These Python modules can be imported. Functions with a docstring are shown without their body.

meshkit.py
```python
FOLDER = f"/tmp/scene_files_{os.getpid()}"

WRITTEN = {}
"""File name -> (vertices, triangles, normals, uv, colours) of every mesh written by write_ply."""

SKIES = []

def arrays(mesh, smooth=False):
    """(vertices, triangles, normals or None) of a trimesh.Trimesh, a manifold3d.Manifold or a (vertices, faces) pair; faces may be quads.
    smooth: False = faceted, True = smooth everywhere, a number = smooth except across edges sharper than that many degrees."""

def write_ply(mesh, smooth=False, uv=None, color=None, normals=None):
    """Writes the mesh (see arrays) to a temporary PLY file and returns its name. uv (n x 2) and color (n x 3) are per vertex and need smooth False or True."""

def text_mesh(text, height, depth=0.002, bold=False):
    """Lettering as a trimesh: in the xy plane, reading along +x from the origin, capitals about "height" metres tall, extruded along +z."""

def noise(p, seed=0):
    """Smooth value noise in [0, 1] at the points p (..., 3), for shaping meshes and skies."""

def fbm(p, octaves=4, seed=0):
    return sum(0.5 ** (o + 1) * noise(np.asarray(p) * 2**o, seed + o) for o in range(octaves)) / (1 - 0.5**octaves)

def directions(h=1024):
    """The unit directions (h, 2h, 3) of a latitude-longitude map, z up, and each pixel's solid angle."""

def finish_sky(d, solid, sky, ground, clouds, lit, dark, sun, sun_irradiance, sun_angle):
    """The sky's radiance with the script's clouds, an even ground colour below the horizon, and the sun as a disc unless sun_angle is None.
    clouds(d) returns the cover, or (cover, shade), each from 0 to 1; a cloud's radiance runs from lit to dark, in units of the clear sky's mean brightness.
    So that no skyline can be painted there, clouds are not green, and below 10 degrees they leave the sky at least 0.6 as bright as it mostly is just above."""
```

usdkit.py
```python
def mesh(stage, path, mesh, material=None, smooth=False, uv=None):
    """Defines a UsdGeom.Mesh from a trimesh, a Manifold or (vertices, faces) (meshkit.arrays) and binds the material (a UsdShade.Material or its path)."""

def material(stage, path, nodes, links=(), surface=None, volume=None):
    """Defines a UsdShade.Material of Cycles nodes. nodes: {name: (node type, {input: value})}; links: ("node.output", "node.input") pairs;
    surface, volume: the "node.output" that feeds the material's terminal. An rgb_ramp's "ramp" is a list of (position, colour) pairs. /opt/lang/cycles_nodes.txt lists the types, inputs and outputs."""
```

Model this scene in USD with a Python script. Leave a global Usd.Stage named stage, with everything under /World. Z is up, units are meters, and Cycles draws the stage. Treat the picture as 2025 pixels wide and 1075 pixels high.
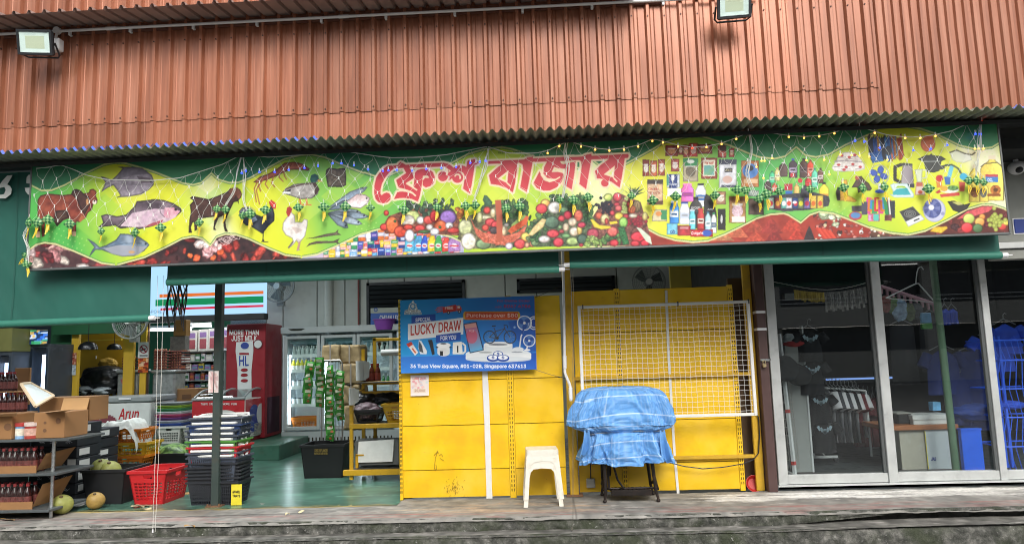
import math, random
import numpy as np, trimesh, shapely, usdkit, meshkit
from shapely.geometry import Polygon, Point, LineString, box as sbox
from shapely import affinity
from shapely.ops import unary_union
from pxr import Usd, UsdGeom, UsdLux, UsdShade, Gf, Sdf, Vt

random.seed(7); RNG = np.random.default_rng(7)
stage = Usd.Stage.CreateInMemory()
UsdGeom.SetStageUpAxis(stage, UsdGeom.Tokens.z); UsdGeom.SetStageMetersPerUnit(stage, 1.0)
UsdGeom.Xform.Define(stage, '/World'); UsdGeom.Scope.Define(stage, '/World/Looks')

# ---------------------------------------------------------------- camera, sky, sun, exposure
W, H, F, EYE = 2025, 1075, 1420.0, np.array([0, 0, 1.40])
def cam_axes(yaw, pitch, roll):
    y, p, r = map(math.radians, (yaw, pitch, roll))
    f = np.array([math.sin(y)*math.cos(p), math.cos(y)*math.cos(p), math.sin(p)])
    rt = np.array([math.cos(y), -math.sin(y), 0]); up = np.cross(rt, f)
    return math.cos(r)*rt+math.sin(r)*up, -math.sin(r)*rt+math.cos(r)*up, f
RT, UP, FW = cam_axes(-2.7, 6.96, -1.735)
cam = UsdGeom.Camera.Define(stage, '/World/camera')
cam.AddTransformOp().Set(Gf.Matrix4d(*RT, 0, *UP, 0, *(-FW), 0, *EYE, 1))
cam.CreateHorizontalApertureAttr(36.0); cam.CreateVerticalApertureAttr(36.0*543/1024)
cam.CreateFocalLengthAttr(36.0*F/W); cam.CreateClippingRangeAttr(Gf.Vec2f(0.05, 500))
cam.CreateExposureAttr(EXPO := 1.0)
SUN_EL, SUN_ROT = math.radians(40), math.radians(165)     # high, behind the camera and to its right, through cloud
usdkit.material(stage, '/World/Looks/sky', {
    's': ('sky_texture', {'sky_type': 'single_scattering', 'sun_disc': False, 'sun_elevation': SUN_EL, 'sun_rotation': SUN_ROT, 'aerosol_density': 3.0}),
    'h': ('hsv', {'saturation': 0.28, 'value': 1.0}), 'b': ('background_shader', {'strength': 0.118})},
    [('s.color', 'h.color'), ('h.color', 'b.color')], surface='b.background')
dome = UsdLux.DomeLight.Define(stage, '/World/sky')
UsdShade.MaterialBindingAPI.Apply(dome.GetPrim()).Bind(UsdShade.Material.Get(stage, '/World/Looks/sky'))
dome.GetPrim().SetCustomDataByKey('kind', 'structure')
sun = UsdLux.DistantLight.Define(stage, '/World/sun')
sun.CreateNormalizeAttr(True) if hasattr(sun, 'CreateNormalizeAttr') else None
sun.CreateIntensityAttr(0.26); sun.CreateAngleAttr(24.0); sun.CreateColorAttr(Gf.Vec3f(1.0, 0.96, 0.90))
_d = np.array([math.sin(SUN_ROT)*math.cos(SUN_EL), math.cos(SUN_ROT)*math.cos(SUN_EL), math.sin(SUN_EL)])
_x = np.cross([0, 0, 1], _d); _x /= np.linalg.norm(_x); _y = np.cross(_d, _x)
sun.AddTransformOp().Set(Gf.Matrix4d(*_x, 0, *_y, 0, *_d, 0, 0, 0, 30, 1))

# ---------------------------------------------------------------- where things stand: a pixel of the survey photograph carried to a plane of the place
def ray(px, py): return RT*(px-W/2)-UP*(py-H/2)+FW*F
def P(px, py, Y): d = ray(px, py); return EYE+d*(Y/d[1])
def FL(px, py, z=0.0): d = ray(px, py); return EYE+d*((z-EYE[2])/d[2])
def PR(x0, y0, x1, y1, Y):
    mx, my = (x0+x1)/2, (y0+y1)/2
    return P(x0, my, Y)[0], P(x1, my, Y)[0], P(mx, y1, Y)[2], P(mx, y0, Y)[2]     # x0,x1,z0,z1

# ---------------------------------------------------------------- materials
def lin(c):
    if isinstance(c, str): c = [int(c[i:i+2], 16)/255 for i in (1, 3, 5)]
    c = np.asarray(c, float); return np.where(c <= 0.04045, c/12.92, ((c+0.055)/1.055)**2.4)
MATS = {}
def M(name, col, r=0.5, metal=0.0, var=0.12, vs=6.0, bump=0.0, bs=60.0, spec=0.5, coat=0.0, emit=0.0, dirt=None, ds=3.0, da=0.5, stretch=None, trans=0.0, alpha=1.0):
    """A procedural paint, plastic, metal or wood: colour varied by noise, optional dirt and fine relief."""
    if name in MATS: return MATS[name]
    c = lin(col); n = {'tc': ('texture_coordinate', {}), 'p': ('principled_bsdf', {'roughness': r, 'metallic': metal, 'specular_ior_level': spec, 'coat_weight': coat})}
    L = []; src = 'tc.object'
    if stretch: n['mp'] = ('mapping', {'scale': stretch}); L.append(('tc.object', 'mp.vector')); src = 'mp.vector'
    n['n'] = ('noise_texture', {'scale': vs, 'detail': 5.0, 'roughness': 0.62}); L.append((src, 'n.vector'))
    n['rp'] = ('rgb_ramp', {'ramp': [(0.28, tuple(np.clip(c*(1-var), 0, 1))), (0.5, tuple(c)), (0.74, tuple(np.clip(c*(1+var), 0, 1)))]}); L.append(('n.fac', 'rp.fac'))
    out = 'rp.color'
    if dirt is not None:
        n['dn'] = ('noise_texture', {'scale': ds, 'detail': 8.0, 'roughness': 0.7}); L.append((src, 'dn.vector'))
        n['dr'] = ('rgb_ramp', {'ramp': [(0.5, (0, 0, 0)), (0.72, (da, da, da))]}); L.append(('dn.fac', 'dr.fac'))
        n['dm'] = ('mix', {'color2': tuple(lin(dirt))}); L += [('dr.color', 'dm.fac'), (out, 'dm.color1')]; out = 'dm.color'
    L.append((out, 'p.base_color'))
    n['rn'] = ('map_range', {'from_min': 0.3, 'from_max': 0.7, 'to_min': max(r-0.1, 0.02), 'to_max': min(r+0.12, 1)}); L += [('n.fac', 'rn.value'), ('rn.result', 'p.roughness')]
    if bump:
        n['bn'] = ('noise_texture', {'scale': bs, 'detail': 4.0}); n['b'] = ('bump', {'strength': bump, 'distance': 0.004})
        L += [(src, 'bn.vector'), ('bn.fac', 'b.height'), ('b.normal', 'p.normal')]
    if emit: n['p'][1].update({'emission_color': tuple(c), 'emission_strength': emit})
    if trans: n['p'][1].update({'transmission_weight': trans})
    if alpha < 1: n['p'][1].update({'alpha': alpha})
    MATS[name] = usdkit.material(stage, '/World/Looks/'+name, n, L, surface='p.BSDF'); return MATS[name]
def EM(name, col, strength):
    if name not in MATS: MATS[name] = usdkit.material(stage, '/World/Looks/'+name, {'e': ('emission', {'color': tuple(lin(col)), 'strength': strength})}, [], surface='e.emission')
    return MATS[name]
def PRINT(name, r=0.45, spec=0.4, bump=0.0, bs=40.0, emit=0.0):
    """Printed or painted sheet: the ink lies in the mesh's primvar 'ink'."""
    if name in MATS: return MATS[name]
    n = {'a': ('attribute', {'attribute': 'ink'}), 'p': ('principled_bsdf', {'roughness': r, 'specular_ior_level': spec})}; L = [('a.color', 'p.base_color')]
    if bump:
        n['tc'] = ('texture_coordinate', {}); n['bn'] = ('noise_texture', {'scale': bs, 'detail': 5.0}); n['b'] = ('bump', {'strength': bump, 'distance': 0.006})
        L += [('tc.object', 'bn.vector'), ('bn.fac', 'b.height'), ('b.normal', 'p.normal')]
    if emit: L.append(('a.color', 'p.emission_color')); n['p'][1]['emission_strength'] = emit
    MATS[name] = usdkit.material(stage, '/World/Looks/'+name, n, L, surface='p.BSDF'); return MATS[name]
def PANE(name, tint=(0.93, 0.97, 0.95), rough=0.0, ior=1.5, milk=0.0):
    if name in MATS: return MATS[name]
    n = {'t': ('transparent_bsdf', {'color': tint}), 'g': ('glossy_bsdf', {'color': (1, 1, 1), 'roughness': rough}), 'w': ('layer_weight', {'blend': 0.5}), 'q': ('math', {'math_type': 'power', 'value2': 5.0}), 'f': ('math', {'math_type': 'multiply_add', 'value2': 0.95, 'value3': ((ior-1)/(ior+1))**2}), 'm': ('mix_closure', {})}
    MATS[name] = usdkit.material(stage, '/World/Looks/'+name, n, [('w.facing', 'q.value1'), ('q.value', 'f.value1'), ('f.value', 'm.fac'), ('t.BSDF', 'm.closure1'), ('g.BSDF', 'm.closure2')], surface='m.closure'); return MATS[name]

# ---------------------------------------------------------------- meshes
class MB:
    """Collects shapes (in world or local metres) that become one mesh."""
    def __init__(self): self.m = []
    def add(self, m): self.m.append(m); return self
    def box(self, x0, x1, y0, y1, z0, z1, c=0.0, R=None):
        e = np.array([x1-x0, y1-y0, z1-z0]); ce = np.array([(x0+x1)/2, (y0+y1)/2, (z0+z1)/2])
        if c > 0:
            c = min(c, e.min()*0.45); q = np.array([(sx, sy, sz) for sx in (-1, 1) for sy in (-1, 1) for sz in (-1, 1)], float)*e/2
            pts = np.vstack([q-np.sign(q)*np.array([a, b, d])*c for a, b, d in ((1, 1, 0), (1, 0, 1), (0, 1, 1))]); m = trimesh.convex.convex_hull(pts)
        else: m = trimesh.creation.box(extents=e)
        if R is not None: m.apply_transform(R)
        m.apply_translation(ce); self.m.append(m); return self
    def cyl(self, p, q, r, n=12, r2=None):
        p, q = np.asarray(p, float), np.asarray(q, float)
        if r2 is None: m = trimesh.creation.cylinder(radius=r, segment=[p, q], sections=n)
        else:
            a = np.arange(n)*2*math.pi/n; d = (q-p)/np.linalg.norm(q-p); u = np.cross(d, [0, 0, 1] if abs(d[2]) < .9 else [1, 0, 0]); u /= np.linalg.norm(u); w = np.cross(d, u)
            m = trimesh.convex.convex_hull(np.vstack([p+r*(np.cos(a)[:, None]*u+np.sin(a)[:, None]*w), q+r2*(np.cos(a)[:, None]*u+np.sin(a)[:, None]*w)]))
        self.m.append(m); return self
    def tube(self, pts, r, n=6):
        p = np.asarray(pts, float); t = np.gradient(p, axis=0); t /= np.linalg.norm(t, axis=1, keepdims=True)+1e-12
        ref = np.array([0.31, 0.85, 0.42]); a = np.cross(t, ref); a /= np.linalg.norm(a, axis=1, keepdims=True)+1e-9; b = np.cross(t, a); k = np.arange(n)*2*math.pi/n
        r = np.broadcast_to(r, (len(p),)); v = (p[:, None]+r[:, None, None]*(np.cos(k)[None, :, None]*a[:, None]+np.sin(k)[None, :, None]*b[:, None])).reshape(-1, 3)
        f = [];
        for i in range(len(p)-1):
            for j in range(n):
                q0, q1, q2, q3 = i*n+j, i*n+(j+1) % n, (i+1)*n+(j+1) % n, (i+1)*n+j; f += [(q0, q1, q2), (q0, q2, q3)]
        e = (len(p)-1)*n; f += [(0, j+1, j) for j in range(1, n-1)]+[(e, e+j, e+j+1) for j in range(1, n-1)]
        self.m.append(trimesh.Trimesh(v, f, process=False)); return self
    def lathe(self, prof, c=(0, 0, 0), n=20, R=None):
        m = trimesh.creation.revolve(np.asarray(prof, float), sections=n)
        if R is not None: m.apply_transform(R)
        m.apply_translation(c); self.m.append(m); return self
    def ext(self, poly, y0, y1):
        """A shape in the (x, z) plane given depth from y0 to y1."""
        if not hasattr(poly, 'geom_type'): poly = Polygon(poly)
        for g in getattr(poly, 'geoms', [poly]):
            if g.is_empty or g.area < 1e-9: continue
            m = trimesh.creation.extrude_polygon(g, y1-y0, engine='earcut'); v = m.vertices; m.vertices = np.stack([v[:, 0], y1-v[:, 2], v[:, 1]], 1); self.m.append(m)
        return self
    def sphere(self, c, r, sub=2, sc=(1, 1, 1)):
        m = trimesh.creation.icosphere(subdivisions=sub, radius=r); m.apply_scale(sc); m.apply_translation(c); self.m.append(m); return self
    def quad(self, a, b, c, d): self.m.append(trimesh.Trimesh([a, b, c, d], [(0, 1, 2), (0, 2, 3)], process=False)); return self
    def grid(self, pts):
        n, m = pts.shape[:2]; i, j = np.meshgrid(np.arange(n-1), np.arange(m-1), indexing='ij'); q = np.stack([i*m+j, i*m+j+1, (i+1)*m+j+1, (i+1)*m+j], -1).reshape(-1, 4)
        self.m.append(trimesh.Trimesh(pts.reshape(-1, 3), np.vstack([q[:, [0, 1, 2]], q[:, [0, 2, 3]]]), process=False)); return self
    def mesh(self): return trimesh.util.concatenate(self.m) if len(self.m) > 1 else self.m[0]
def rot(ax, deg): return trimesh.transformations.rotation_matrix(math.radians(deg), {'x': (1, 0, 0), 'y': (0, 1, 0), 'z': (0, 0, 1)}.get(ax, ax) if isinstance(ax, str) else ax)

USED = {}; BASE = {}
def numbered(parent, name):
    k = (parent, name); USED[k] = USED.get(k, -1)+1; i = USED[k]; return name if i == 0 else f'{name}_{i:03d}'
def path_of(o): return '/World' if o is None else str(o.GetPath())
def place(x, loc=(0, 0, 0), rot3=(0, 0, 0), sc=None):
    X = UsdGeom.Xformable(x); X.ClearXformOpOrder(); X.AddTranslateOp().Set(Gf.Vec3d(*map(float, loc)))
    X.AddRotateXYZOp().Set(Gf.Vec3f(*map(float, rot3)))
    if sc is not None: X.AddScaleOp().Set(Gf.Vec3f(*map(float, np.broadcast_to(sc, 3))))
def tag(o, label=None, cat=None, group=None, kind=None):
    for k, v in (('label', label), ('category', cat), ('group', group), ('kind', kind)):
        if v: o.SetCustomDataByKey(k, v)
    return o
def thing(name, label, cat, loc=(0, 0, 0), rot3=(0, 0, 0), group=None, sc=None):
    x = UsdGeom.Xform.Define(stage, '/World/'+numbered('/World', name)); place(x.GetPrim(), loc, rot3, sc)
    o = x.GetPrim(); BASE[str(o.GetPath())] = np.array(loc, float) if rot3 == (0, 0, 0) else np.zeros(3); return tag(o, label, cat, group)
def obj(name, mesh, m, parent=None, smooth=False, label=None, local=False, ink=None, kind=None):
    """ONE mesh. Under a thing its world coordinates are made relative to the thing's base, unless local."""
    if isinstance(mesh, MB): mesh = mesh.mesh()
    pp = path_of(parent); base = next((b for p, b in sorted(BASE.items(), key=lambda t: -len(t[0])) if pp == p or pp.startswith(p+'/')), np.zeros(3))
    if not local and parent is not None and np.any(base): mesh = mesh.copy(); mesh.apply_translation(-base)
    g = usdkit.mesh(stage, pp+'/'+numbered(pp, name), mesh, m, smooth=smooth)
    if ink is not None: UsdGeom.PrimvarsAPI(g).CreatePrimvar('ink', Sdf.ValueTypeNames.Color3fArray, 'vertex').Set(Vt.Vec3fArray.FromNumpy(np.asarray(ink, np.float32)))
    g.CreateDoubleSidedAttr(True); return tag(g.GetPrim(), label, kind=kind)
def struct(name, mesh, m, **k): return obj(name, mesh, m, kind='structure', **k)
def dup(root, loc, rot3=(0, 0, 0), label=None, group=None, sc=None):
    was = root.GetCustomData(); name = root.GetName(); name = name[:-4] if name[-4:-3] == '_' and name[-3:].isdigit() else name
    x = UsdGeom.Xform.Define(stage, '/World/'+numbered('/World', name)); o = x.GetPrim()
    o.GetReferences().AddInternalReference(root.GetPath()); place(o, loc, rot3, sc)
    tag(o, label or was['label'], was['category'], group or was.get('group')); o.SetInstanceable(True); return o

# ---------------------------------------------------------------- printed sheets: ink laid at the vertices of a fine sheet
_glyph = {}
def TXT(s, bold=True):
    """Lettering as a flat shape: capitals 1 high, from the origin."""
    if (s, bold) not in _glyph:
        m = meshkit.text_mesh(s, 1.0, 0.1, bold); t = m.triangles[m.face_normals[:, 2] > 0.5][:, :, :2]; _glyph[s, bold] = unary_union([Polygon(q).buffer(0.004) for q in t])
    return _glyph[s, bold]
def fit(g, x0, y0, x1, y1, shear=0.0, slope=0.0):
    """g scaled into the box from (x0, y0) to (x1, y1), y0 = its foot."""
    a, b, c, d = g.bounds; sx, sy = (x1-x0)/(c-a), (y1-y0)/(d-b)
    return affinity.affine_transform(g, [sx, shear*sy, slope*sx, sy, x0-a*sx-shear*b*sy, y0-b*sy-slope*a*sx])
class Sheet:
    """Ink on a sheet in the plane y = Y over x0..x1, z0..z1. Shapes come in photograph pixels or, with px=False, in metres."""
    def __init__(s, x0, x1, z0, z1, nx, nz, Y, col, ss=2):
        s.r = (x0, x1, z0, z1); s.n = (nx, nz); s.ss = ss; s.Y = Y
        s.X = np.linspace(x0, x1, nx*ss); s.Z = np.linspace(z0, z1, nz*ss); s.C = np.empty((nz*ss, nx*ss, 3)); s.C[:] = s.c(col)
    @staticmethod
    def c(col): return np.array([int(col[i:i+2], 16)/255 for i in (1, 3, 5)]) if isinstance(col, str) else np.asarray(col, float)
    def map(s, pts, zoom=None):
        q = np.asarray(pts, float)
        if zoom is not None: q = q/zoom[2]+np.array(zoom[:2])
        return np.array([P(a, b, s.Y)[[0, 2]] for a, b in q])
    def geo(s, g, zoom=None): return shapely.transform(g, lambda q: s.map(q, zoom))
    def win(s, b):
        i0, i1 = np.searchsorted(s.X, (b[0], b[2])); j0, j1 = np.searchsorted(s.Z, (b[1], b[3])); return i0, min(i1+1, len(s.X)), j0, min(j1+1, len(s.Z))
    def fill(s, g, col, col2=None, grad=None, noise=0.0, ns=40.0, seed=0, alpha=1.0, edge=None, ew=0.01):
        """col2 mixes in by noise, or along a direction when grad = (dx, dz)."""
        if g.is_empty: return
        i0, i1, j0, j1 = s.win(g.bounds)
        if i1 <= i0 or j1 <= j0: return
        xx, zz = np.meshgrid(s.X[i0:i1], s.Z[j0:j1]); shapely.prepare(g); m = shapely.contains_xy(g, xx, zz)
        if not m.any(): return
        x, z = xx[m], zz[m]; c = np.tile(s.c(col), (len(x), 1))
        if col2 is not None:
            if grad is not None:
                t = x*grad[0]+z*grad[1]; t = (t-t.min())/(np.ptp(t)+1e-9)
            else: t = np.clip((meshkit.fbm(np.stack([x*ns, z*ns, x*0+seed*7.3], -1), 4, seed)-0.28)/0.44, 0, 1)
            c = c*(1-t[:, None])+s.c(col2)*t[:, None]
        if noise: c = c*(1+noise*2*(meshkit.fbm(np.stack([x*ns*2, z*ns*2, x*0+seed], -1), 3, seed+3)-0.5))[:, None]
        if edge is not None:
            d = shapely.distance(g.boundary, shapely.points(x, z)); t = np.clip(1-d/ew, 0, 1)[:, None]; c = c*(1-t)+s.c(edge)*t
        v = s.C[j0:j1, i0:i1]; v[m] = v[m]*(1-alpha)+np.clip(c, 0, 1)*alpha
    def poly(s, pts, col, zoom=None, px=True, **k):
        g = Polygon(s.map(pts, zoom) if px else pts); s.fill(g if g.is_valid else g.buffer(0), col, **k)
    def ell(s, cx, cy, rx, ry, col, zoom=None, ang=0, **k):
        a = np.linspace(0, 2*math.pi, 28)[:-1]; c, d = math.cos(math.radians(ang)), math.sin(math.radians(ang))
        s.poly(np.stack([cx+rx*np.cos(a)*c-ry*np.sin(a)*d, cy+rx*np.cos(a)*d+ry*np.sin(a)*c], 1), col, zoom, **k)
    def line(s, pts, w, col, zoom=None, px=True, **k): s.fill(LineString(s.map(pts, zoom) if px else pts).buffer(w/2, cap_style=2), col, **k)
    def rect(s, x0, y0, x1, y1, col, zoom=None, **k): s.poly([(x0, y0), (x1, y0), (x1, y1), (x0, y1)], col, zoom, **k)
    def text(s, t, x0, y0, x1, y1, col, zoom=None, px=True, bold=True, slope=0.0, **k):
        g = TXT(t, bold)
        if px: g = s.geo(affinity.scale(fit(g, x0, -y1, x1, -y0, slope=-slope), 1, -1, origin=(0, 0)), zoom)
        else: g = fit(g, x0, y0, x1, y1, slope=slope)
        s.fill(g, col, **k)
    def make(s, name, mat, parent=None, yf=None, **k):
        nx, nz = s.n; C = lin(s.C.reshape(nz, s.ss, nx, s.ss, 3).mean((1, 3))); x0, x1, z0, z1 = s.r
        xx, zz = np.meshgrid(np.linspace(x0, x1, nx), np.linspace(z0, z1, nz)); yy = np.full_like(xx, s.Y) if yf is None else s.Y+yf(xx, zz)
        return obj(name, MB().grid(np.stack([xx, yy, zz], -1)), mat, parent, ink=C.reshape(-1, 3), smooth=True if yf is not None else False, **k)
# ---------------------------------------------------------------- the setting
class Floor(Sheet):
    def map(s, pts, zoom=None):
        q = np.asarray(pts, float)
        if zoom is not None: q = q/zoom[2]+np.array(zoom[:2])
        return np.array([FL(a, b, s.Y)[:2] for a, b in q])
    def make(s, name, mat, parent=None, zf=None, **k):
        nx, nz = s.n; C = lin(s.C.reshape(nz, s.ss, nx, s.ss, 3).mean((1, 3))); x0, x1, z0, z1 = s.r
        xx, yy = np.meshgrid(np.linspace(x0, x1, nx), np.linspace(z0, z1, nz)); zz = np.full_like(xx, s.Y) if zf is None else s.Y+zf(xx, yy)
        return obj(name, MB().grid(np.stack([xx, yy, zz], -1)), mat, parent, ink=C.reshape(-1, 3), smooth=True, **k)
def fb(x, y, sc, seed=0, o=4): return meshkit.fbm(np.stack([x*sc, y*sc, x*0+seed*3.1], -1), o, seed)-0.5

concrete = M('rough_concrete', '#8b8983', r=0.9, var=0.45, vs=7, bump=0.6, bs=45, dirt='#3d4038', ds=9, da=0.8)
struct('road', MB().box(-60, 60, -60, 6.47, -0.9, -0.32), M('asphalt', '#6a6a68', r=0.92, var=0.3, vs=30, bump=0.5, bs=200))
YK = 6.67
# walkway slab: a worn concrete sheet with red paint remnants, pale crust by the glass front
KE = lambda x: YK+0.035*fb(x, x*0, 1.3, 5)+0.02*fb(x, x*0, 9, 6)
wk = Floor(-7.5, 6.2, YK-0.02, 7.62, 900, 70, 0.0, '#8d8880')
full = sbox(-8, 6, 7, 8).buffer(9)
wk.fill(full, '#6b6a66', '#95928b', noise=0.25, ns=5, seed=2)
wk.fill(full, '#6d6c68', alpha=0.35, col2='#b0aaa0', ns=14, seed=9)
def streaks(n, x0, x1, y0, y1, col, a, seed, lx=(0.1, 0.7), ly=(0.006, 0.03)):
    r = np.random.default_rng(seed)
    for i in range(n):
        cx, cy, L, w = r.uniform(x0, x1), r.uniform(y0, y1), r.uniform(*lx), r.uniform(*ly); t = np.linspace(0, 2*math.pi, 18)[:-1]
        jag = 1+0.5*r.uniform(-1, 1, 17)
        wk.poly(np.stack([cx+L/2*np.cos(t)*jag, cy+w*np.sin(t)*jag], 1), col, px=False, alpha=r.uniform(0.3, 1)*a, noise=0.3, ns=30, seed=i)
streaks(150, -7.4, 5.5, 6.70, 6.98, '#a8605a', 0.34, 3); streaks(70, -7.4, 5.5, 6.72, 7.0, '#8e4c49', 0.28, 4)
streaks(60, -7, 1.5, 6.9, 7.5, '#5c5b58', 0.6, 5, (0.2, 1.2)); streaks(60, 1.8, 5.6, 7.15, 7.55, '#d5d2cb', 0.75, 6, (0.15, 0.9), (0.02, 0.07))
streaks(30, 1.7, 3.4, 7.2, 7.5, '#e4e2dc', 0.8, 8, (0.2, 0.8), (0.02, 0.06)); streaks(60, -1.4, 0.4, 6.85, 7.3, '#c0a284', 0.55, 7, (0.1, 0.7)); streaks(90, -7, 5.5, 6.70, 7.5, '#cfcac1', 0.4, 12, (0.03, 0.25))
wk.poly([(-7.5, 7.22), (-1.62, 7.28), (-1.62, 7.40), (-7.5, 7.40)], '#b59a4e', px=False, alpha=0.75, col2='#8a8370', ns=8, seed=3)
wk.poly([(-7.5, 7.0), (-3.4, 7.02), (-3.4, 7.24), (-7.5, 7.24)], '#75695c', px=False, alpha=0.6, col2='#8e8578', ns=6, seed=5)
wk.line([(-7.2, 6.86), (-5.5, 6.93), (-3.4, 6.97), (-2.35, 7.02), (-2.1, 7.06)], 0.016, '#2e2c2a', px=False)
wk.line([(0.19, 6.6), (0.19, 7.6)], 0.012, '#4a4743', px=False)
def kerb_drop(x, y): return 0.012*fb(x, y, 6, 1)+0.006*fb(x, y, 25, 2)-0.03*np.clip((YK+0.025+0.012*fb(x, y, 14, 8)-y)/0.045, 0, 1)
wk.make('walkway', PRINT('walkway_concrete', r=0.82, bump=0.5, bs=70), zf=kerb_drop, kind='structure')
def kerb(y0, ztop, zbot, yback, seed, ramp=None):
    xs = np.linspace(-7.5, 6.2, 460); prof = [(yback, 0, 0), (y0+0.012, 0, 0), (y0, -0.012, 1), (y0-0.004, -0.04, 1), (y0-0.006, -0.07, 1), (y0-0.004, -0.10, 1), (y0, -0.14, 1), (y0, -0.2, 1)]
    g = np.zeros((len(xs), len(prof), 3))
    for k, (y, dz, w) in enumerate(prof):
        z = max(ztop+dz, zbot); n = fb(xs, xs*0+k*0.25, 7, seed)*0.05*w+fb(xs, xs*0+k*0.6, 30, seed+1)*0.02*w
        g[:, k] = np.stack([xs, y+n, np.full_like(xs, z)+0.012*fb(xs, xs*0+k, 8, seed+2)*(k > 0)], 1)
        if ramp is not None and k > 0: g[:, k, 2] = g[:, k, 2]*(1-ramp(xs))+(0.0 if k < 2 else -0.02)*ramp(xs)
    return MB().grid(g)
moss = usdkit.material(stage, '/World/Looks/mossy_kerb', {
    'tc': ('texture_coordinate', {}), 'n1': ('noise_texture', {'scale': 9.0, 'detail': 9.0, 'roughness': 0.72}), 'n2': ('noise_texture', {'scale': 22.0, 'detail': 6.0, 'roughness': 0.7}), 'n3': ('noise_texture', {'scale': 3.2, 'detail': 6.0, 'roughness': 0.65}),
    'r1': ('rgb_ramp', {'ramp': [(0.34, (0.022, 0.024, 0.02)), (0.50, (0.09, 0.09, 0.08)), (0.62, (0.2, 0.195, 0.175)), (0.75, (0.5, 0.48, 0.44))]}),
    'r3': ('rgb_ramp', {'ramp': [(0.45, (0, 0, 0)), (0.65, (0.8, 0.8, 0.8))]}), 'm': ('mix', {'color2': (0.045, 0.055, 0.03)}), 'r2': ('rgb_ramp', {'ramp': [(0.62, (0, 0, 0)), (0.70, (0.7, 0.7, 0.7))]}), 'm2': ('mix', {'color2': (0.5, 0.49, 0.46)}),
    'b': ('bump', {'strength': 0.9, 'distance': 0.02}), 'p': ('principled_bsdf', {'roughness': 0.92, 'specular_ior_level': 0.3})},
    [('tc.object', 'n1.vector'), ('tc.object', 'n2.vector'), ('tc.object', 'n3.vector'), ('n1.fac', 'r1.fac'), ('n3.fac', 'r3.fac'), ('r3.color', 'm.fac'), ('r1.color', 'm.color1'), ('n2.fac', 'r2.fac'), ('r2.color', 'm2.fac'), ('m.color', 'm2.color1'), ('m2.color', 'p.base_color'), ('n2.fac', 'b.height'), ('b.normal', 'p.normal')], surface='p.BSDF')
struct('walkway_edge', kerb(YK, -0.006, -0.13, YK+0.1, 11, ramp=lambda x: np.clip((x-1.9)/1.3, 0, 1)), moss, smooth=40)
stp = Floor(-7.5, 6.2, 6.44, 6.72, 800, 26, -0.118, '#77756f'); stp.fill(full, '#5a5954', '#827f79', noise=0.35, ns=6, seed=21)
for i in range(240):
    cx, cy = RNG.uniform(-7, 6), RNG.uniform(6.45, 6.66); stp.poly(np.stack([cx+RNG.uniform(0.01, 0.12)*np.cos(np.linspace(0, 6, 12))*RNG.uniform(.5, 1, 12), cy+0.012*np.sin(np.linspace(0, 6, 12))*RNG.uniform(.5, 1, 12)], 1), ('#c9c6bf', '#45463f', '#3c4034')[i % 3], px=False, alpha=0.6)
stp.make('kerb_step', PRINT('walkway_concrete'), zf=lambda x, y: 0.012*fb(x, y, 6, 31)+0.006*fb(x, y, 30, 32)+np.clip((x-1.9)/1.5, 0, 1)*0.03, kind='structure')
struct('kerb_step_edge', kerb(6.452, -0.112, -0.33, 6.50, 14), moss, smooth=40)
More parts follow.
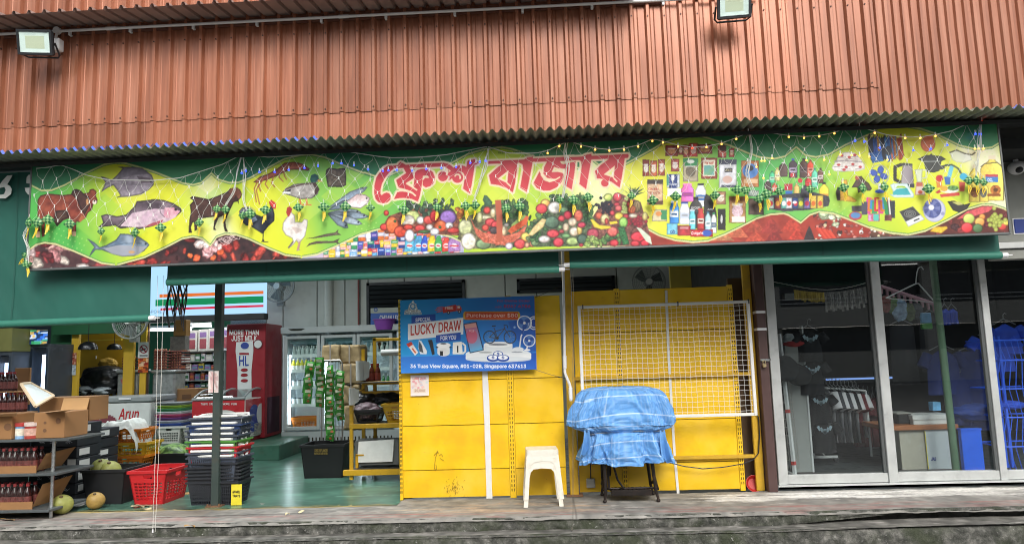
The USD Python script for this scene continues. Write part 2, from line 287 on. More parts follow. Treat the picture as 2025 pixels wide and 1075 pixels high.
# green painted floor inside
fl_ = Floor(-9.5, -1.56, 7.30, 13.4, 420, 220, 0.004, '#3f7a66'); fl_.fill(sbox(-10, 7, 6, 17), '#365448', '#4a6e60', noise=0.25, ns=2.5, seed=1)
for i in range(260):
    a, cx, cy, L = RNG.uniform(-0.5, 0.5), RNG.uniform(-6, -1), RNG.uniform(7.3, 11), RNG.uniform(.05, .5); fl_.line([(cx, cy), (cx+L*math.cos(a), cy+L*math.sin(a))], RNG.uniform(.006, .03), ('#6fa893', '#2c5546', '#8ab5a4', '#5d7a66')[i % 4], px=False, alpha=0.6)
for i in range(60):
    cx = RNG.uniform(-7, -1.7); fl_.ell(0, 0, 1, 1, '#000000') if False else fl_.poly([(cx, 7.3), (cx+RNG.uniform(.1, .5), 7.3), (cx+RNG.uniform(.1, .3), 7.3+RNG.uniform(.01, .10))], '#8a7a4a', px=False, alpha=0.5)
fl_.make('shop_floor', PRINT('painted_floor', r=0.26, spec=0.5, bump=0.15, bs=9), kind='structure')
struct('room_floor', MB().box(-12, -3.9, 13.4, 16.6, -0.1, 0.0), M('grey_floor_tiles', '#7d8079', r=0.4, var=0.1))
struct('boutique_floor', MB().box(2.2, 7.6, 7.66, 12.5, -0.1, 0.03), M('dark_floor', '#34393a', r=0.35, var=0.15))
struct('under_floor', MB().box(-12, 7.6, 7.0, 16.6, -0.3, -0.06), concrete)
# ceilings and shell of the row of shops
dkc = M('dark_soffit', '#5a5e5c', r=0.85, var=0.1)
struct('ceiling', MB().box(-12, 2.2, 6.70, 16.6, 3.66, 3.76), dkc)
struct('front_soffit', MB().box(2.2, 7.6, 6.70, 12.5, 3.66, 3.76), dkc); struct('boutique_ceiling', MB().box(2.2, 7.6, 6.70, 12.5, 3.2, 3.3), M('black_ceiling', '#202322', r=0.9))
grey = M('grey_wall_paint', '#b9bdb4', r=0.7, var=0.07, vs=3, dirt='#83867c', ds=2.2, da=0.35)
w = thing('back_wall', 'pale grey panelled wall at the back of the open shop above the glass fridges', 'wall', (-1, 12.9, 0))
sx = [P(x, 600, 12.9)[0] for x in (524, 560, 627, 648, 682, 712, 728, 800, 893, 1000, 1062, 1222, 1330)]
for a, b in zip(sx[:-1], sx[1:]): obj('wall_panel', MB().box(a+0.008, b-0.008, 12.9, 13.0, 0, 3.655, 0.006), grey, w)
obj('wall_backing', MB().box(sx[0], 2.2, 13.01, 13.1, 0, 3.655), M('joint_shadow', '#55584f', r=0.9), w)
obj('corner_pipe', MB().cyl((P(650, 600, 12.84)[0], 12.84, 0), (P(650, 600, 12.84)[0], 12.84, 3.65), 0.075, 14), grey, w, smooth=40)
obj('red_pipe', MB().cyl((P(709, 600, 12.86)[0], 12.86, 2.0), (P(709, 600, 12.86)[0], 12.86, 3.65), 0.016, 8), M('red_oxide', '#7c3a33', r=0.5), w)
yel = M('yellow_wall_paint', '#c9a22c', r=0.6, var=0.08, vs=4)
w = thing('side_room_wall', 'dull yellow wall high up behind the right-hand yellow panels', 'wall', (1.5, 12.7, 0))
for a, b in ((1325, 1422), (1422, 1500)): obj('wall_panel', MB().box(P(a, 550, 11)[0]+.006, P(b, 550, 11)[0]-.006, 11.0, 11.1, 0, 3.655), M('dim_yellow', '#b9a445', r=0.7, var=0.1), w)
w = thing('party_wall', 'dark grey partition between the open shop and the clothes shop', 'wall', (2.2, 9, 0))
obj('wall_face', MB().box(2.21, 2.32, 7.9, 12.5, 0, 3.65), M('dark_wall', '#2b2e2e', r=0.8), w)
w = thing('boutique_walls', 'dark walls lining the clothes shop behind the glass', 'wall', (5, 12, 0))
obj('rear_wall', MB().box(2.32, 7.6, 12.4, 12.5, 0.03, 3.2), M('dark_wall', '#2b2e2e'), w); obj('side_wall', MB().box(7.5, 7.6, 7.9, 12.39, 0.03, 3.2), M('dark_wall', '#2b2e2e'), w)
w = thing('left_shell', 'dark blue-green walls around the far left of the shop', 'wall', (-11, 12, 0))
obj('side_wall', MB().box(-12, -11.9, 6.8, 16.6, 0, 3.65), M('navy_wall', '#22303a', r=0.7), w); obj('rear_wall', MB().box(-11.9, -4.1, 16.5, 16.6, 0, 3.65), M('teal_wall', '#2d6a54', r=0.7), w)
w = thing('return_wall', 'pale wall turning the corner beside the red milk cooler', 'wall', (-4.2, 14, 0)); obj('wall_face', MB().box(sx[0]-0.02, sx[0]+0.0, 13.1, 16.5, 0, 3.65), grey, w)

# ---------------------------------------------------------------- red-brown metal fascia, awning, roof edge
cop = usdkit.material(stage, '/World/Looks/copper_paint', {
    'tc': ('texture_coordinate', {}), 'mp': ('mapping', {'scale': (7.0, 1.0, 0.35)}), 'n': ('noise_texture', {'scale': 2.0, 'detail': 5.0}), 'n2': ('noise_texture', {'scale': 0.55, 'detail': 2.0}), 'mp3': ('mapping', {'scale': (30.0, 1.0, 0.8)}), 'n3': ('noise_texture', {'scale': 2.0, 'detail': 4.0}),
    'rp': ('rgb_ramp', {'ramp': [(0.3, tuple(lin('#87533d'))), (0.5, tuple(lin('#9f654b'))), (0.7, tuple(lin('#ae7860')))]}),
    'r3': ('rgb_ramp', {'ramp': [(0.48, (0, 0, 0)), (0.72, (0.42, 0.42, 0.42))]}), 'oi': ('object_info', {}), 'ov': ('map_range', {'to_min': 0.84, 'to_max': 1.12}), 'hv': ('hsv', {}), 'mx': ('mix', {'color2': tuple(lin('#7f5642'))}), 'rg': ('map_range', {'from_min': 0.3, 'from_max': 0.7, 'to_min': 0.26, 'to_max': 0.42}),
    'b': ('bump', {'strength': 0.25, 'distance': 0.03}), 'p': ('principled_bsdf', {'metallic': 0.25, 'roughness': 0.35, 'specular_ior_level': 0.5})},
    [('tc.object', 'mp.vector'), ('mp.vector', 'n.vector'), ('tc.object', 'n2.vector'), ('tc.object', 'mp3.vector'), ('mp3.vector', 'n3.vector'), ('n.fac', 'rp.fac'), ('n3.fac', 'r3.fac'), ('r3.color', 'mx.fac'), ('rp.color', 'mx.color1'), ('oi.random', 'ov.value'), ('ov.result', 'hv.value'), ('mx.color', 'hv.color'), ('hv.color', 'p.base_color'), ('n.fac', 'rg.value'), ('rg.result', 'p.roughness'), ('n2.fac', 'b.height'), ('b.normal', 'p.normal')], surface='p.BSDF')
YF = 6.62
def ribbed(x0, x1, z0, z1, y, pitch, base, top, dep, nz=8, swage=True, seed=0, x_start=None):
    """Trapezoid-ribbed sheet facing the road."""
    xs, ds = [], []; x = x_start if x_start is not None else x0
    k = int(round((x1-x0)/pitch))
    for i in range(k):
        c = x0+(i+0.5)*pitch; a = x0+i*pitch; b = x0+(i+1)*pitch
        for q, d in ((a, 0), (c-base/2, 0), (c-top/2, dep), (c+top/2, dep), (c+base/2, 0)): xs.append(q); ds.append(d)
        if swage:
            for o in (0.36, 0.66):
                m = c+base/2+(pitch-base)*o*0.9; 
                if m+0.006 < b: xs += [m-0.006, m, m+0.006]; ds += [0, 0.0035, 0]
    xs.append(x1); ds.append(0); o = np.argsort(xs, kind='stable'); xs, ds = np.array(xs)[o], np.array(ds)[o]
    zs = np.linspace(z0, z1, nz); g = np.zeros((nz, len(xs), 3))
    for j, z in enumerate(zs): g[j] = np.stack([xs, y-ds+0.010*fb(xs, xs*0+z, 2.3, seed)+0.004*fb(xs, xs*0+z, 8, seed+3), np.full_like(xs, z)], 1)
    return MB().grid(g), [x0+(i+0.5)*pitch for i in range(k)]
pitch = 33.1/F*6.62*1.012; XL = -6.2; zlap = P(700, 222, YF)[2]; zt = 5.9
fas = thing('metal_fascia', 'red-brown ribbed metal cladding running above the shop sign', 'cladding', (0, YF, 3.40))
scr = M('screw_heads', '#4a3026', r=0.5, metal=0.4); xend = P(1828, 200, YF)[0]; n5 = int((xend-XL)/(pitch*5)); xend = XL+n5*5*pitch
for k in range(n5):
    a, b = XL+k*5*pitch, XL+(k+1)*5*pitch
    lo, ribs = ribbed(a, b, 3.40, zlap+0.06, YF+0.004, pitch, 0.060, 0.026, 0.036, 5, seed=k)
    up, _ = ribbed(a, b, zlap, zt, YF-0.004, pitch, 0.060, 0.026, 0.036, 14, seed=k+40)
    obj('cladding_sheet', lo, cop, fas, smooth=25); obj('cladding_sheet', up, cop, fas, smooth=25)
    m = MB()
    for c in ribs:
        for z in (zlap+0.035+0.01*(RNG.random()-.5), P(700, 66, YF)[2]+0.015*(RNG.random()-.5)): m.cyl((c, YF-0.038, z), (c, YF-0.047, z), 0.0075, 7)
    obj('screws', m, scr, fas, kind='stuff')
m, _ = ribbed(xend, xend+10*pitch, 3.40, zt, YF+0.002, pitch*0.52, 0.05, 0.026, 0.024, 14, swage=False, seed=77); obj('cladding_sheet', m, cop, fas, smooth=25, label='narrow-ribbed sheet at the right end')
m, _ = ribbed(xend+10*pitch, xend+20*pitch, 3.40, zt, YF-0.006, pitch*0.6, 0.05, 0.026, 0.024, 14, swage=False, seed=78); obj('cladding_sheet', m, cop, fas, smooth=25)
obj('backing_wall', MB().box(XL, 6.6, YF+0.03, YF+0.08, 3.40, zt), M('joint_shadow', '#55584f'), fas)
# roof edge above the cladding at the left
ro = thing('roof_edge', 'dark brown ribbed roof sheet overhanging the top of the red cladding', 'roof', (0, 6.2, 4.75))
rm = M('roof_underside', '#a08a82', r=0.6, metal=0.2, var=0.15, vs=4)
ya, za, yb, zb = 6.2, P(0, 30, 6.2)[2], 6.60, P(0, 60, 6.60)[2]
for k in range(8):
    x0 = XL+k*6*0.149; xs, ds = [], []
    for i in range(6):
        c = x0+(i+.5)*0.149; xs += [c-.0745, c-.022, c-.011, c+.011, c+.022]; ds += [0, 0, .032, .032, 0]
    xs.append(x0+6*0.149); ds.append(0); xs, ds = np.array(xs), np.array(ds)
    obj('roof_sheet', MB().grid(np.stack([np.stack([xs, xs*0+y, z+ds], 1) for y, z in ((ya, za), (yb, zb), (8.0, zb+0.25))])), rm, ro)
obj('flashing', MB().box(XL, 1.2, 6.585, 6.595, zb-0.10, zb-0.02), M('flashing_brown', '#6b4436', r=0.5, metal=0.3), ro)
up = thing('upper_wall', 'salmon pink panelled wall rising above the roof edge at top left', 'wall', (-3, 8.0, 5.0))
ux = [P(x, 10, 8.0)[0] for x in (-200, 91, 285, 480, 680, 900)]
for a, b in zip(ux[:-1], ux[1:]): obj('wall_panel', MB().box(a+.006, b-.006, 8.0, 8.06, 4.9, 7.0, .004), M('salmon_panel', '#d99a84', r=0.45, var=0.05, vs=2), up)
# corrugated awning under the cladding
aw = thing('corrugated_awning', 'grey-green corrugated awning sheets jutting out just above the long sign', 'awning', (0, 6.12, 3.4))
am = M('awning_underside', '#8d9486', r=0.6, metal=0.15, var=0.18, vs=5, dirt='#4b5047', ds=3, da=0.6); bm = M('blue_film', '#5b72c9', r=0.4, var=0.1)
wl = 19.6/F*6.15; ns = 10; Ya, Yb = 6.12, 6.60
for k in range(14):
    x0 = XL+k*ns*wl; xs = np.linspace(x0-wl*0.5, x0+ns*wl+wl*0.2, ns*8+1); z = 0.019*np.cos(2*math.pi*(xs-XL)/wl)+0.008*fb(xs, xs*0, 1.7, 3)+0.002*(k % 2); sag = 0.008*math.sin(k*1.7)
    obj('awning_sheet', MB().grid(np.stack([np.stack([xs, xs*0+Ya+0.004*(k % 2)+0.012*fb(xs, xs*0, 3, k)-sag, 3.405+z], 1), np.stack([xs, xs*0+Yb, 3.425+z], 1)])), am, aw, smooth=True)
    if k < 5 or k > 11:
        for i in range(ns):
            c = x0+(i+.5)*wl; q = np.linspace(c-wl*.36, c+wl*.36, 7); zz = 3.4085+0.019*np.cos(2*math.pi*(q-XL)/wl)
            h = 0.013+0.008*RNG.random(); obj('film_strip', MB().grid(np.stack([np.stack([q, q*0+Ya-0.010, zz], 1), np.stack([q+.006, q*0+Ya+0.01, zz+h], 1)])), bm, aw)
obj('support_angle', MB().box(XL, 6.0, 6.36, 6.365, 3.34, 3.375).box(XL, 6.0, 6.365, 6.60, 3.371, 3.375), M('dark_steel', '#2a2d2d', r=0.5, metal=0.3), aw)
# white electric conduit with clips
cd = thing('conduit', 'white cable conduit clipped along the top of the red cladding', 'conduit', (0, 6.56, 4.77)); wp = M('white_plastic', '#dedede', r=0.4, var=0.04)
c0, c1 = P(-60, 71, 6.56), P(1500, -9, 6.56); obj('pipe', MB().cyl(c0, c1, 0.014, 10), wp, cd, smooth=40)
for px in (146, 270, 398, 526, 655, 783, 918, 1050, 1184, 1320): q = c0+(c1-c0)*(px+60)/1560; obj('clip', MB().box(q[0]-.012, q[0]+.012, 6.56, 6.60, q[2]-.045, q[2]+.018, .003), wp, cd)
for px in (232, 700): q = c0+(c1-c0)*(px+60)/1560; obj('coupling', MB().cyl(q-[.05, 0, 0], q+[.05, 0, 0], .018, 10), wp, cd, smooth=40)
# ---------------------------------------------------------------- the long printed shop sign
YS = 6.45
SX0, SX1, SZ0, SZ1 = P(60, 430, YS)[0], P(1982, 350, YS)[0], (P(56, 530, YS)[2]+P(1990, 460, YS)[2])/2, (P(64, 328, YS)[2]+P(1975, 240, YS)[2])/2
sg = thing('shop_sign', 'long green and yellow printed shop sign with big red Bengali letters, animals and groceries', 'shop sign', ((SX0+SX1)/2, YS, SZ0))
S = Sheet(SX0, SX1, SZ0, SZ1, 1750, 196, YS, '#9cc63c')
A, B, C, D, E_, G, Hh, T1, T2 = (40, 310, 4.675), (360, 300, 4.675), (700, 280, 4.673), (980, 280, 4.674), (1250, 260, 4.673), (1480, 260, 4.673), (1720, 220, 3.98), (720, 290, 8.27), (940, 290, 6.328)
def zp(z, pts): return [(x/z[2]+z[0], y/z[2]+z[1]) for x, y in pts]
everything = sbox(SX0-1, SZ0-1, SX1+1, SZ1+1)
# ground colours: soft diagonal fields of lime, yellow and green
S.fill(everything, '#93c63d', '#a6cf3f', ns=1.5)
r = np.random.default_rng(4)
xx, zz = np.meshgrid(S.X, S.Z); f = meshkit.fbm(np.stack([xx*0.9+zz*0.8, zz*0.9, xx*0], -1), 3, 5)
for c, cx, rx in (('#dbe02e', P(350, 420, YS)[0], .9), ('#dbe02e', P(560, 430, YS)[0], .8), ('#4caf4a', P(90, 440, YS)[0], .45), ('#53b152', P(800, 380, YS)[0], .55), ('#b7d433', P(960, 380, YS)[0], .6), ('#dcdc35', P(1290, 390, YS)[0], .5), ('#45b059', P(1560, 370, YS)[0], .5), ('#d6df34', P(1850, 380, YS)[0], .8), ('#e6ebab', P(1180, 380, YS)[0], .28), ('#e2e7a0', P(425, 372, YS)[0], .16), ('#e9e9c0', P(1960, 320, YS)[0], .2), ('#7fc04a', P(660, 400, YS)[0], .3)):
    w_ = np.clip(1.25*np.exp(-((xx-cx+0.35*(zz-2.85))/rx)**2)*(0.6+0.8*f), 0, 1)[..., None]; S.C[:] = S.C*(1-w_)+S.c(c)*w_
for i in range(46):      # tilted squares of the background pattern
    cx, cz, w_ = r.uniform(SX0, SX1), r.uniform(SZ0+.1, SZ1-.15), r.uniform(.08, .3)
    S.poly([(cx-w_, cz), (cx, cz+w_*.8), (cx+w_, cz), (cx, cz-w_*.8)], ('#d9e24a', '#7cc04a', '#a9d24c', '#e4e66a')[i % 4], px=False, alpha=0.28)
for cx0, cz0 in ((P(128, 450, YS)[0], 2.68), (P(735, 450, YS)[0], 2.66), (P(1640, 420, YS)[0], 2.66), (P(1960, 290, YS)[0], 3.15)):
    for i in range(8):
        for j in range(5): S.ell(0, 0, 1, 1, '#000') if 0 else S.poly(np.array([(cx0+(i-4)*.045+j*.022+.007*math.cos(t), cz0+(j-2)*.045-i*.02+.007*math.sin(t)) for t in np.linspace(0, 6, 7)]), '#cfe88c', px=False, alpha=.5)
top = zp(A, [(60, 200), (110, 270), (200, 315), (300, 310), (420, 262), (600, 160), (780, 75), (870, 57), (960, 60), (1080, 92), (1250, 145), (1400, 205), (1500, 245), (1600, 262), (1680, 243), (1730, 192), (1770, 155)])+zp(B, [(310, 235), (340, 260), (440, 290), (530, 285), (640, 240), (800, 150), (950, 70), (1100, 35), (1200, 30), (1320, 55), (1500, 130), (1640, 185), (1800, 237)])+zp(C, [(100, 288), (190, 320), (300, 325), (420, 275), (560, 330 if 0 else 270), (900, 203), (1050, 120), (1200, 75), (1300, 62)])+zp(D, [(60, 55), (150, 72), (300, 122), (400, 160), (560, 215), (700, 248), (780, 245), (850, 215), (898, 175), (945, 212), (1010, 235), (1200, 210), (1330, 140), (1449, 75)])+zp(E_, [(280, 112), (400, 72), (520, 48), (620, 45), (700, 65), (900, 133), (1100, 215)])+zp(G, [(20, 210), (100, 240), (240, 255), (340, 232), (440, 148), (520, 222), (620, 240), (740, 216), (900, 125), (1080, 45), (1170, 10)])+zp(Hh, [(60, 128), (140, 116), (220, 118), (300, 124), (400, 142), (520, 182), (700, 272), (830, 302), (960, 287), (1040, 238), (1080, 200)])
lime = Polygon(S.map(top+[(2010, 480), (40, 550)]))
tp = everything.difference(lime.buffer(0)).intersection(sbox(SX0, SZ0+.3, SX1, SZ1+1))
S.fill(tp, '#1c6a43', '#2a7a4a', ns=1.2); S.fill(tp, '#17583c', '#3f9a58', grad=(1, -.5), alpha=.35)
S.line(top, 0.018, '#c9cf86'); S.line([(x, y+2.2) for x, y in top], 0.006, '#2f7a44')
bot = [zp(A, [(60, 880), (85, 860), (150, 812), (230, 793), (330, 805), (500, 870), (650, 935), (760, 982), (880, 998)]), zp(A, [(900, 998), (1000, 970), (1150, 930), (1350, 835), (1500, 757), (1600, 738), (1690, 757), (1760, 820)])+zp(B, [(320, 790), (400, 762), (500, 766), (620, 805), (800, 890), (960, 955), (1100, 972)]), zp(B, [(1110, 972), (1250, 948), (1450, 860), (1650, 762), (1800, 722)])+zp(C, [(220, 812), (330, 790), (480, 790), (700, 830), (900, 880), (1010, 930)]),
       zp(E_, [(20, 850), (120, 890), (250, 960), (400, 1005), (560, 1022), (700, 1010), (850, 952), (1000, 880), (1150, 802), (1280, 765), (1400, 757)])+zp(G, [(370, 772), (480, 842), (560, 772), (650, 742), (780, 757), (950, 822), (1150, 902), (1350, 945)]), zp(Hh, [(0, 912), (150, 955), (300, 972)]), zp(Hh, [(300, 972), (430, 942), (600, 860), (760, 772), (880, 737), (960, 738), (1050, 765), (1110, 800)])]
cols = [('#3a2428', '#5c3a3a'), ('#22191c', '#4a2a2c'), ('#9aa7c6', '#c8b6c9'), ('#8c2c22', '#a9392b'), ('#4c3026', '#6a4433'), ('#4a2320', '#6b3029')]
BP = []
for b, (c1, c2) in zip(bot, cols):
    g = Polygon(S.map(list(b)+[(b[-1][0]+6, 560), (b[0][0]-6, 560)])).buffer(0); S.fill(g, c1, c2, ns=14); BP.append(g)
def blobs(zone, n, colors, smin, smax, seed, asp=(0.5, 1.0), box=None, sh='#1a1012'):
    q = np.random.default_rng(seed); b = box or zone.bounds
    for i in range(n):
        cx, cz = q.uniform(b[0], b[2]), q.uniform(b[1], b[3]); a, s_, t = q.uniform(*asp), q.uniform(smin, smax), q.uniform(0, 3.1); th = np.linspace(0, 6.283, 15)[:-1]; jag = 1+.18*q.uniform(-1, 1, 14)
        e = np.stack([cx+s_*jag*(np.cos(th)*math.cos(t)-a*np.sin(th)*math.sin(t)), cz+s_*jag*(np.cos(th)*math.sin(t)+a*np.sin(th)*math.cos(t))], 1); g = Polygon(e).buffer(0).intersection(zone)
        c = S.c(colors[i % len(colors)]); S.fill(g, c, np.clip(c*1.3+.03, 0, 1), noise=.45, ns=30, seed=i, edge=c*.55, ew=s_*.3)
blobs(BP[0], 60, ['#b97a7c', '#d8aeae', '#7e2a2e', '#c4918b', '#9c3c3e', '#dcc2bc', '#5c1a1e', '#a89c92', '#4a1a1e'], .03, .09, 1, (.3, .75))
blobs(BP[1], 120, ['#8e2522', '#5c1a1b', '#a83a30', '#c2483a', '#741f1e', '#3c1518', '#8a2a25', '#2c1214'], .02, .08, 2, (.25, .75)); blobs(BP[1], 16, ['#d5502c', '#dd5c30'], .025, .04, 3, (.8, 1)); blobs(BP[1], 9, ['#efb9b4', '#f2cfc6', '#e39a9c'], .03, .07, 4, box=(P(392, 500, YS)[0], 2.44, P(435, 500, YS)[0], 2.6))
for i in range(8): t = np.linspace(0, 6, 14); S.line(np.stack([P(450, 480, YS)[0]-.06+.02*i+.04*np.cos(t+i), 2.56+.03*np.sin(t)+.008*i], 1), .006, '#cdb3b0', px=False)
# rows of packets at the bottom, before the vegetables
q = np.random.default_rng(8); pal = ['#d5343a', '#2f56b5', '#f0f0ee', '#5fa6d8', '#e8c436', '#6d4fae', '#d86a2c', '#f5b6b8', '#2f8f57', '#b9c8e4', '#1f3a86']
for row in range(3):
    x = P(640, 480, YS)[0]
    while x < P(905, 490, YS)[0]:
        w_ = q.uniform(.035, .075); h = q.uniform(.10, .16); z = SZ0-.02+row*.075+.02*q.random(); c = pal[q.integers(len(pal))]
        body = Polygon([(x, z), (x+w_*.92, z), (x+w_*.92, z+h*.72), (x+w_*.62, z+h*.8), (x+w_*.62, z+h), (x+w_*.3, z+h), (x+w_*.3, z+h*.8), (x, z+h*.72)]).intersection(BP[2])
        S.fill(body, c, noise=.3, edge=S.c(c)*.6, ew=.008); S.fill(sbox(x, z+h*.25, x+w_*.92, z+h*.5).intersection(BP[2]), pal[q.integers(len(pal))], alpha=.9); S.fill(sbox(x+.01, z+h*.33, x+w_*.75, z+h*.38).intersection(BP[2]), '#ffffff', alpha=.8); x += w_
for i, (x0, x1, c) in enumerate(((470, 560, '#58b5d8'), (555, 640, '#4a9fd0'), (620, 685, '#2a4fc0'), (680, 760, '#e6c62d'), (745, 815, '#3b9a4e'), (815, 890, '#d64238'), (870, 985, '#a77bb8'))):
    S.poly([(x0, 1020), (x0, 930), (x0+25, 870 if i < 5 else 890), (x1-15, 865 if i < 5 else 885), (x1, 930), (x1, 1010)], c, C, noise=.3, edge=S.c(c)*.7); S.ell((x0+x1)/2, 960, 26, 22, '#f2f2f2', C, alpha=.85); S.rect(x0+18, 955, x1-18, 968, '#c8323a', C)
# bottom right spices, pulses and fruit
for i, (cx, cy, w_, h, c) in enumerate(((60, 880, 90, 90, '#c04a36'), (210, 880, 110, 110, '#a9362f'), (400, 870, 110, 100, '#cf4433'), (-110, 930, 110, 90, '#d96a48'), (60, 985, 110, 80, '#d2503a'), (240, 985, 110, 110, '#9e2e2b'), (440, 985, 110, 100, '#cf3f30'), (-240, 975, 110, 60, '#d98a5c'), (560, 960, 60, 120, '#3c3032'))):
    S.fill(S.geo(Polygon([(cx-w_, cy+h*.55), (cx-w_*.35, cy-h*.4), (cx, cy-h*.75), (cx+w_*.35, cy-h*.4), (cx+w_, cy+h*.55)]), G).intersection(BP[3]), c, S.c(c)*.75, ns=40, noise=.15)
z3 = BP[3].intersection(sbox(P(1610, 460, YS)[0], 0, 9, 9)); blobs(z3, 300, ['#b56a5e', '#8f4b45', '#e4ddc9', '#3a2622', '#6d2b2c', '#d6c29a', '#a5544a'], .008, .022, 11, (.6, 1)); blobs(z3, 8, ['#b9c9a0', '#a8bd90'], .03, .06, 12, box=(P(1625, 430, YS)[0], 2.5, P(1662, 430, YS)[0], 2.66))
for i in range(6): S.line([(1614+i*5, 450+i), (1636+i*4, 478)], .022, ('#c63a2b', '#d84a36')[i % 2])
blobs(BP[4], 60, ['#d6c29a', '#6d2b2c', '#a5544a', '#e4ddc9'], .008, .02, 13)
blobs(BP[5], 70, ['#5a2226', '#7a2e2c', '#3d2224', '#8b4a3a'], .02, .045, 14, (.7, 1))
S.poly([(680, 850), (760, 790), (880, 752), (980, 750), (930, 790), (800, 830)], '#d2555a', Hh, noise=.2)
for cx, cy, rr, c in ((775, 845, 46, '#9fb450'), (880, 830, 26, '#dd7a35'), (860, 870, 40, '#d8863f'), (760, 915, 45, '#cf2f33'), (845, 920, 40, '#3d5a34'), (1040, 905, 34, '#b5352f'), (1070, 870, 30, '#e0c04a')): S.ell(cx, cy, rr, rr*.9, c, Hh, col2=np.clip(S.c(c)*1.4+.1, 0, 1), grad=(-.5, 1), edge=S.c(c)*.6)
for i in range(34): S.ell(985+RNG.normal(0, 34), 840+RNG.normal(0, 34), 17, 17, '#b9c25a', Hh, edge='#7f8a34', ew=.012)
S.poly([(470, 945), (500, 910), (600, 905), (610, 920), (560, 960)], '#e8bd35', Hh, noise=.2, edge='#b78a22')
for b in bot: S.line(b, 0.016, '#d3d292'); S.line([(x, y-2.4) for x, y in b], 0.006, '#3c7f3e')
# ---- animals
def beast(pts, z, c1, c2, sd=0, ns=18, ew=.018): S.poly(pts, c1, z, col2=c2, ns=ns, seed=sd, noise=.2, edge=S.c(c1)*.5, ew=ew)
beast([(165, 400), (190, 360), (260, 340), (400, 355), (480, 345), (490, 310), (520, 298), (560, 310), (590, 340), (640, 330), (645, 305), (680, 297), (710, 320), (705, 365), (720, 400), (712, 435), (680, 440), (668, 490), (630, 520), (610, 565), (550, 605), (525, 600), (520, 720), (495, 735), (480, 715), (490, 620), (455, 570), (400, 590), (345, 645), (310, 590), (260, 560), (235, 600), (230, 735), (205, 742), (200, 640), (185, 620), (190, 745), (160, 750), (145, 650), (165, 560)], A, '#6e2a22', '#9a4a35', 1)
beast([(475, 345), (490, 310), (520, 298), (565, 315), (600, 350), (640, 370), (650, 440), (600, 540), (560, 480), (530, 400)], A, '#33211f', '#5a3530', 2); beast([(330, 500), (440, 490), (455, 560), (400, 580), (345, 645), (315, 590)], A, '#30221f', '#4d3129', 3)
S.ell(690, 420, 20, 20, '#e9dcd2', A); S.ell(690, 410, 8, 8, '#2a1a18', A); S.rect(150, 690, 190, 745, '#d7b08a', A); S.rect(485, 690, 520, 732, '#cfae88', A); S.poly([(545, 590), (570, 540), (610, 560), (560, 605)], '#b2643c', A); S.poly([(612, 400), (630, 385), (640, 440), (618, 450)], '#c78d5a', A)
beast([(745, 180), (800, 195), (850, 215), (900, 170), (950, 110), (900, 95), (1040, 95), (1130, 105), (1220, 170), (1242, 225), (1235, 265), (1190, 310), (1120, 350), (1010, 370), (890, 378), (930, 360), (900, 310), (865, 265), (810, 290), (750, 330), (780, 270), (790, 235)], A, '#857b88', '#aaa0ae', 4); S.poly([(1080, 180), (1210, 200), (1200, 240), (1120, 245)], '#54454f', A, alpha=.7); S.ell(1212, 230, 10, 10, '#201a22', A); S.poly([(950, 112), (1040, 97), (1130, 107), (1200, 160), (1050, 170), (900, 210)], '#5d5765', A, alpha=.5)
beast([(750, 545), (800, 530), (900, 550), (980, 535), (1060, 460), (1080, 410), (1150, 405), (1240, 392), (1330, 400), (1420, 430), (1490, 475), (1498, 505), (1440, 560), (1350, 605), (1200, 650), (1100, 672), (1060, 650), (930, 665), (880, 635), (720, 655), (770, 610)], A, '#41363f', '#8d7a88', 5, ns=9)
S.poly([(930, 640), (1040, 520), (1250, 480), (1480, 500), (1440, 560), (1350, 605), (1200, 645), (1050, 650)], '#c7a8bb', A, col2='#dcc6cf', ns=20, noise=.15); S.poly([(1330, 560), (1340, 470), (1420, 470), (1480, 510), (1400, 575)], '#d58ea4', A, col2='#e7bfc9'); S.poly([(1230, 610), (1330, 580), (1300, 625), (1130, 655)], '#a54c58', A); S.ell(1442, 488, 13, 13, '#2a2026', A); S.line([(1290, 450), (1300, 520), (1340, 560)], .008, '#6a5a6a', A)
beast([(620, 752), (690, 790), (740, 835), (800, 815), (890, 765), (930, 710), (1000, 712), (1100, 735), (1180, 790), (1200, 815), (1150, 870), (1060, 915), (950, 922), (860, 900), (760, 860), (700, 860), (640, 928), (665, 870), (690, 835)], A, '#5f7790', '#93a3b4', 6, ns=8); S.poly([(770, 845), (900, 815), (1180, 830), (1100, 905), (950, 918), (850, 895)], '#a9a8b0', A, alpha=.75); S.ell(1165, 805, 10, 10, '#2c3440', A); S.ell(1035, 880, 30, 14, '#c39a70', A); S.line([(790, 838), (960, 800), (1130, 800)], .006, '#43596f', A)
# goat, prawn, duck, cocks, fish pile, fillets
beast([(75, 430), (100, 410), (140, 418), (250, 440), (330, 410), (420, 370), (450, 340), (500, 330), (540, 350), (558, 395), (545, 430), (525, 450), (530, 490), (515, 460), (480, 470), (445, 540), (420, 600), (405, 640), (410, 700), (430, 740), (400, 738), (385, 680), (385, 590), (340, 610), (320, 660), (305, 700), (320, 725), (292, 722), (300, 640), (310, 600), (200, 615), (140, 640), (145, 720), (120, 735), (115, 660), (105, 650), (85, 700), (98, 750), (65, 750), (70, 640), (85, 560), (75, 490), (110, 455)], B, '#352220', '#54332d', 7); S.poly([(430, 365), (460, 338), (520, 335), (555, 390), (530, 440), (500, 400), (480, 430)], '#7d4a38', B, col2='#5c352b')
beast([(660, 285), (720, 235), (800, 205), (880, 160), (950, 105), (1040, 95), (1120, 115), (1185, 160), (1170, 180), (1100, 170), (1000, 170), (930, 200), (860, 235), (780, 265), (700, 290)], B, '#8c3f2c', '#b8694a', 8)
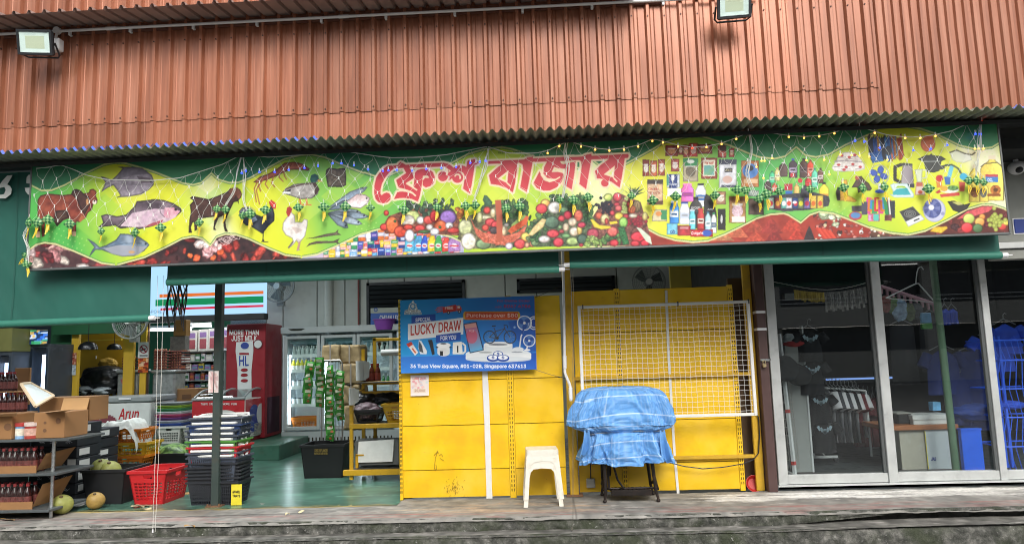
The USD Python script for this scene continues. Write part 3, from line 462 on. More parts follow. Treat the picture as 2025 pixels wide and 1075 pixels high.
for a, b, c in (((760, 250), (710, 320), (730, 370)), ((800, 240), (770, 300), (800, 345)), ((850, 225), (830, 290), (860, 330)), ((900, 200), (900, 240), (940, 280)), ((700, 280), (670, 340), (690, 470)), ((720, 280), (690, 360), (720, 490)), ((940, 190), (950, 230), (970, 260))): S.line([a, b, c], .010, '#a5553c', B)
for x in (850, 920, 990, 1060): S.line([(x, 200-(x-850)*.3), (x+25, 150-(x-850)*.25)], .006, '#5f2a1f', B)
beast([(930, 375), (960, 340), (1040, 300), (1130, 290), (1200, 285), (1185, 260), (1195, 220), (1230, 205), (1260, 220), (1268, 250), (1308, 278), (1262, 278), (1235, 290), (1270, 340), (1260, 390), (1200, 435), (1100, 440), (1010, 410), (940, 390)], B, '#8f8a86', '#c5c0bd', 9); S.poly([(1185, 260), (1195, 220), (1230, 205), (1260, 222), (1265, 258), (1235, 285), (1195, 285)], '#17524a', B, col2='#0f3a3d'); S.poly([(1200, 285), (1240, 288), (1275, 350), (1225, 420), (1230, 340)], '#3c2a2a', B); S.poly([(930, 378), (1010, 345), (1000, 400)], '#2a2a2c', B); S.line([(940, 378), (1005, 382)], .02, '#eeeeee', B); S.poly([(1255, 258), (1308, 278), (1262, 280)], '#d99a3a', B); S.line([(960, 345), (1130, 300), (1200, 300)], .015, '#5d4b46', B)
for x in (1090, 1150): S.line([(x, 435), (x+10, 490)], .014, '#d3653c', B); S.line([(x-20, 490), (x+50, 493)], .01, '#d3653c', B)
beast([(805, 465), (830, 445), (850, 470), (872, 480), (868, 530), (845, 525), (858, 580), (855, 640), (800, 690), (760, 740), (755, 800), (765, 830), (745, 830), (748, 760), (700, 730), (640, 690), (590, 680), (560, 650), (535, 600), (530, 550), (560, 515), (610, 512), (660, 540), (690, 580), (740, 600), (790, 560), (820, 510)], B, '#1e2430', '#39404f', 10); S.poly([(805, 465), (825, 448), (850, 460), (872, 480), (868, 530), (840, 520), (825, 500)], '#c92d2d', B); S.poly([(640, 620), (680, 600), (700, 630), (650, 660)], '#8ea0c0', B); S.line([(735, 830), (800, 835)], .008, '#3a2f28', B)
for i in range(5): t = np.linspace(.4, 2.9, 10); S.line(np.stack([610+(80-i*12)*np.cos(t), 590-(80-i*10)*np.sin(t)], 1), .005, '#7f8894', B)
beast([(975, 520), (1000, 505), (1020, 530), (1015, 560), (1045, 590), (1050, 650), (1110, 650), (1130, 620), (1165, 630), (1160, 690), (1140, 780), (1100, 830), (1085, 900), (1095, 912), (1060, 915), (1080, 850), (1060, 820), (1040, 850), (1000, 885), (990, 890), (1030, 830), (1020, 800), (960, 770), (930, 720), (935, 660), (960, 620), (985, 590), (968, 570)], B, '#d9cfc9', '#f4efe9', 11, ew=.01); S.poly([(965, 560), (975, 515), (1000, 505), (1022, 530), (1010, 560), (990, 605), (972, 585)], '#a8302e', B); S.poly([(1010, 690), (1060, 700), (1120, 720), (1060, 760)], '#c2aaa0', B, alpha=.6); S.line([(1030, 830), (985, 890)], .016, '#6f675f', B); S.line([(1090, 830), (1070, 908)], .016, '#c08878', B)
for x0, y0, x1, y1, c in ((1350, 520, 1720, 325, '#6f7f90'), (1340, 545, 1600, 450, '#54616f'), (1350, 560, 1660, 560, '#758493'), (1350, 565, 1730, 600, '#6b7a89'), (1350, 570, 1670, 670, '#7e8c99'), (1340, 565, 1540, 705, '#5f6d7c'), (1480, 500, 1740, 430, '#d2aeb0')):
    v = np.array([x1-x0, y1-y0]); L = np.hypot(*v); v = v/L; n = np.array([-v[1], v[0]]); o = np.array([x0, y0]); w_ = 38 if c != '#d2aeb0' else 70
    S.poly([o, o+v*L*.25+n*w_*.5, o+v*L*.6+n*w_, o+v*L*.88+n*w_*.6, o+v*L, o+v*L*.88-n*w_*.6, o+v*L*.6-n*w_, o+v*L*.25-n*w_*.5], c, B, col2=np.clip(S.c(c)*1.45, 0, 1), grad=(.2, -1), noise=.2, edge=S.c(c)*.55, ew=.015); e = o+v*L*.88; S.ell(e[0], e[1]-6, 9, 9, '#22262c', B)
for pts in ([(1150, 800), (1220, 790), (1330, 760), (1420, 745), (1450, 715), (1440, 745), (1475, 770), (1430, 770), (1330, 785), (1220, 800)], [(1150, 880), (1180, 845), (1250, 825), (1400, 825), (1460, 800), (1440, 830), (1465, 860), (1420, 840), (1250, 850), (1190, 860)]): beast(pts, B, '#6b5a4c', '#94836c', 12)
beast([(1335, 170), (1360, 150), (1430, 160), (1510, 150), (1520, 230), (1518, 310), (1480, 330), (1350, 328), (1340, 280), (1328, 210)], B, '#37302a', '#6a5d50', 13, ns=45)
# ---- vegetables: heaps of shaded shapes
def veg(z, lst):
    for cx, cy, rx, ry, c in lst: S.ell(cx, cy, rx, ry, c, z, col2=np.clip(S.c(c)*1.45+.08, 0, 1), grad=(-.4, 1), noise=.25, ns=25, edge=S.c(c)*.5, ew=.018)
leaf = ['#2f5a34', '#3f6d3c', '#27492f', '#4d7a45', '#5d8a4a']
def leaves(z, x0, y0, x1, y1, n, sd, cs=leaf, s0=14, s1=40):
    q = np.random.default_rng(sd)
    for i in range(n): c = cs[q.integers(len(cs))]; S.ell(q.uniform(x0, x1), q.uniform(y0, y1), q.uniform(s0, s1), q.uniform(s0, s1)*.7, c, z, ang=q.uniform(0, 180), noise=.5, ns=60, edge=S.c(c)*.5, ew=.012)
for z_, pts_, c_ in ((C, [(255, 800), (320, 690), (480, 630), (700, 600), (930, 640), (1000, 780), (990, 870), (650, 850), (300, 850)], '#5c3428'), (C, [(960, 900), (1000, 700), (1150, 660), (1230, 590), (1402, 560), (1402, 980), (1100, 990)], '#4c4a34'), (D, [(0, 600), (60, 540), (290, 620), (300, 780), (420, 700), (520, 510), (820, 510), (900, 700), (1000, 960), (0, 980)], '#3a4632'), (D, [(900, 965), (880, 720), (960, 600), (1150, 480), (1340, 560), (1400, 760), (1449, 965)], '#5a3730')): S.poly(pts_, c_, z_, noise=.6, ns=30, col2=S.c(c_)*1.5)
leaves(C, 480, 540, 930, 680, 60, 1, ['#44604a', '#36523f', '#5a7a58', '#2f4a38']); leaves(C, 950, 620, 1010, 700, 12, 2, ['#b8553f', '#6d8d3f', '#c9732f'])
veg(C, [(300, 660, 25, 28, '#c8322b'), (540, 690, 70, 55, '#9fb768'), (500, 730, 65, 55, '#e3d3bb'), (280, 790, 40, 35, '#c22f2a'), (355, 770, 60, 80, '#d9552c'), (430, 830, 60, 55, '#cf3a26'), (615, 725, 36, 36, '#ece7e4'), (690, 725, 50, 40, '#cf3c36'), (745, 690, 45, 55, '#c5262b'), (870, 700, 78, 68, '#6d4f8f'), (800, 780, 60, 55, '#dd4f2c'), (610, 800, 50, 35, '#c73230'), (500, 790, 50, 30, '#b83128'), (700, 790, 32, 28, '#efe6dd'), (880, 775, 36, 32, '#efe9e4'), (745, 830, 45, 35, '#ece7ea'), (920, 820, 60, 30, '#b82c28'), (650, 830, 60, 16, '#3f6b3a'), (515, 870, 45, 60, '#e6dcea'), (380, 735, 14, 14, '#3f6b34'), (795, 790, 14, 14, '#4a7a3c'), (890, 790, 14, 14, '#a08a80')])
leaves(C, 1180, 560, 1290, 640, 10, 3, ['#5d7f52', '#3f6443']); S.poly([(1205, 495), (1230, 500), (1280, 560), (1270, 600), (1215, 590), (1190, 540)], '#3c6247', C, noise=.3, edge='#22402c'); leaves(D, 60, 540, 290, 700, 50, 4)
veg(C, [(1230, 635, 35, 35, '#c8352e'), (1285, 660, 28, 45, '#dfc28a'), (1215, 700, 60, 22, '#ddd39a'), (1260, 745, 50, 40, '#c53338'), (1310, 770, 45, 40, '#be2f33'), (1215, 795, 35, 33, '#cf3b30'), (1295, 820, 45, 36, '#3e3335'), (1245, 845, 22, 22, '#c8372f'), (1385, 820, 36, 50, '#e6bf86'), (1160, 700, 30, 50, '#d6d68a'), (1030, 790, 65, 75, '#b9c283'), (1060, 920, 72, 80, '#e4d9b8'), (1195, 945, 72, 50, '#5d7350')]); veg(D, [(75, 825, 30, 48, '#e2b98a'), (100, 770, 22, 18, '#e6dccd')])
for i in range(7): S.line([(130+i*22, 840-i*12), (190+i*16, 770-i*14)], .045, ('#d35a33', '#c44a2a')[i % 2], D); S.line([(150+i*15, 780-i*10), (200+i*12, 730-i*8)], .02, '#8fae5a', D)
S.poly([(1075, 700), (1130, 860), (1200, 930), (1402, 960), (1402, 870), (1200, 840), (1120, 790)], '#b9553c', C, col2='#d0705a', ns=50, noise=.35); S.poly([(0, 850), (80, 870), (200, 840), (290, 770), (260, 860), (160, 930), (0, 960)], '#b9553c', D, col2='#d0705a', ns=50, noise=.35); S.line([(1330, 540), (1345, 700), (1345, 920)], .055, '#b5583f', C)
veg(D, [(280, 880, 48, 45, '#e3a04a'), (225, 945, 55, 48, '#c9383a'), (340, 945, 28, 30, '#cf6a52'), (290, 955, 26, 28, '#d98a6a'), (125, 965, 36, 34, '#d8c4cf'), (365, 930, 40, 40, '#5f7a50')])
leaves(D, 510, 500, 820, 640, 45, 5); leaves(D, 310, 650, 480, 900, 24, 6, leaf+['#7d8f5f']); leaves(D, 800, 580, 900, 800, 24, 7)
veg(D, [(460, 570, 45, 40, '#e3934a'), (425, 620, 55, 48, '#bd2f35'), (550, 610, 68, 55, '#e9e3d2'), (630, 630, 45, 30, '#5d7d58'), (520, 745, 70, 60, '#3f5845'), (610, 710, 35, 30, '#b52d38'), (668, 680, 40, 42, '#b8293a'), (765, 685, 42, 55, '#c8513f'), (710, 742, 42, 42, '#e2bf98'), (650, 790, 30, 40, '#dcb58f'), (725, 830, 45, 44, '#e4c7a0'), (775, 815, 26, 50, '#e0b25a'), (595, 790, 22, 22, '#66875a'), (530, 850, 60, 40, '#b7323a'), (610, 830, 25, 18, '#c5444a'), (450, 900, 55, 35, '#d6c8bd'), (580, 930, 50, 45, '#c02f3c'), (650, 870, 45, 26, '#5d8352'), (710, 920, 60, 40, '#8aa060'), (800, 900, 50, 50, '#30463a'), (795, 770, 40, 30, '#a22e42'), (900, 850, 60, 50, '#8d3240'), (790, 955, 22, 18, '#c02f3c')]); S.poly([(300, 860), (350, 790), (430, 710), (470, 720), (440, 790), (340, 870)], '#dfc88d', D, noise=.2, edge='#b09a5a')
leaves(D, 840, 880, 1010, 950, 20, 8, ['#8fae5a', '#6d9448', '#a8c070']); leaves(D, 1000, 860, 1140, 930, 12, 9)
for i in range(60): S.ell(1010+RNG.normal(0, 46), 600+RNG.normal(0, 34), 15, 15, '#2b2533', D, edge='#15121c', ew=.012)
for i in range(22): S.ell(1192+RNG.normal(0, 18), 600+RNG.normal(0, 42), 13, 13, '#c3cf86', D, edge='#8da04e', ew=.01)
for i in range(36): S.ell(1300+RNG.normal(0, 45), 740+RNG.normal(0, 30), 17, 17, '#a32a38', D, edge='#6d1626', ew=.012)
veg(D, [(1040, 515, 42, 36, '#a8c85a'), (1125, 515, 42, 44, '#b33440'), (1120, 580, 30, 22, '#a82c38'), (1135, 615, 34, 30, '#c24a4a'), (955, 685, 36, 36, '#c94a34'), (1080, 660, 28, 28, '#a52f38'), (1010, 715, 42, 48, '#e3c67a'), (1025, 735, 20, 30, '#c8413a'), (1140, 690, 44, 38, '#e2a33c'), (1230, 580, 22, 26, '#b53a3a'), (1300, 600, 46, 58, '#6d5a3c'), (1258, 625, 40, 40, '#d2542f'), (1205, 690, 30, 26, '#b5323c'), (1270, 685, 40, 22, '#e6d0a8'), (1380, 690, 28, 40, '#e0c66a'), (1080, 830, 52, 48, '#c8524a'), (1180, 745, 42, 50, '#7cba50'), (1095, 935, 44, 34, '#c02a33'), (1320, 880, 75, 52, '#b8232f'), (1290, 940, 45, 32, '#c02a33'), (1380, 935, 45, 35, '#b5202d')])
S.poly([(875, 720), (895, 715), (960, 770), (1060, 780), (1070, 800), (980, 812), (910, 790)], '#e8cf3a', D, edge='#b79d26', noise=.1); S.poly([(1050, 740), (1120, 735), (1130, 755), (1060, 765)], '#e8cf3a', D); S.poly([(1130, 790), (1185, 780), (1220, 880), (1235, 945), (1180, 955), (1150, 880)], '#2f6a3c', D, noise=.5, ns=60, edge='#1c4528'); S.poly([(1300, 790), (1340, 800), (1430, 880), (1445, 950), (1390, 920)], '#e7e8e2', D, col2='#bcd0a8', ns=12)
for a in range(-70, 250, 18): t = math.radians(a); L = 80+40*math.sin(a); S.poly([(1262, 505), (1265+L*.5*math.cos(t)-8, 490-L*.6*abs(math.sin(t))-10), (1265+L*math.cos(t), 470-L*abs(math.sin(t))*1.0), (1275, 508)], leaf[a % 5], D, edge='#1f3a28')
for i in range(-2, 4): S.line([(1260+i*14, 550), (1280+i*14, 650)], .005, '#3d3322', D)
# ---- packets and bottles
def pack(z, x0, y0, x1, y1, c, c2=None, lab=None, top=None, sl=0, ink='#ffffff'):
    S.poly([(x0, y0), (x1, y0-sl), (x1-2, (y0+y1)/2), (x1, y1-sl), (x0, y1), (x0+2, (y0+y1)/2)], c, z, col2=c2, ns=16, noise=.2, edge=S.c(c)*.62, ew=.012)
    if top: S.rect(x0, y0, x1, y0+(y1-y0)*.18, top, z)
    if lab: S.ell((x0+x1)/2, y0+(y1-y0)*.55, (x1-x0)*.33, (y1-y0)*.24, lab, z, noise=.3, ns=60); S.rect(x0+(x1-x0)*.2, y0+(y1-y0)*.26, x1-(x1-x0)*.2, y0+(y1-y0)*.36, ink, z, alpha=.85)
for a in (('#7d2a24', 305, 130, 425, 230, '#c98a5a'), ('#8d332b', 425, 130, 470, 220, '#e0c6b0'), ('#a23a33', 470, 125, 525, 240, '#e3b48a'), ('#b5372f', 525, 110, 605, 235, '#e8d0c0'), ('#7a2f28', 605, 120, 740, 210, '#b98a5a'), ('#8a2c28', 790, 130, 868, 245, '#d9a08a'), ('#8d3028', 893, 155, 945, 240, '#d8b090'), ('#7f3128', 95, 262, 160, 415, '#e8ddd0'), ('#a34e30', 165, 270, 232, 415, '#ecdcc8'), ('#8d3d2c', 238, 258, 303, 410, '#e6d5c2'), ('#9c4038', 357, 255, 435, 372, '#e8d8d0')): pack(E_, a[1], a[2], a[3], a[4], a[0], np.clip(S.c(a[0])*1.3, 0, 1), a[5])
S.ell(838, 158, 32, 28, '#3a1a18', E_); S.ell(838, 210, 32, 26, '#c95a4a', E_)
pack(E_, 468, 250, 610, 465, '#9c9178', '#b5aa92', '#6f6555', '#3a8a4e'); S.rect(485, 250, 600, 320, '#2f8a52', E_); S.ell(540, 280, 34, 18, '#e8f0e8', E_)
pack(E_, 635, 245, 785, 440, '#8f3a2a'); S.rect(655, 265, 765, 415, '#efe7d2', E_); S.rect(663, 315, 757, 405, '#5fa6a0', E_, col2='#7fae5a', ns=10); S.text('Pansari', 670, 275, 750, 305, '#b03a2a', E_)
pack(E_, 800, 260, 965, 520, '#e8e8ee', '#cfd0da', None, '#3c3f55'); S.rect(852, 340, 925, 378, '#2b2b33', E_); S.text('GOLD', 862, 350, 915, 368, '#e8d9a0', E_); S.ell(880, 445, 45, 34, '#c9a59a', E_); S.rect(822, 495, 955, 518, '#4a4d60', E_)
pack(E_, 1005, 270, 1170, 515, '#b06a38', '#c4824a'); S.ell(1090, 365, 72, 68, '#4a7fc4', E_); S.ell(1092, 340, 28, 26, '#2b2f3a', E_); S.rect(1030, 440, 1160, 480, '#d9b48a', E_)
pack(E_, 138, 445, 285, 678, '#d9b08a', '#e6c9a4', None, '#3c322e'); S.text('Chakki', 150, 520, 243, 545, '#a8332a', E_); S.text('FRESH ATTA', 152, 555, 258, 580, '#7d2a22', E_); S.ell(180, 610, 26, 14, '#b8663a', E_); S.rect(150, 640, 285, 678, '#5a3a2a', E_)
pack(E_, 183, 720, 322, 830, '#cfc39a', '#ddd2aa'); S.rect(265, 728, 320, 815, '#3a8a58', E_); S.ell(245, 760, 28, 22, '#d98a4a', E_)
pack(E_, 318, 395, 440, 520, '#dfe6ee', None, None); S.rect(340, 395, 418, 550, '#263a78', E_); S.rect(362, 402, 388, 455, '#f0f0f0', E_); S.rect(325, 525, 450, 600, '#eef1f4', E_); S.text('Sugar', 345, 478, 412, 502, '#ffffff', E_); S.rect(318, 400, 338, 500, '#3f8a7a', E_)
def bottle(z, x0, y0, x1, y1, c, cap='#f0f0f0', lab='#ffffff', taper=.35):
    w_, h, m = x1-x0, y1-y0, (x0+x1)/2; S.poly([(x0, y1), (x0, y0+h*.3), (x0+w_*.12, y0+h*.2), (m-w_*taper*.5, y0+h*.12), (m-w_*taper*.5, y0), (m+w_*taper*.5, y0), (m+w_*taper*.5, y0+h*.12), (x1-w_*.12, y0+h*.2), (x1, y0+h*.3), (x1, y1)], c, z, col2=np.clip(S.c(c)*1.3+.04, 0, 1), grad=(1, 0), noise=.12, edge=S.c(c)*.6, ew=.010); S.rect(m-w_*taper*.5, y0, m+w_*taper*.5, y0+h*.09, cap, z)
    if lab: S.rect(x0+w_*.08, y0+h*.48, x1-w_*.08, y0+h*.72, lab, z); S.rect(x0+w_*.2, y0+h*.55, x1-w_*.2, y0+h*.63, S.c(c)*.7, z)
bottle(E_, 452, 480, 568, 650, '#e060a8', '#f08ac0', '#a03a9a', .7); bottle(E_, 583, 480, 682, 700, '#e3e8ee', '#30343a', '#3a6ab0', .6); bottle(E_, 530, 605, 645, 895, '#30302f', '#1c1c1c', '#2a2a2a', .4); S.text('SYOSS', 545, 695, 625, 718, '#e8e8e8', E_)
S.poly([(660, 900), (662, 640), (680, 575), (720, 600), (760, 680), (780, 760), (780, 935), (700, 935)], '#2c2b2c', E_, noise=.2, edge='#111111'); S.text('AXE', 695, 712, 745, 728, '#d8d8d8', E_)
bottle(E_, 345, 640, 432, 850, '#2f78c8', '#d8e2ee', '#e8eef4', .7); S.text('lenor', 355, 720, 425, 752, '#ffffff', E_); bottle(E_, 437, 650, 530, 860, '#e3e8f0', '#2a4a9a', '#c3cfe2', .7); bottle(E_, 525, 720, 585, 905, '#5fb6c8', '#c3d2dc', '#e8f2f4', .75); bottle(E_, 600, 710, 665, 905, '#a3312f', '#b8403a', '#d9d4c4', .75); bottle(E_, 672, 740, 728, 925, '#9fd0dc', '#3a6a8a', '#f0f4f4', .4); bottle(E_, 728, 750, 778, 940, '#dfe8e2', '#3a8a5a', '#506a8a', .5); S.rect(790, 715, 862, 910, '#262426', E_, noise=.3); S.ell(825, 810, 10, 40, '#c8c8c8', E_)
pack(E_, 318, 848, 420, 952, '#5fc0e0', '#8ad2ea'); S.text('ob', 350, 905, 395, 942, '#223a7a', E_); pack(E_, 418, 868, 540, 962, '#b8323a', '#8d2a38'); S.rect(440, 880, 520, 900, '#e8c8c8', E_, alpha=.6)
pack(E_, 538, 905, 745, 972, '#c8282f'); S.ell(690, 938, 45, 30, '#3a5ab8', E_); S.text('Colgate', 545, 925, 655, 958, '#ffffff', E_)
pack(E_, 770, 555, 865, 675, '#9c6a50', '#b58a6a', '#d8cdb8'); pack(E_, 893, 600, 1050, 845, '#a06a3a', '#bb8a58', '#e2c2cc', '#7a4a2a'); S.rect(920, 785, 1040, 838, '#e8e4dc', E_); S.text('RICE', 920, 660, 985, 680, '#f0d070', E_); pack(E_, 1072, 620, 1215, 770, '#4a3a34', '#5e4a40'); pack(E_, 1070, 545, 1170, 600, '#7d8d84', '#9aa8a0')
for x0, y0, x1, y1, c, cap, lab in ((280, 285, 360, 420, '#4a3836', '#e8e8e8', None), (370, 252, 450, 430, '#3a2f38', '#3a5ab8', '#b8a8c8'), (470, 250, 545, 430, '#43322f', '#26232a', '#5a4a50'), (540, 262, 600, 420, '#c8452f', '#8d3a2a', '#e0a08a'), (190, 365, 245, 480, '#3fa878', '#2a5a48', '#bfe0d0'), (240, 335, 290, 460, '#c8b878', '#c8a84a', '#e8e0c0'), (580, 340, 640, 520, '#58b596', '#2f8a6a', '#d0e8de'), (635, 338, 690, 480, '#5a3a34', '#3a2a28', '#f0e0e0'), (145, 450, 210, 560, '#3a2a2c', '#e8e8e8', None), (215, 478, 265, 560, '#b84a34', '#d86a4a', '#e8c0b0'), (520, 425, 580, 510, '#b8302f', '#e0e0e0', '#d84a4a'), (415, 480, 470, 610, '#c8a45a', '#b8924a', None), (480, 500, 560, 620, '#34353f', '#26262c', None), (650, 470, 740, 690, '#e8c83a', '#2f2f2f', '#d89a3a')): bottle(G, x0, y0, x1, y1, c, cap, lab)
S.ell(405, 405, 22, 22, '#c82f3a', G); S.ell(475, 455, 22, 22, '#c82f3a', G); S.rect(330, 485, 405, 545, '#b8303f', G); S.rect(340, 550, 405, 610, '#2f6ab8', G)
S.poly([(165, 640), (180, 715), (330, 740), (560, 725), (735, 690), (750, 640), (740, 600), (600, 560), (200, 590)], '#3a3a40', G, noise=.4, ns=40)
for i, (x0, c) in enumerate(((178, '#b8d0c0'), (240, '#8d3a34'), (298, '#5aa89a'), (345, '#d8dce4'), (405, '#26407a'), (455, '#6a7a5a'), (510, '#8a7ab8'), (570, '#d8b84a'), (632, '#e0c04a'))): S.rect(x0, 612-(i > 6)*20, x0+56, 712, c, G, noise=.3, ns=50, edge=S.c(c)*.6); S.ell(x0+28, 665, 19, 24, ('#c8384a', '#e8a83a', '#e8e8e8', '#d84a3a', '#c82f3a', '#d8d83a', '#c83a5a', '#d86a2a', '#d8543a')[i], G)
S.ell(425, 655, 19, 13, '#f0f0f4', G)
S.poly([(765, 340), (800, 285), (830, 220), (890, 192), (980, 200), (1030, 250), (1070, 310), (1072, 350), (1000, 372), (790, 368)], '#e3ddd8', G, noise=.15, ns=30, edge='#b5aeb0')
for cx, cy in ((860, 225), (930, 240), (980, 220), (830, 310), (900, 330), (960, 305), (1030, 330), (880, 355)): S.ell(cx, cy, 16, 12, '#b8403f', G); S.line([(cx-50, cy+20), (cx+40, cy+14)], .004, '#7a7a84', G)
S.line([(790, 280), (900, 270), (1050, 285)], .012, '#a8a0a4', G)
S.poly([(805, 560), (820, 515), (850, 520), (855, 450), (910, 448), (915, 590), (960, 610), (1000, 640), (980, 655), (900, 645), (850, 640), (815, 640)], '#d8a43a', G, noise=.2, edge='#8d6a22'); S.poly([(803, 560), (820, 515), (845, 530), (845, 635), (815, 638)], '#3c3632', G)
S.poly([(948, 520), (985, 460), (1000, 420), (1040, 412), (1070, 450), (1110, 480), (1138, 530), (1120, 550), (1060, 545), (1010, 570), (1000, 520)], '#4a3a33', G, noise=.3, edge='#241a16'); S.ell(1000, 430, 20, 20, '#a84a3a', G)
for a in range(4): t = math.radians(90*a+20); S.ell(1200+50*math.cos(t), 400+46*math.sin(t), 38, 30, '#3a56b0', G, ang=math.degrees(t), edge='#26407a')
t = np.linspace(0, 6.3, 40); S.line(np.stack([1205+88*np.cos(t), 405+92*np.sin(t)], 1), .006, '#8a94b8', G); S.rect(1195, 480, 1220, 540, '#c8ccd8', G); S.ell(1210, 555, 45, 18, '#3a5ab0', G)
q = np.random.default_rng(5)
for i in range(26): x = 1095+i*12; c = ['#26324a', '#2f5aa8', '#4a86c8', '#2a2f3a', '#3f8ad0', '#c8643a', '#d89a3a', '#b8482f'][min(7, int(i/26*8)) if q.random() < .7 else q.integers(8)]; S.poly([(x, 60+q.uniform(-30, 20)), (x+14, 50+q.uniform(-30, 20)), (x+40, 240+q.uniform(-20, 40)), (x+20, 250+q.uniform(-20, 40))], c, G, noise=.4, ns=40, edge=S.c(c)*.6)
S.poly([(1120, 200), (1220, 180), (1245, 275), (1140, 295)], '#2a5a98', G, noise=.4); S.ell(1290, 180, 32, 45, '#33383f', G)
for i in range(11): c = ['#d84a8a', '#d8782a', '#3a8ac8', '#3a9a5a', '#c83a3a', '#e8c83a'][i % 6]; S.line([(1100+i*20, 760-i % 3*20), (1110+i*18, 610+i % 4*12)], .045, c, G)
S.rect(1280, 640, 1350, 800, '#33383f', G, noise=.2); S.line([(1290, 610), (1305, 770)], .014, '#e0e0d8', G); S.line([(1255, 620), (1280, 780)], .03, '#2f8a4a', G); S.poly([(950, 690), (1040, 685), (1045, 740), (955, 740)], '#4a4248', G); S.ell(985, 780, 60, 40, '#b8434a', G); S.ell(985, 775, 45, 28, '#5a8ac0', G); S.rect(1100, 760, 1210, 830, '#b8607a', G, noise=.5, ns=60); S.rect(1105, 770, 1130, 825, '#d8a0d0', G); S.rect(1150, 765, 1200, 825, '#58c0b0', G); S.rect(1255, 770, 1320, 825, '#6a3a3a', G, noise=.4); S.rect(1042, 650, 1095, 770, '#4a4a58', G)
# ---- kitchen things at the right end
S.ell(455, 260, 58, 62, '#c8673f', Hh, noise=.15, edge='#a24e2e'); S.rect(425, 195, 495, 230, '#c8673f', Hh)
S.poly([(370, 380), (430, 350), (470, 345), (480, 335), (495, 348), (560, 355), (598, 380), (560, 395), (545, 470), (500, 485), (440, 478), (420, 400)], '#3c3f3c', Hh, noise=.2, edge='#1f211f'); S.line([(420, 398), (550, 396)], .012, '#7d827d', Hh); S.line([(540, 440), (600, 428), (660, 430), (700, 460), (720, 500)], .014, '#3a3a3a', Hh); S.ell(555, 445, 32, 16, '#3c3f3c', Hh)
S.poly([(625, 330), (660, 310), (730, 322), (790, 350), (800, 385), (740, 408), (680, 405), (645, 385)], '#d8dcd8', Hh, alpha=.75, edge='#9a9a90'); S.line([(622, 328), (680, 308), (740, 335), (800, 345), (828, 325)], .012, '#5a5a4a', Hh)
S.poly([(255, 425), (330, 425), (345, 590), (240, 585)], '#b0a8ac', Hh, col2='#8a8288', grad=(1, 0), edge='#5a5458'); S.line([(250, 420), (195, 440), (195, 540), (240, 560)], .03, '#33332f', Hh); S.rect(240, 572, 348, 602, '#33353a', Hh); S.poly([(225, 425), (260, 408), (330, 415), (335, 430)], '#4a4a4a', Hh)
S.poly([(350, 460), (412, 455), (405, 560), (368, 560)], '#cfd8cf', Hh, alpha=.85, edge='#8a948a'); S.line([(412, 465), (440, 465), (438, 525), (410, 528)], .01, '#c8d0c8', Hh); S.poly([(360, 560), (412, 560), (435, 660), (352, 660)], '#d8c4b8', Hh, edge='#a8665a'); S.rect(365, 562, 410, 592, '#b8604a', Hh); S.ell(393, 637, 18, 14, '#c85a48', Hh)
S.poly([(155, 580), (185, 568), (290, 570), (345, 655), (340, 680), (190, 680), (150, 655), (190, 655)], '#d5e6e6', Hh, edge='#8ab0b0'); S.poly([(175, 640), (210, 612), (290, 605), (320, 660), (180, 660)], '#3aa8b0', Hh); S.poly([(200, 605), (215, 588), (270, 590), (285, 605)], '#9cc63c', Hh)
S.poly([(228, 790), (335, 748), (430, 850), (300, 910)], '#e3e6e4', Hh, edge='#9a9f9c'); S.poly([(230, 790), (335, 750), (395, 815), (280, 868)], '#3a3c3c', Hh); [S.line(np.stack([312+rr*np.cos(t), 808+rr*.6*np.sin(t)], 1), .005, '#8a8c8a', Hh) for rr in (14, 28, 44)]; S.poly([(340, 858), (385, 840), (390, 848), (345, 868)], '#33363a', Hh)
S.ell(505, 780, 88, 92, '#c2c4dd', Hh, edge='#8f92b8'); S.ell(490, 765, 70, 76, '#4a5590', Hh, noise=.2); [S.poly([(480, 758), (480+70*math.cos(a-.25), 765+70*math.sin(a-.25)), (480+70*math.cos(a+.25), 765+70*math.sin(a+.25))], '#7a84b8', Hh, alpha=.7) for a in np.arange(0, 6.2, 1.05)]; S.ell(480, 758, 22, 22, '#dcdde8', Hh); S.ell(570, 805, 14, 14, '#8f92b8', Hh)
S.poly([(605, 710), (660, 705), (740, 735), (790, 722), (760, 770), (700, 798), (650, 780)], '#33332f', Hh, edge='#191917'); S.poly([(640, 715), (700, 712), (730, 735), (690, 740)], '#c3c36a', Hh)
S.poly([(515, 540), (560, 540), (565, 600), (525, 605)], '#d88a3a', Hh); S.ell(545, 528, 30, 25, '#c8343a', Hh); S.poly([(580, 518), (632, 512), (628, 578), (592, 580)], '#3a6ab0', Hh); S.line([(620, 520), (645, 425)], .035, '#6ac0d8', Hh); S.ell(625, 620, 72, 26, '#e0e4d8', Hh); S.ell(650, 605, 42, 20, '#5a8a4a', Hh, noise=.5); S.ell(580, 610, 30, 22, '#d8a83a', Hh); S.poly([(545, 655), (700, 638), (703, 665), (555, 678)], '#c8483f', Hh); S.poly([(695, 555), (748, 560), (740, 632), (705, 632)], '#c8584a', Hh); S.ell(735, 515, 32, 28, '#3aa8d0', Hh); S.line([(590, 425), (640, 422), (690, 450), (712, 490)], .016, '#4a5a4a', Hh); S.poly([(510, 640), (545, 615), (555, 640), (530, 650)], '#b83a3a', Hh)
for x0, y0, x1, y1 in ((865, 350, 1050, 705), (775, 425, 860, 715), (860, 560, 930, 715)): bottle(Hh, x0, y0, x1, y1, '#d0b24a', '#e6d9b8', None, .3)
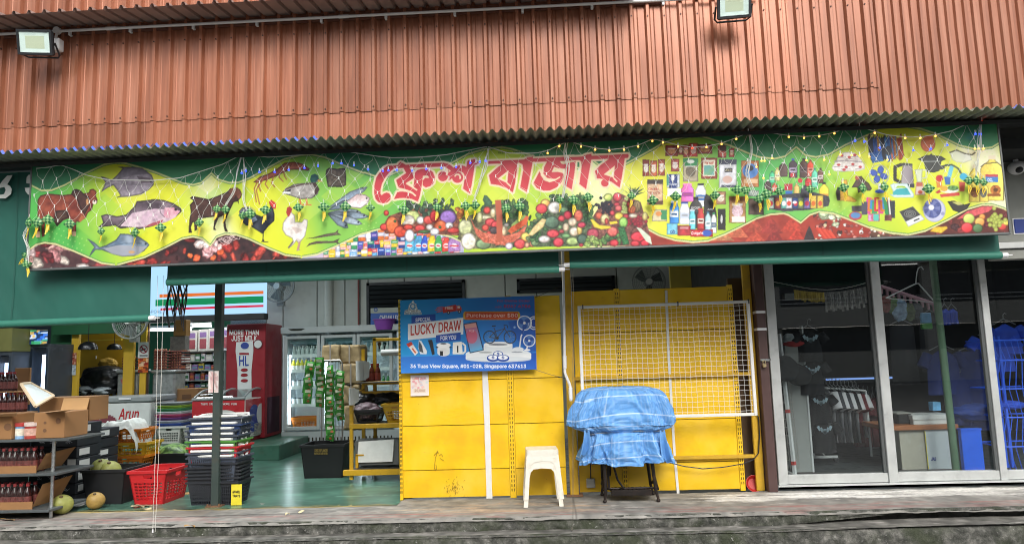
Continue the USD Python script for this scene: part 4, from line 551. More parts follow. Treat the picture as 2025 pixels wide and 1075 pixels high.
S.line([(868, 440), (900, 415), (1000, 405), (1050, 450), (1050, 700)], .008, '#4a4632', Hh); S.rect(905, 498, 1005, 560, '#3a7ac0', Hh); S.rect(905, 498, 1005, 518, '#b8404a', Hh); S.text('OIL', 920, 530, 965, 555, '#ffffff', Hh); S.ell(985, 620, 42, 38, '#a8642a', Hh, noise=.4); S.ell(985, 620, 18, 16, '#5a3418', Hh); S.rect(920, 650, 1025, 670, '#8a4a24', Hh); S.ell(820, 640, 32, 40, '#8d5a34', Hh, noise=.4); S.ell(890, 640, 28, 40, '#5a5a52', Hh, noise=.5)
S.text('Assalamu Alaikum', 985, 300, 1036, 305, '#3c5a2a', slope=-.05, bold=False)
# ---- the big red letters
let1 = [[(390, 318), (330, 345), (260, 420), (200, 510), (170, 640), (165, 760), (190, 860), (240, 910), (310, 930), (380, 915), (430, 870), (440, 810), (415, 765), (370, 752), (320, 770), (290, 800), (270, 770), (275, 690), (295, 610), (340, 520), (410, 430), (490, 360), (570, 345), (600, 330), (560, 305)],
        [(390, 318), (560, 305), (565, 280), (600, 255), (640, 275), (680, 298), (1300, 268), (1380, 285), (1440, 325), (1470, 360), (1420, 400), (1380, 372), (1330, 335), (1250, 332), (740, 350), (640, 352), (480, 358)],
        [(640, 340), (690, 435), (525, 550), (565, 670), (650, 690), (770, 730), (850, 790), (900, 720), (685, 600), (812, 520), (805, 440), (740, 345)],
        [(835, 430), (870, 388), (950, 365), (1060, 375), (1130, 420), (1160, 500), (1140, 600), (1080, 650), (1010, 672), (962, 640), (958, 560), (1000, 515), (1070, 515), (1040, 475), (965, 478), (945, 640), (920, 780), (885, 905), (800, 850), (830, 790), (790, 735), (815, 620)],
        [(545, 745), (620, 735), (720, 745), (800, 780), (850, 810), (900, 800), (885, 905), (780, 855), (650, 840), (560, 848), (490, 862)],
        [(1400, 420), (1470, 345), (1560, 308), (1650, 320), (1720, 390), (1760, 450), (1645, 480), (1620, 430), (1560, 400), (1500, 420), (1470, 500), (1390, 560), (1360, 450), (1380, 380)],
        [(1680, 300), (1690, 240), (1720, 222), (1820, 210), (1825, 245), (1870, 255), (1865, 290), (1810, 300), (1795, 420), (1760, 640), (1730, 770), (1620, 690), (1640, 560), (1650, 430)]]
cir1 = [(1290, 490, 80), (1530, 505, 92)]
let2 = [[(160, 185), (610, 165), (650, 140), (720, 130), (720, 150), (1340, 125), (1380, 105), (1450, 92), (1455, 118), (1910, 95), (1920, 120), (1905, 145), (1680, 155), (1440, 165), (1060, 185), (720, 195), (540, 205), (350, 215), (160, 222)],
        [(350, 210), (270, 270), (170, 360), (195, 470), (300, 485), (390, 520), (470, 575), (500, 450), (532, 200)], [(540, 200), (590, 225), (600, 290), (580, 400), (560, 515), (645, 570), (680, 400), (718, 195), (720, 132), (640, 150)],
        [(900, 185), (860, 260), (850, 340), (900, 395), (960, 405), (1000, 405), (1100, 400), (1105, 350), (1085, 330), (1030, 318), (955, 322), (985, 255), (1040, 275), (1130, 280), (1130, 230), (1075, 215), (1055, 180), (1060, 150), (900, 155)],
        [(805, 310), (725, 460), (770, 520), (850, 552), (930, 552), (1020, 510), (1080, 440), (1105, 370), (1040, 385), (1000, 418), (930, 442), (870, 425), (830, 380)], [(1100, 225), (1255, 185), (1250, 250), (1230, 400), (1205, 540), (1110, 480), (1135, 350), (1135, 275)],
        [(1290, 165), (1325, 190), (1330, 250), (1300, 470), (1385, 535), (1410, 400), (1450, 170), (1450, 95), (1380, 110)], [(1680, 150), (1560, 240), (1495, 310), (1520, 400), (1600, 408), (1700, 440), (1805, 515), (1830, 400), (1870, 145), (1880, 110)]]
hole2 = [[(415, 300), (280, 405), (400, 460)], [(1745, 240), (1605, 350), (1730, 392)]]
mk = lambda ps, z: unary_union([S.geo(Polygon(p_).buffer(0), z) for p_ in ps])
letters = unary_union([mk(let1, T1), mk([np.array(Point(a, b).buffer(c).exterior.coords) for a, b, c in cir1], T1), mk(let2, T2).difference(mk(hole2, T2)), mk([np.array(Point(1620, 455).buffer(48).exterior.coords)], T2)])
sw = [np.stack([1530+ (45-9*i_)*np.cos(t_), 505-(48-9*i_)*np.sin(t_)], 1) for i_, t_ in ((0, np.linspace(2.9, -.6, 12)),)]+[np.array([(1345, 470), (1372, 420), (1350, 375), (1300, 350)])]
S.fill(letters.buffer(.018), '#f0d8b4'); S.fill(letters, '#c5313c', '#ce3d48', ns=3)
for w_ in sw: S.line(w_, .014, '#f0d8b4', T1)
for ln in ([(690, 600), (780, 655), (870, 715)], [(770, 740), (850, 810)]): S.line(ln, .014, '#f0d8b4', T1)
for ln in ([(395, 455), (445, 500)], [(1725, 390), (1775, 442)], [(820, 350), (870, 420), (930, 440), (1000, 418), (1060, 382)]): S.line(ln, .012, '#f0d8b4', T2)
S.C[:] = np.clip((S.C-.5)*.9+.505, 0, 1)
S.make('printed_face', PRINT('vinyl_print', r=0.42, spec=0.4), sg, yf=lambda x, z: -.004-.010*np.abs(fb(x, z, 1.1, 51))-.008*np.abs(fb(x+z*.7, z*.3, 4.0, 52))*np.clip((SZ1-z)*3, .2, 1))
fr = M('sign_frame', '#3a3d3c', r=0.5, metal=0.4)
obj('box', MB().box(SX0, SX1, YS+.004, YS+.10, SZ0, SZ1), fr, sg)
obj('bottom_rail', MB().box(SX0-.012, SX1+.012, YS-.012, YS+.03, SZ0-.022, SZ0-.002, .003), M('rail_grey', '#6a6d6c', r=0.45, metal=0.5, var=0.05), sg); obj('side_rail', MB().box(SX0-.016, SX0-.002, YS-.010, YS+.03, SZ0, SZ1), M('rail_grey', ''), sg); obj('side_rail', MB().box(SX1+.002, SX1+.016, YS-.010, YS+.03, SZ0, SZ1), M('rail_grey', ''), sg)
# ---------------------------------------------------------------- helpers for things found by sight
def pbox(x0, y0, x1, y1, Y, d, c=0.0, mb=None):
    a, b, z0, z1 = PR(x0, y0, x1, y1, Y); return (mb or MB()).box(a, b, Y, Y+d, z0, z1, c)
def pext(pts, Y, d): return MB().ext([tuple(P(x, y, Y)[[0, 2]]) for x, y in pts], Y, Y+d)
def lettering(t, x0, y0, x1, y1, Y, slope=0.0, bold=True, th=0.002):
    """Flat letters standing 2 mm off a face at depth Y; the box is where they read in the survey."""
    m = meshkit.text_mesh(t, 0.1, 0.02, bold); a, b = m.bounds; v = (m.vertices-a)/(b-a)
    A_, B_, C_ = P(x0, y1, Y), P(x1, y1+slope, Y), P(x0, y0, Y); q = A_+v[:, :1]*(B_-A_)+v[:, 1:2]*(C_-A_); q[:, 1] = Y-0.002-th*v[:, 2]; m.vertices = q; return m
alu = M('aluminium', '#b9bcbc', r=0.35, metal=0.8, var=0.05); steel = M('dark_steel', '#2a2d2d'); blackp = M('black_plastic', '#1c1d1f', r=0.45, var=0.2)
greenf = M('blind_canvas', '#16564a', r=0.62, var=0.16, vs=3, bump=0.25, bs=500, dirt='#2c5a50', ds=1.5, da=0.5, stretch=(1, 1, 0.4)); greens = M('blind_seam', '#164f44', r=.6); greenh = M('blind_hem', '#2f7261', r=0.55, var=0.08)
wpl = M('white_plastic', ''); 
# ---------------------------------------------------------------- green roller blinds
def blind(xl, xr, zt, zl, zr, Y, label, caps, seed, amp=0.012):
    t = thing('roller_blind', label, 'blind', ((xl+xr)/2, Y, zl)); n, m = 90, 26
    u, v = np.meshgrid(np.linspace(0, 1, n), np.linspace(0, 1, m), indexing='ij'); x = xl+(xr-xl)*u; zb = zl+(zr-zl)*u; z = zt+(zb-zt)*v
    y = Y+amp*(2*fb(x, z, 0.9, seed)+1.6*fb(x+z*0.6, z*0.2, 3.2, seed+1)+1.2*(.2-np.abs(fb(x*1.5+z*1.2, z*.6, 2.2, seed+4))))*np.clip(v*1.5, 0.2, 1)
    obj('canvas', MB().grid(np.stack([x, y, z], -1)), greenf, t, smooth=True)
    for i in range(1, int((xr-xl)/1.35)+1): k = np.argmin(np.abs(x[:, 0]-(xl+i*1.35-.4))); obj('seam', MB().grid(np.stack([np.stack([x[k]+o, y[k]-.004, z[k]], 1) for o in (-.008, .008)])), greens, t)
    k = np.linspace(xl, xr, 24); obj('hem_bar', MB().tube(np.stack([k, Y+0.0*k+.004, zl+(zr-zl)*(k-xl)/(xr-xl)+.02+.004*fb(k, k*0, 2, seed)], 1), 0.034, 12), greenh, t, smooth=50)
    for s in caps:
        q = np.array([xl if s < 0 else xr, Y, (zl if s < 0 else zr)+.02]); obj('end_cap', MB().cyl(q, q+[s*.055, 0, 0], .022, 12).cyl(q+[s*.055, 0, 0], q+[s*.10, 0, 0], .005, 6), wpl, t, smooth=50)
    return t
YB = 6.60
b1 = blind(P(-160, 500, YB)[0], P(296, 600, YB)[0], 3.36, P(0, 646, YB)[2], P(290, 633, YB)[2], YB, 'dark green roller blind lowered furthest, at the far left with white letters on it', (1,), 3, .02)
F4 = (0, 300, 4.05)
whl = M('white_lettering', '#dfe3dd', r=0.6)
for g in ([(0, 265), (20, 235), (60, 192), (100, 188), (75, 235), (58, 262), (82, 275), (95, 300), (88, 340), (45, 374), (0, 374), (0, 345), (35, 340), (48, 308), (38, 282), (0, 290)],): obj('letter', MB().ext([tuple(P(a, b, YB-.03)[[0, 2]]) for a, b in zp(F4, g)], YB-.034, YB-.030), whl, b1)
for g in ([(58, 230), (62, 190), (80, 168), (118, 165), (118, 250), (60, 246)], [(45, 288), (115, 284), (112, 366), (72, 346), (50, 318)]): obj('letter', MB().ext([tuple(P(a, b, YB-.03)[[0, 2]]) for a, b in zp(A, g)], YB-.034, YB-.030), whl, b1)
blind(P(331, 540, YB+.02)[0], P(1105, 520, YB+.02)[0], 3.34, P(331, 562, YB+.02)[2], P(1100, 537, YB+.02)[2], YB+.02, 'dark green roller blind half rolled up between the two posts above the yellow panels', (1,), 5)
blind(P(1126, 510, YB)[0], P(1979, 500, YB)[0], 3.34, P(1126, 528, YB)[2], P(1979, 509, YB)[2], YB, 'dark green roller blind mostly rolled up over the grid and the glass shopfront', (-1, 1), 9)
# cords
cordm = M('cord_white', '#d8d6cc', r=0.7)
def cords(x0, y0, x1, y1, dx, label, r0=.0019, mt=None):
    a, b = P(x0, y0, 6.64), P(x1, y1, 6.58); t = thing('blind_cord', label, 'cord', b)
    for o, r_ in ((0, r0), (dx, r0)):
        k = np.linspace(0, 1, 12)[:, None]; p = a+(b-a)*k+np.array([o, 0, 0])*(1-k*.6)+np.array([.012, 0, 0])*np.sin(k*3.1); obj('cord', MB().tube(p, r_, 5), mt or cordm, t)
    obj('weight', MB().cyl(b+[.0, 0, -.01], b+[0, 0, .02], .007, 8), mt or wpl, t)
cords(312, 545, 302, 1050, .055, 'pair of thin white blind cords hanging beside the dark post')
cords(1128, 500, 1131, 1046, .02, 'thin dark blind cord hanging down past the white pipe to the kerb', .0014, M('cord_dark', '#5d5a50', r=.8))
# ---------------------------------------------------------------- posts and pipe
def zof(x, y, Y): return P(x, y, Y)[2]
p1 = P(431, 780, 7.45); t = thing('steel_post', 'dark green-grey square steel post standing through the stack of shopping baskets', 'post', (p1[0], 7.45, 0)); pm = M('post_paint', '#333f3b', r=0.5, var=0.15, dirt='#5b4a3a', ds=5, da=.5)
obj('column', MB().box(p1[0]-.038, p1[0]+.038, 7.412, 7.488, 0.012, 3.65, .004), pm, t); obj('base_plate', MB().box(p1[0]-.08, p1[0]+.08, 7.37, 7.53, 0.0, .014, .003), M('rusty_plate', '#6b4d36', r=0.8, var=.3), t)
for a in (-.06, .06): obj('bolt', MB().cyl((p1[0]+a, 7.39, .014), (p1[0]+a, 7.39, .035), .009, 6), M('rusty_plate', ''), t)
n_ = Sheet(P(412, 755, 7.405)[0], P(433, 755, 7.405)[0], zof(423, 776, 7.405), zof(423, 733, 7.405), 26, 50, 7.405, '#dcd3cf'); q = n_.r
for i in range(14): n_.poly(np.array([(RNG.uniform(q[0], q[1]), RNG.uniform(q[2], q[3])) for _ in range(3)]), ('#c99a98', '#b88a8a', '#d8b0a0')[i % 3], px=False, alpha=.5)
t = thing('paper_notice', 'pale pinkish paper notice taped round the dark post above the baskets', 'notice', (p1[0], 7.4, 1)); n_.make('sheet', PRINT('paper_print', r=.7, spec=.2), t, yf=lambda x, z: 0.01*np.sin((x-q[0])*40))
yp = usdkit.material(stage, '/World/Looks/shelving_yellow', {
    'tc': ('texture_coordinate', {}), 'oi': ('object_info', {}), 'ov': ('map_range', {'to_min': 0.93, 'to_max': 1.05}), 'hv': ('hsv', {}), 'n1': ('noise_texture', {'scale': 2.6, 'detail': 5.0}), 'r1': ('rgb_ramp', {'ramp': [(.32, tuple(lin('#d6a612'))), (.5, tuple(lin('#e5b912'))), (.7, tuple(lin('#ecc23a')))]}),
    'ms': ('mapping', {'scale': (2.0, 1.0, 9.0)}), 'n2': ('noise_texture', {'scale': 5.0, 'detail': 9.0, 'roughness': .75}), 'r2': ('rgb_ramp', {'ramp': [(.60, (0, 0, 0)), (.70, (.55, .55, .55))]}), 'm2': ('mix', {'color2': tuple(lin('#a47a2a'))}),
    'n3': ('noise_texture', {'scale': 26.0, 'detail': 6.0, 'roughness': .7}), 'r3': ('rgb_ramp', {'ramp': [(.68, (0, 0, 0)), (.74, (.7, .7, .7))]}), 'm3': ('mix', {'color2': tuple(lin('#6b5224'))}), 'rr': ('map_range', {'from_min': .3, 'from_max': .7, 'to_min': .28, 'to_max': .58}),
    'nb': ('noise_texture', {'scale': 5.0, 'detail': 3.0}), 'b': ('bump', {'strength': .3, 'distance': .012}), 'p': ('principled_bsdf', {'specular_ior_level': .5})},
    [('tc.object', 'n1.vector'), ('tc.object', 'ms.vector'), ('ms.vector', 'n2.vector'), ('tc.object', 'n3.vector'), ('tc.object', 'nb.vector'), ('n1.fac', 'r1.fac'), ('n2.fac', 'r2.fac'), ('r2.color', 'm2.fac'), ('r1.color', 'm2.color1'), ('n3.fac', 'r3.fac'), ('r3.color', 'm3.fac'), ('m2.color', 'm3.color1'), ('oi.random', 'ov.value'), ('ov.result', 'hv.value'), ('m3.color', 'hv.color'), ('hv.color', 'p.base_color'), ('n2.fac', 'rr.value'), ('rr.result', 'p.roughness'), ('nb.fac', 'b.height'), ('b.normal', 'p.normal')], surface='p.BSDF'); yd = M('yellow_post_paint', '#c39a20', r=.55, var=.12, dirt='#7d6a3a', ds=4, da=.5)
t = thing('yellow_post', 'yellow steel post behind the white bent pipe between the two groups of yellow panels', 'post', (P(1128, 900, 7.58)[0], 7.58, 0)); xa, xb = P(1121, 800, 7.58)[0], P(1138, 800, 7.58)[0]
obj('column', MB().box(xa, xb, 7.56, 7.64, 0, 3.65, .005), yd, t); obj('foot', MB().box(xa-.04, xb+.04, 7.53, 7.67, 0, .02, .003), M('rusty_plate', ''), t)
t = thing('drain_pipe', 'white plastic pipe running down the post and bending away near its end', 'pipe', P(1129, 792, 7.42)); yq = 7.45
obj('pipe', MB().tube([P(a, b, yq) for a, b in ((1110, 380), (1113, 500), (1115, 600), (1116.5, 700), (1117, 735), (1119, 742), (1126, 758), (1128, 766), (1129, 792))], .0145, 10), wpl, t, smooth=50); obj('coupling', MB().cyl(P(1116.5, 703, yq), P(1117, 728, yq), .02, 10), wpl, t, smooth=50); obj('coupling', MB().cyl(P(1128, 766, yq), P(1129, 790, yq), .02, 10), wpl, t, smooth=50)
t = thing('brown_post', 'dark brown steel post between the yellow panels and the glass shopfront', 'post', (P(1512, 900, 7.56)[0], 7.56, 0)); xa, xb = P(1505, 750, 7.56)[0], P(1523, 750, 7.56)[0]
obj('column', MB().box(xa, xb, 7.56, 7.68, 0, 3.65, .005), M('brown_paint', '#4a3431', r=.5, var=.15), t)
for y in (616, 650): obj('tape_band', MB().box(xa-.003, xb+.003, 7.556, 7.69, zof(1505, y+3, 7.56), zof(1505, y-2, 7.56)), wpl, t)
t = thing('yellow_frame_post', 'narrow yellow angle post standing left of the dark brown post', 'post', (P(1492, 900, 7.66)[0], 7.66, 0)); xa, xb = P(1484, 780, 7.66)[0], P(1500, 780, 7.66)[0]; obj('column', MB().box(xa, xb, 7.66, 7.70, 0, 2.5, .004), yd, t); obj('flange', MB().box(xb-.012, xb, 7.70, 7.9, 0, 2.5), yd, t)
# ---------------------------------------------------------------- the yellow shelving backs
slot = M('slot_dark', '#2b2413', r=.8); dustw = M('white_tape', '#d6d6d2', r=.6, var=.06)
def panels(label, Y, cols, ys, yref, ups, tapes, x_up, zb=.02):
    t = thing('shelving_back', label, 'shelving', (P(cols[0][0], yref, Y)[0], Y, 0)); xm = cols[0][0]
    zs = [zof(cols[-1][0], y, Y) for y in ys]+[zb]
    for x0, x1 in cols:
        a, b = P(x0, yref, Y)[0], P(x1, yref, Y)[0]
        for i, (z1, z0) in enumerate(zip(zs[:-1], zs[1:])):
            g = np.zeros((14, 14, 3)); u, v = np.meshgrid(np.linspace(a+.002, b-.002, 14), np.linspace(z0+.004, z1-.004, 14), indexing='ij'); bow = .006*np.sin((u-a)/(b-a)*3.14)*np.sin((v-z0)/(z1-z0)*3.14)*RNG.uniform(-1, 1)+.005*fb(u, v, 3, i+int(x0))
            mb = MB().box(a+.002, b-.002, Y+.008, Y+.022, z0+.0035, z1-.0035); mb.grid(np.stack([u, Y+.002-bow, v], -1)); obj('panel', mb, yp, t, smooth=30)
        obj('backing', MB().box(a, b, Y+.024, Y+.03, zb, zs[0]), slot, t)
    for x0, x1 in ups:
        a, b = P(x0, yref, Y)[0], P(x1, yref, Y)[0]; u = obj('upright', MB().box(a+.001, b-.001, Y-.006, Y+.05, zb-.015, zs[0]+.01), yp, t); m = MB(); z = zb+.05
        while z < zs[0]-.03:
            for o in ((.3, .7) if b-a > .03 else (.5,)): m.box(a+(b-a)*o-.0035, a+(b-a)*o+.0035, Y-.0085, Y-.0055, z, z+.026)
            z += .045
        obj('slots', m, slot, u, kind='stuff')
    for pts in tapes:
        k = np.array([P(x, y, Y-.004)[[0, 2]] for x, y in pts]); k = np.stack([np.interp(np.linspace(0, 1, 26), np.linspace(0, 1, len(k)), k[:, j]) for j in (0, 1)], 1); w_ = .030 if Y < 7.6 else .013
        w2 = w_*(1+.25*fb(k[:, 1], k[:, 0], 9, 3)); g = np.stack([np.stack([k[:, 0]-w2, k[:, 0]*0+Y-.0095, k[:, 1]], 1), np.stack([k[:, 0]+w2, k[:, 0]*0+Y-.0095, k[:, 1]], 1)]); obj('white_stripe', MB().grid(g), dustw, t)
    return t
L_ = panels('left yellow shelving backs with a wide white stripe and a scribble', 7.55, [(796, 1006), (1018, 1117)], (586, 661, 748, 837, 925), 860, [(790, 796), (1006, 1018)], [[(957, 588), (959, 735), (963, 820), (968, 985)]], None)
mk_ = M('marker_stain', '#5a4a22', r=.8); m = MB()
for pts in ([(866, 890), (861, 905), (859, 925), (862, 930)], [(858, 900), (866, 891), (867, 896)], [(859, 925), (864, 928), (862, 918)], [(868, 900), (873, 897), (876, 902)], [(870, 905), (878, 910)]): m.tube([P(a, b, 7.538) for a, b in pts], .0022, 4)
obj('scribble', m, mk_, L_); m = MB()
for i in range(60):
    a, b = 898+RNG.normal(0, 9), 967+RNG.normal(0, 8); p_ = P(a, b, 7.538); an = RNG.uniform(.6, 2.2); e = p_+.02*np.array([math.cos(an), 0, math.sin(an)]); m.tube([p_, e], .0014, 3)
obj('smudge', m, mk_, L_, kind='stuff')
R_ = panels('right yellow shelving backs with a thin white stripe behind the grid', 7.66, [(1139, 1224), (1234, 1452)], (572, 656, 744, 832, 916), 780, [(1224, 1234), (1452, 1462)], [[(1317, 574), (1322, 700), (1328, 800), (1334, 900), (1341, 975)]], None)
for y in (743, 905): obj('rail', MB().box(P(1136, y, 7.62)[0], P(1492, y, 7.62)[0], 7.615, 7.65, zof(1310, y+4, 7.62), zof(1310, y-3, 7.62), .003), yd, R_)
t = thing('wall_recess', 'dark brown gap between the yellow panels and the brown post', 'wall', (P(1475, 800, 7.8)[0], 7.8, 0)); obj('wall_face', MB().box(P(1455, 800, 7.8)[0], P(1506, 800, 7.8)[0], 7.8, 7.86, 0, 2.2), M('dark_brown', '#4d3c2a', r=.8, var=.2), t)
# ---------------------------------------------------------------- white wire grid
Yg = 7.46; x0, x1 = P(1146, 700, Yg)[0], P(1489, 700, Yg)[0]; z1, z0 = (zof(1142, 602, Yg)+zof(1482, 596, Yg))/2, zof(1497, 821, Yg)
t = thing('wire_grid', 'white wire display grid in a square frame in front of the yellow panels', 'display grid', (x0, Yg, z0)); wm = M('white_enamel', '#d9d9d4', r=.4, var=.06)
for a in ((x0, x0+.03, z0, z1), (x1-.03, x1, z0, z1)): obj('side_bar', MB().box(a[0], a[1], Yg-.015, Yg+.015, a[2], a[3], .003), wm, t)
for a in (z0, z1-.03): obj('cross_bar', MB().box(x0+.031, x1-.031, Yg-.014, Yg+.014, a, a+.03, .003), wm, t)
for n, nm in ((33, 'v'), (23, 'h')):
    for i in range(1, n):
        if nm == 'v': x = x0+(x1-x0)*i/n; obj('wire', MB().cyl((x, Yg, z0+.02), (x, Yg, z1-.02), .0017, 5), wm, t)
        else: z = z0+(z1-z0)*i/n; obj('wire', MB().cyl((x0+.02, Yg+.004, z), (x1-.02, Yg+.004, z), .0017, 5), wm, t)
for px in (1152, 1340, 1480): p_ = P(px, 600, Yg); obj('tie', MB().box(p_[0]-.005, p_[0]+.005, Yg-.02, Yg+.02, z1-.036, z1+.01), blackp, t)
# ---------------------------------------------------------------- lucky draw banner
Yb = 7.47; bx0, bx1, bz0, bz1 = P(792, 660, Yb)[0], P(1059, 660, Yb)[0], zof(925, 734, Yb), zof(925, 589, Yb)
t = thing('lucky_draw_banner', 'blue printed lucky draw banner tied across the left yellow panels', 'banner', ((bx0+bx1)/2, Yb, bz0)); N = Sheet(bx0, bx1, bz0, bz1, 560, 300, Yb, '#2f86cc'); K = (770, 540, 4.478)
al = sbox(bx0, bz0, bx1, bz1); N.fill(al, '#2a9ad8', '#2c68bc', grad=(1, .2)); N.fill(sbox(bx0, bz0, bx1, bz0+.17), '#3c86d8', '#2a56b4', grad=(.3, 1)); N.fill(sbox(bx0, bz0+.17, bx1, bz0+.19), '#3f94de', alpha=.5)
N.poly([(1050, 430), (1300, 380), (1300, 690), (1250, 700), (1100, 560)], '#2a52a8', K, alpha=.6)
for i in range(5): N.ell(1280, 440, 60-8*i, 70-9*i, ('#24489a', '#e8ecf2')[i % 2], K)
# small crest, truck, wording
for g in ([(205, 245), (215, 240), (222, 262), (240, 275), (250, 320), (280, 330), (275, 345), (140, 345), (135, 330), (165, 320), (175, 278), (195, 262)],): N.poly(g, '#c9cfd0', K, noise=.5, ns=60)
N.ell(208, 295, 24, 26, '#4f97c9', K); N.ell(208, 293, 14, 16, '#dfe3e0', K); N.rect(132, 345, 285, 366, '#d5d8d6', K); N.text('FBG BUSINESS', 138, 350, 280, 363, '#3a78b5', K)
N.poly([(470, 300), (590, 278), (592, 335), (475, 352)], '#c23b34', K); N.poly([(592, 285), (625, 285), (640, 310), (640, 332), (595, 335)], '#c8483c', K); N.rect(603, 292, 625, 310, '#e8d8cc', K)
for y in (300, 318, 335): N.line([(395+y % 7*4, y+8), (472, y-2)], .010, '#d0574c', K)
N.text('FREE', 492, 298, 565, 322, '#f6e8de', K, slope=-.05)
for x in (523, 620): N.ell(x, 348-(x > 600)*8, 14, 14, '#26262a', K); N.ell(x, 348-(x > 600)*8, 7, 7, '#d8d8d8', K)
N.text('For Online Order', 953, 234, 1245, 254, '#b04a6a', K); N.text('+65', 935, 290, 992, 307, '#a84868', K); N.text('8047 4786', 1012, 277, 1250, 306, '#b03a52', K)
N.poly([(197, 378), (408, 360), (410, 440), (198, 455)], '#264fa6', K); N.text('SPECIAL', 232, 397, 370, 431, '#f4f4f4', K, slope=-.07)
N.poly([(166, 450), (654, 392), (654, 540), (166, 592)], '#e9e7e6', K); N.text('LUCKY DRAW', 190, 462, 634, 553, '#b8392f', K, slope=-.11)
N.poly([(412, 548), (632, 522), (632, 592), (412, 614)], '#264fa6', K); N.text('FOR YOU', 452, 555, 590, 594, '#f2f2f2', K, slope=-.07)
N.ell(672, 375, 20, 36, '#d0a03a', K); N.rect(670, 338, 1140, 412, '#d0a03a', K); N.ell(1138, 375, 20, 36, '#d0a03a', K); N.rect(672, 344, 1138, 408, '#c2472c', K, col2='#d8643a', ns=6); N.text('Purchase over $80', 685, 352, 1136, 392, '#f2d8cc', K, bold=False)
N.ell(965, 760, 290, 26, '#c4cdd6', K); N.ell(965, 712, 290, 46, '#e3e8ea', K); N.rect(676, 712, 1255, 755, '#d9dfe2', K, col2='#eef0f0', ns=3); N.ell(965, 755, 290, 20, '#d9dfe2', K); N.rect(836, 630, 1090, 690, '#dfe4e6', K); N.ell(963, 692, 127, 14, '#dfe4e6', K); N.ell(963, 630, 127, 26, '#f0f2f2', K); N.ell(963, 630, 85, 9, '#6a7076', K, alpha=.8); N.ell(850, 700, 60, 7, '#77807e', K, alpha=.6); N.ell(1130, 696, 50, 6, '#9aa2a6', K)
N.poly([(655, 448), (772, 428), (838, 680), (712, 708)], '#23304f', K); N.poly([(664, 454), (766, 437), (828, 676), (718, 698)], '#d86a86', K, col2='#5fb0d8', grad=(.3, -1)); N.ell(730, 560, 50, 62, '#dc5468', K, alpha=.65); N.poly([(664, 454), (766, 437), (775, 475), (672, 490)], '#e6b8a0', K, alpha=.7); N.text('9:12', 708, 500, 752, 518, '#f0e0e0', K)
th = np.linspace(0, 6.283, 40)
for cx in (887, 1068): N.line(np.stack([cx+52*np.cos(th), 565+54*np.sin(th)], 1), .011, '#3a4450', K); [N.line([(cx, 565), (cx+48*math.cos(a), 565+50*math.sin(a))], .002, '#8a96a8', K) for a in np.arange(0, 6.2, .6)]
for l in ([(887, 565), (938, 515), (1020, 490), (950, 575), (887, 565)], [(938, 515), (958, 580)], [(1020, 490), (1068, 565)], [(1015, 465), (1025, 500)], [(925, 480), (940, 518)]): N.line(l, .008, '#4a4a50', K)
N.line([(908, 468), (942, 466)], .010, '#2c2c30', K); N.line([(1012, 456), (1042, 462), (1048, 485)], .007, '#2c2c30', K); N.ell(956, 573, 14, 14, '#33363a', K)
for cx, cy, r_ in ((1195, 440, 62), (1238, 597, 50)):
    N.ell(cx, cy, r_, r_, '#8aa5cf', K, alpha=.5); N.line(np.stack([cx+r_*np.cos(th), cy+r_*np.sin(th)], 1), .010, '#f0f2f4', K)
    for a in (-.6, 1.5, 3.6): N.ell(cx+r_*.52*math.cos(a), cy+r_*.52*math.sin(a), r_*.42, r_*.30, '#2f55a0', K, ang=math.degrees(a)+30)
    N.ell(cx, cy, r_*.2, r_*.2, '#f0f0f0', K)
N.line([(1190, 500), (1165, 560), (1152, 660)], .014, '#e6e8ea', K); N.line([(1190, 490), (1172, 540)], .018, '#2f55a0', K); N.ell(1140, 672, 50, 20, '#dfe4e8', K); N.line([(1225, 640), (1215, 670)], .014, '#e8e8ea', K); N.ell(1220, 678, 28, 9, '#f2f2f2', K)
for cx, cy in ((963, 712), (918, 745), (1006, 745)): N.ell(cx, cy+9, 55 if cy > 720 else 46, 27, '#24489a', K); N.ell(cx, cy, 53 if cy > 720 else 43, 25, '#24489a', K); N.ell(cx, cy, 44 if cy > 720 else 36, 20, '#eef0f4', K); N.text('$', cx-12, cy-15, cx+12, cy+15, '#24489a', K)
N.poly([(150, 625), (195, 605), (258, 700), (228, 727)], '#ece6e2', K); N.poly([(150, 625), (195, 605), (210, 630), (170, 655)], '#c8412f', K); N.poly([(198, 668), (208, 660), (240, 700), (230, 710)], '#d8663a', K)
N.poly([(262, 590), (285, 600), (335, 690), (330, 715), (275, 715), (258, 660)], '#e3e6e8', K); N.poly([(266, 600), (290, 640), (303, 705), (268, 690), (260, 650)], '#52585e', K); N.poly([(340, 590), (378, 588), (385, 610), (402, 715), (380, 724), (358, 640)], '#2b2c30', K)
N.rect(425, 640, 535, 700, '#e6e6e4', K); N.ell(480, 700, 56, 34, '#dcdcda', K); N.ell(480, 635, 62, 22, '#f0f0ee', K); N.ell(478, 622, 28, 8, '#6a7076', K); N.rect(448, 688, 475, 728, '#2c2c2e', K); N.ell(540, 655, 12, 6, '#33363a', K); N.ell(422, 655, 12, 6, '#33363a', K)
N.poly([(562, 612), (640, 604), (650, 716), (560, 716)], '#ebe9e2', K); N.line([(645, 615), (672, 640), (672, 690), (648, 712)], .018, '#e6e3dc', K); N.rect(598, 640, 610, 700, '#3a3c40', K)
N.text('36 Tuas View Square, #01-02B, Singapore 637613', 186, 804, 1210, 846, '#f4f6f8', K)
N.ell(1108, 478, 10, 10, '#8fb4e0', K)
N.make('printed_face', PRINT('banner_vinyl', r=.4, spec=.4), t, yf=lambda x, z: .006*np.sin((x-bx0)*9+z*2)*np.clip((bz1-z)*4, .2, 1)+.008*(meshkit.fbm(np.stack([x*4, z*4, x*0], -1), 3, 2)-.5))
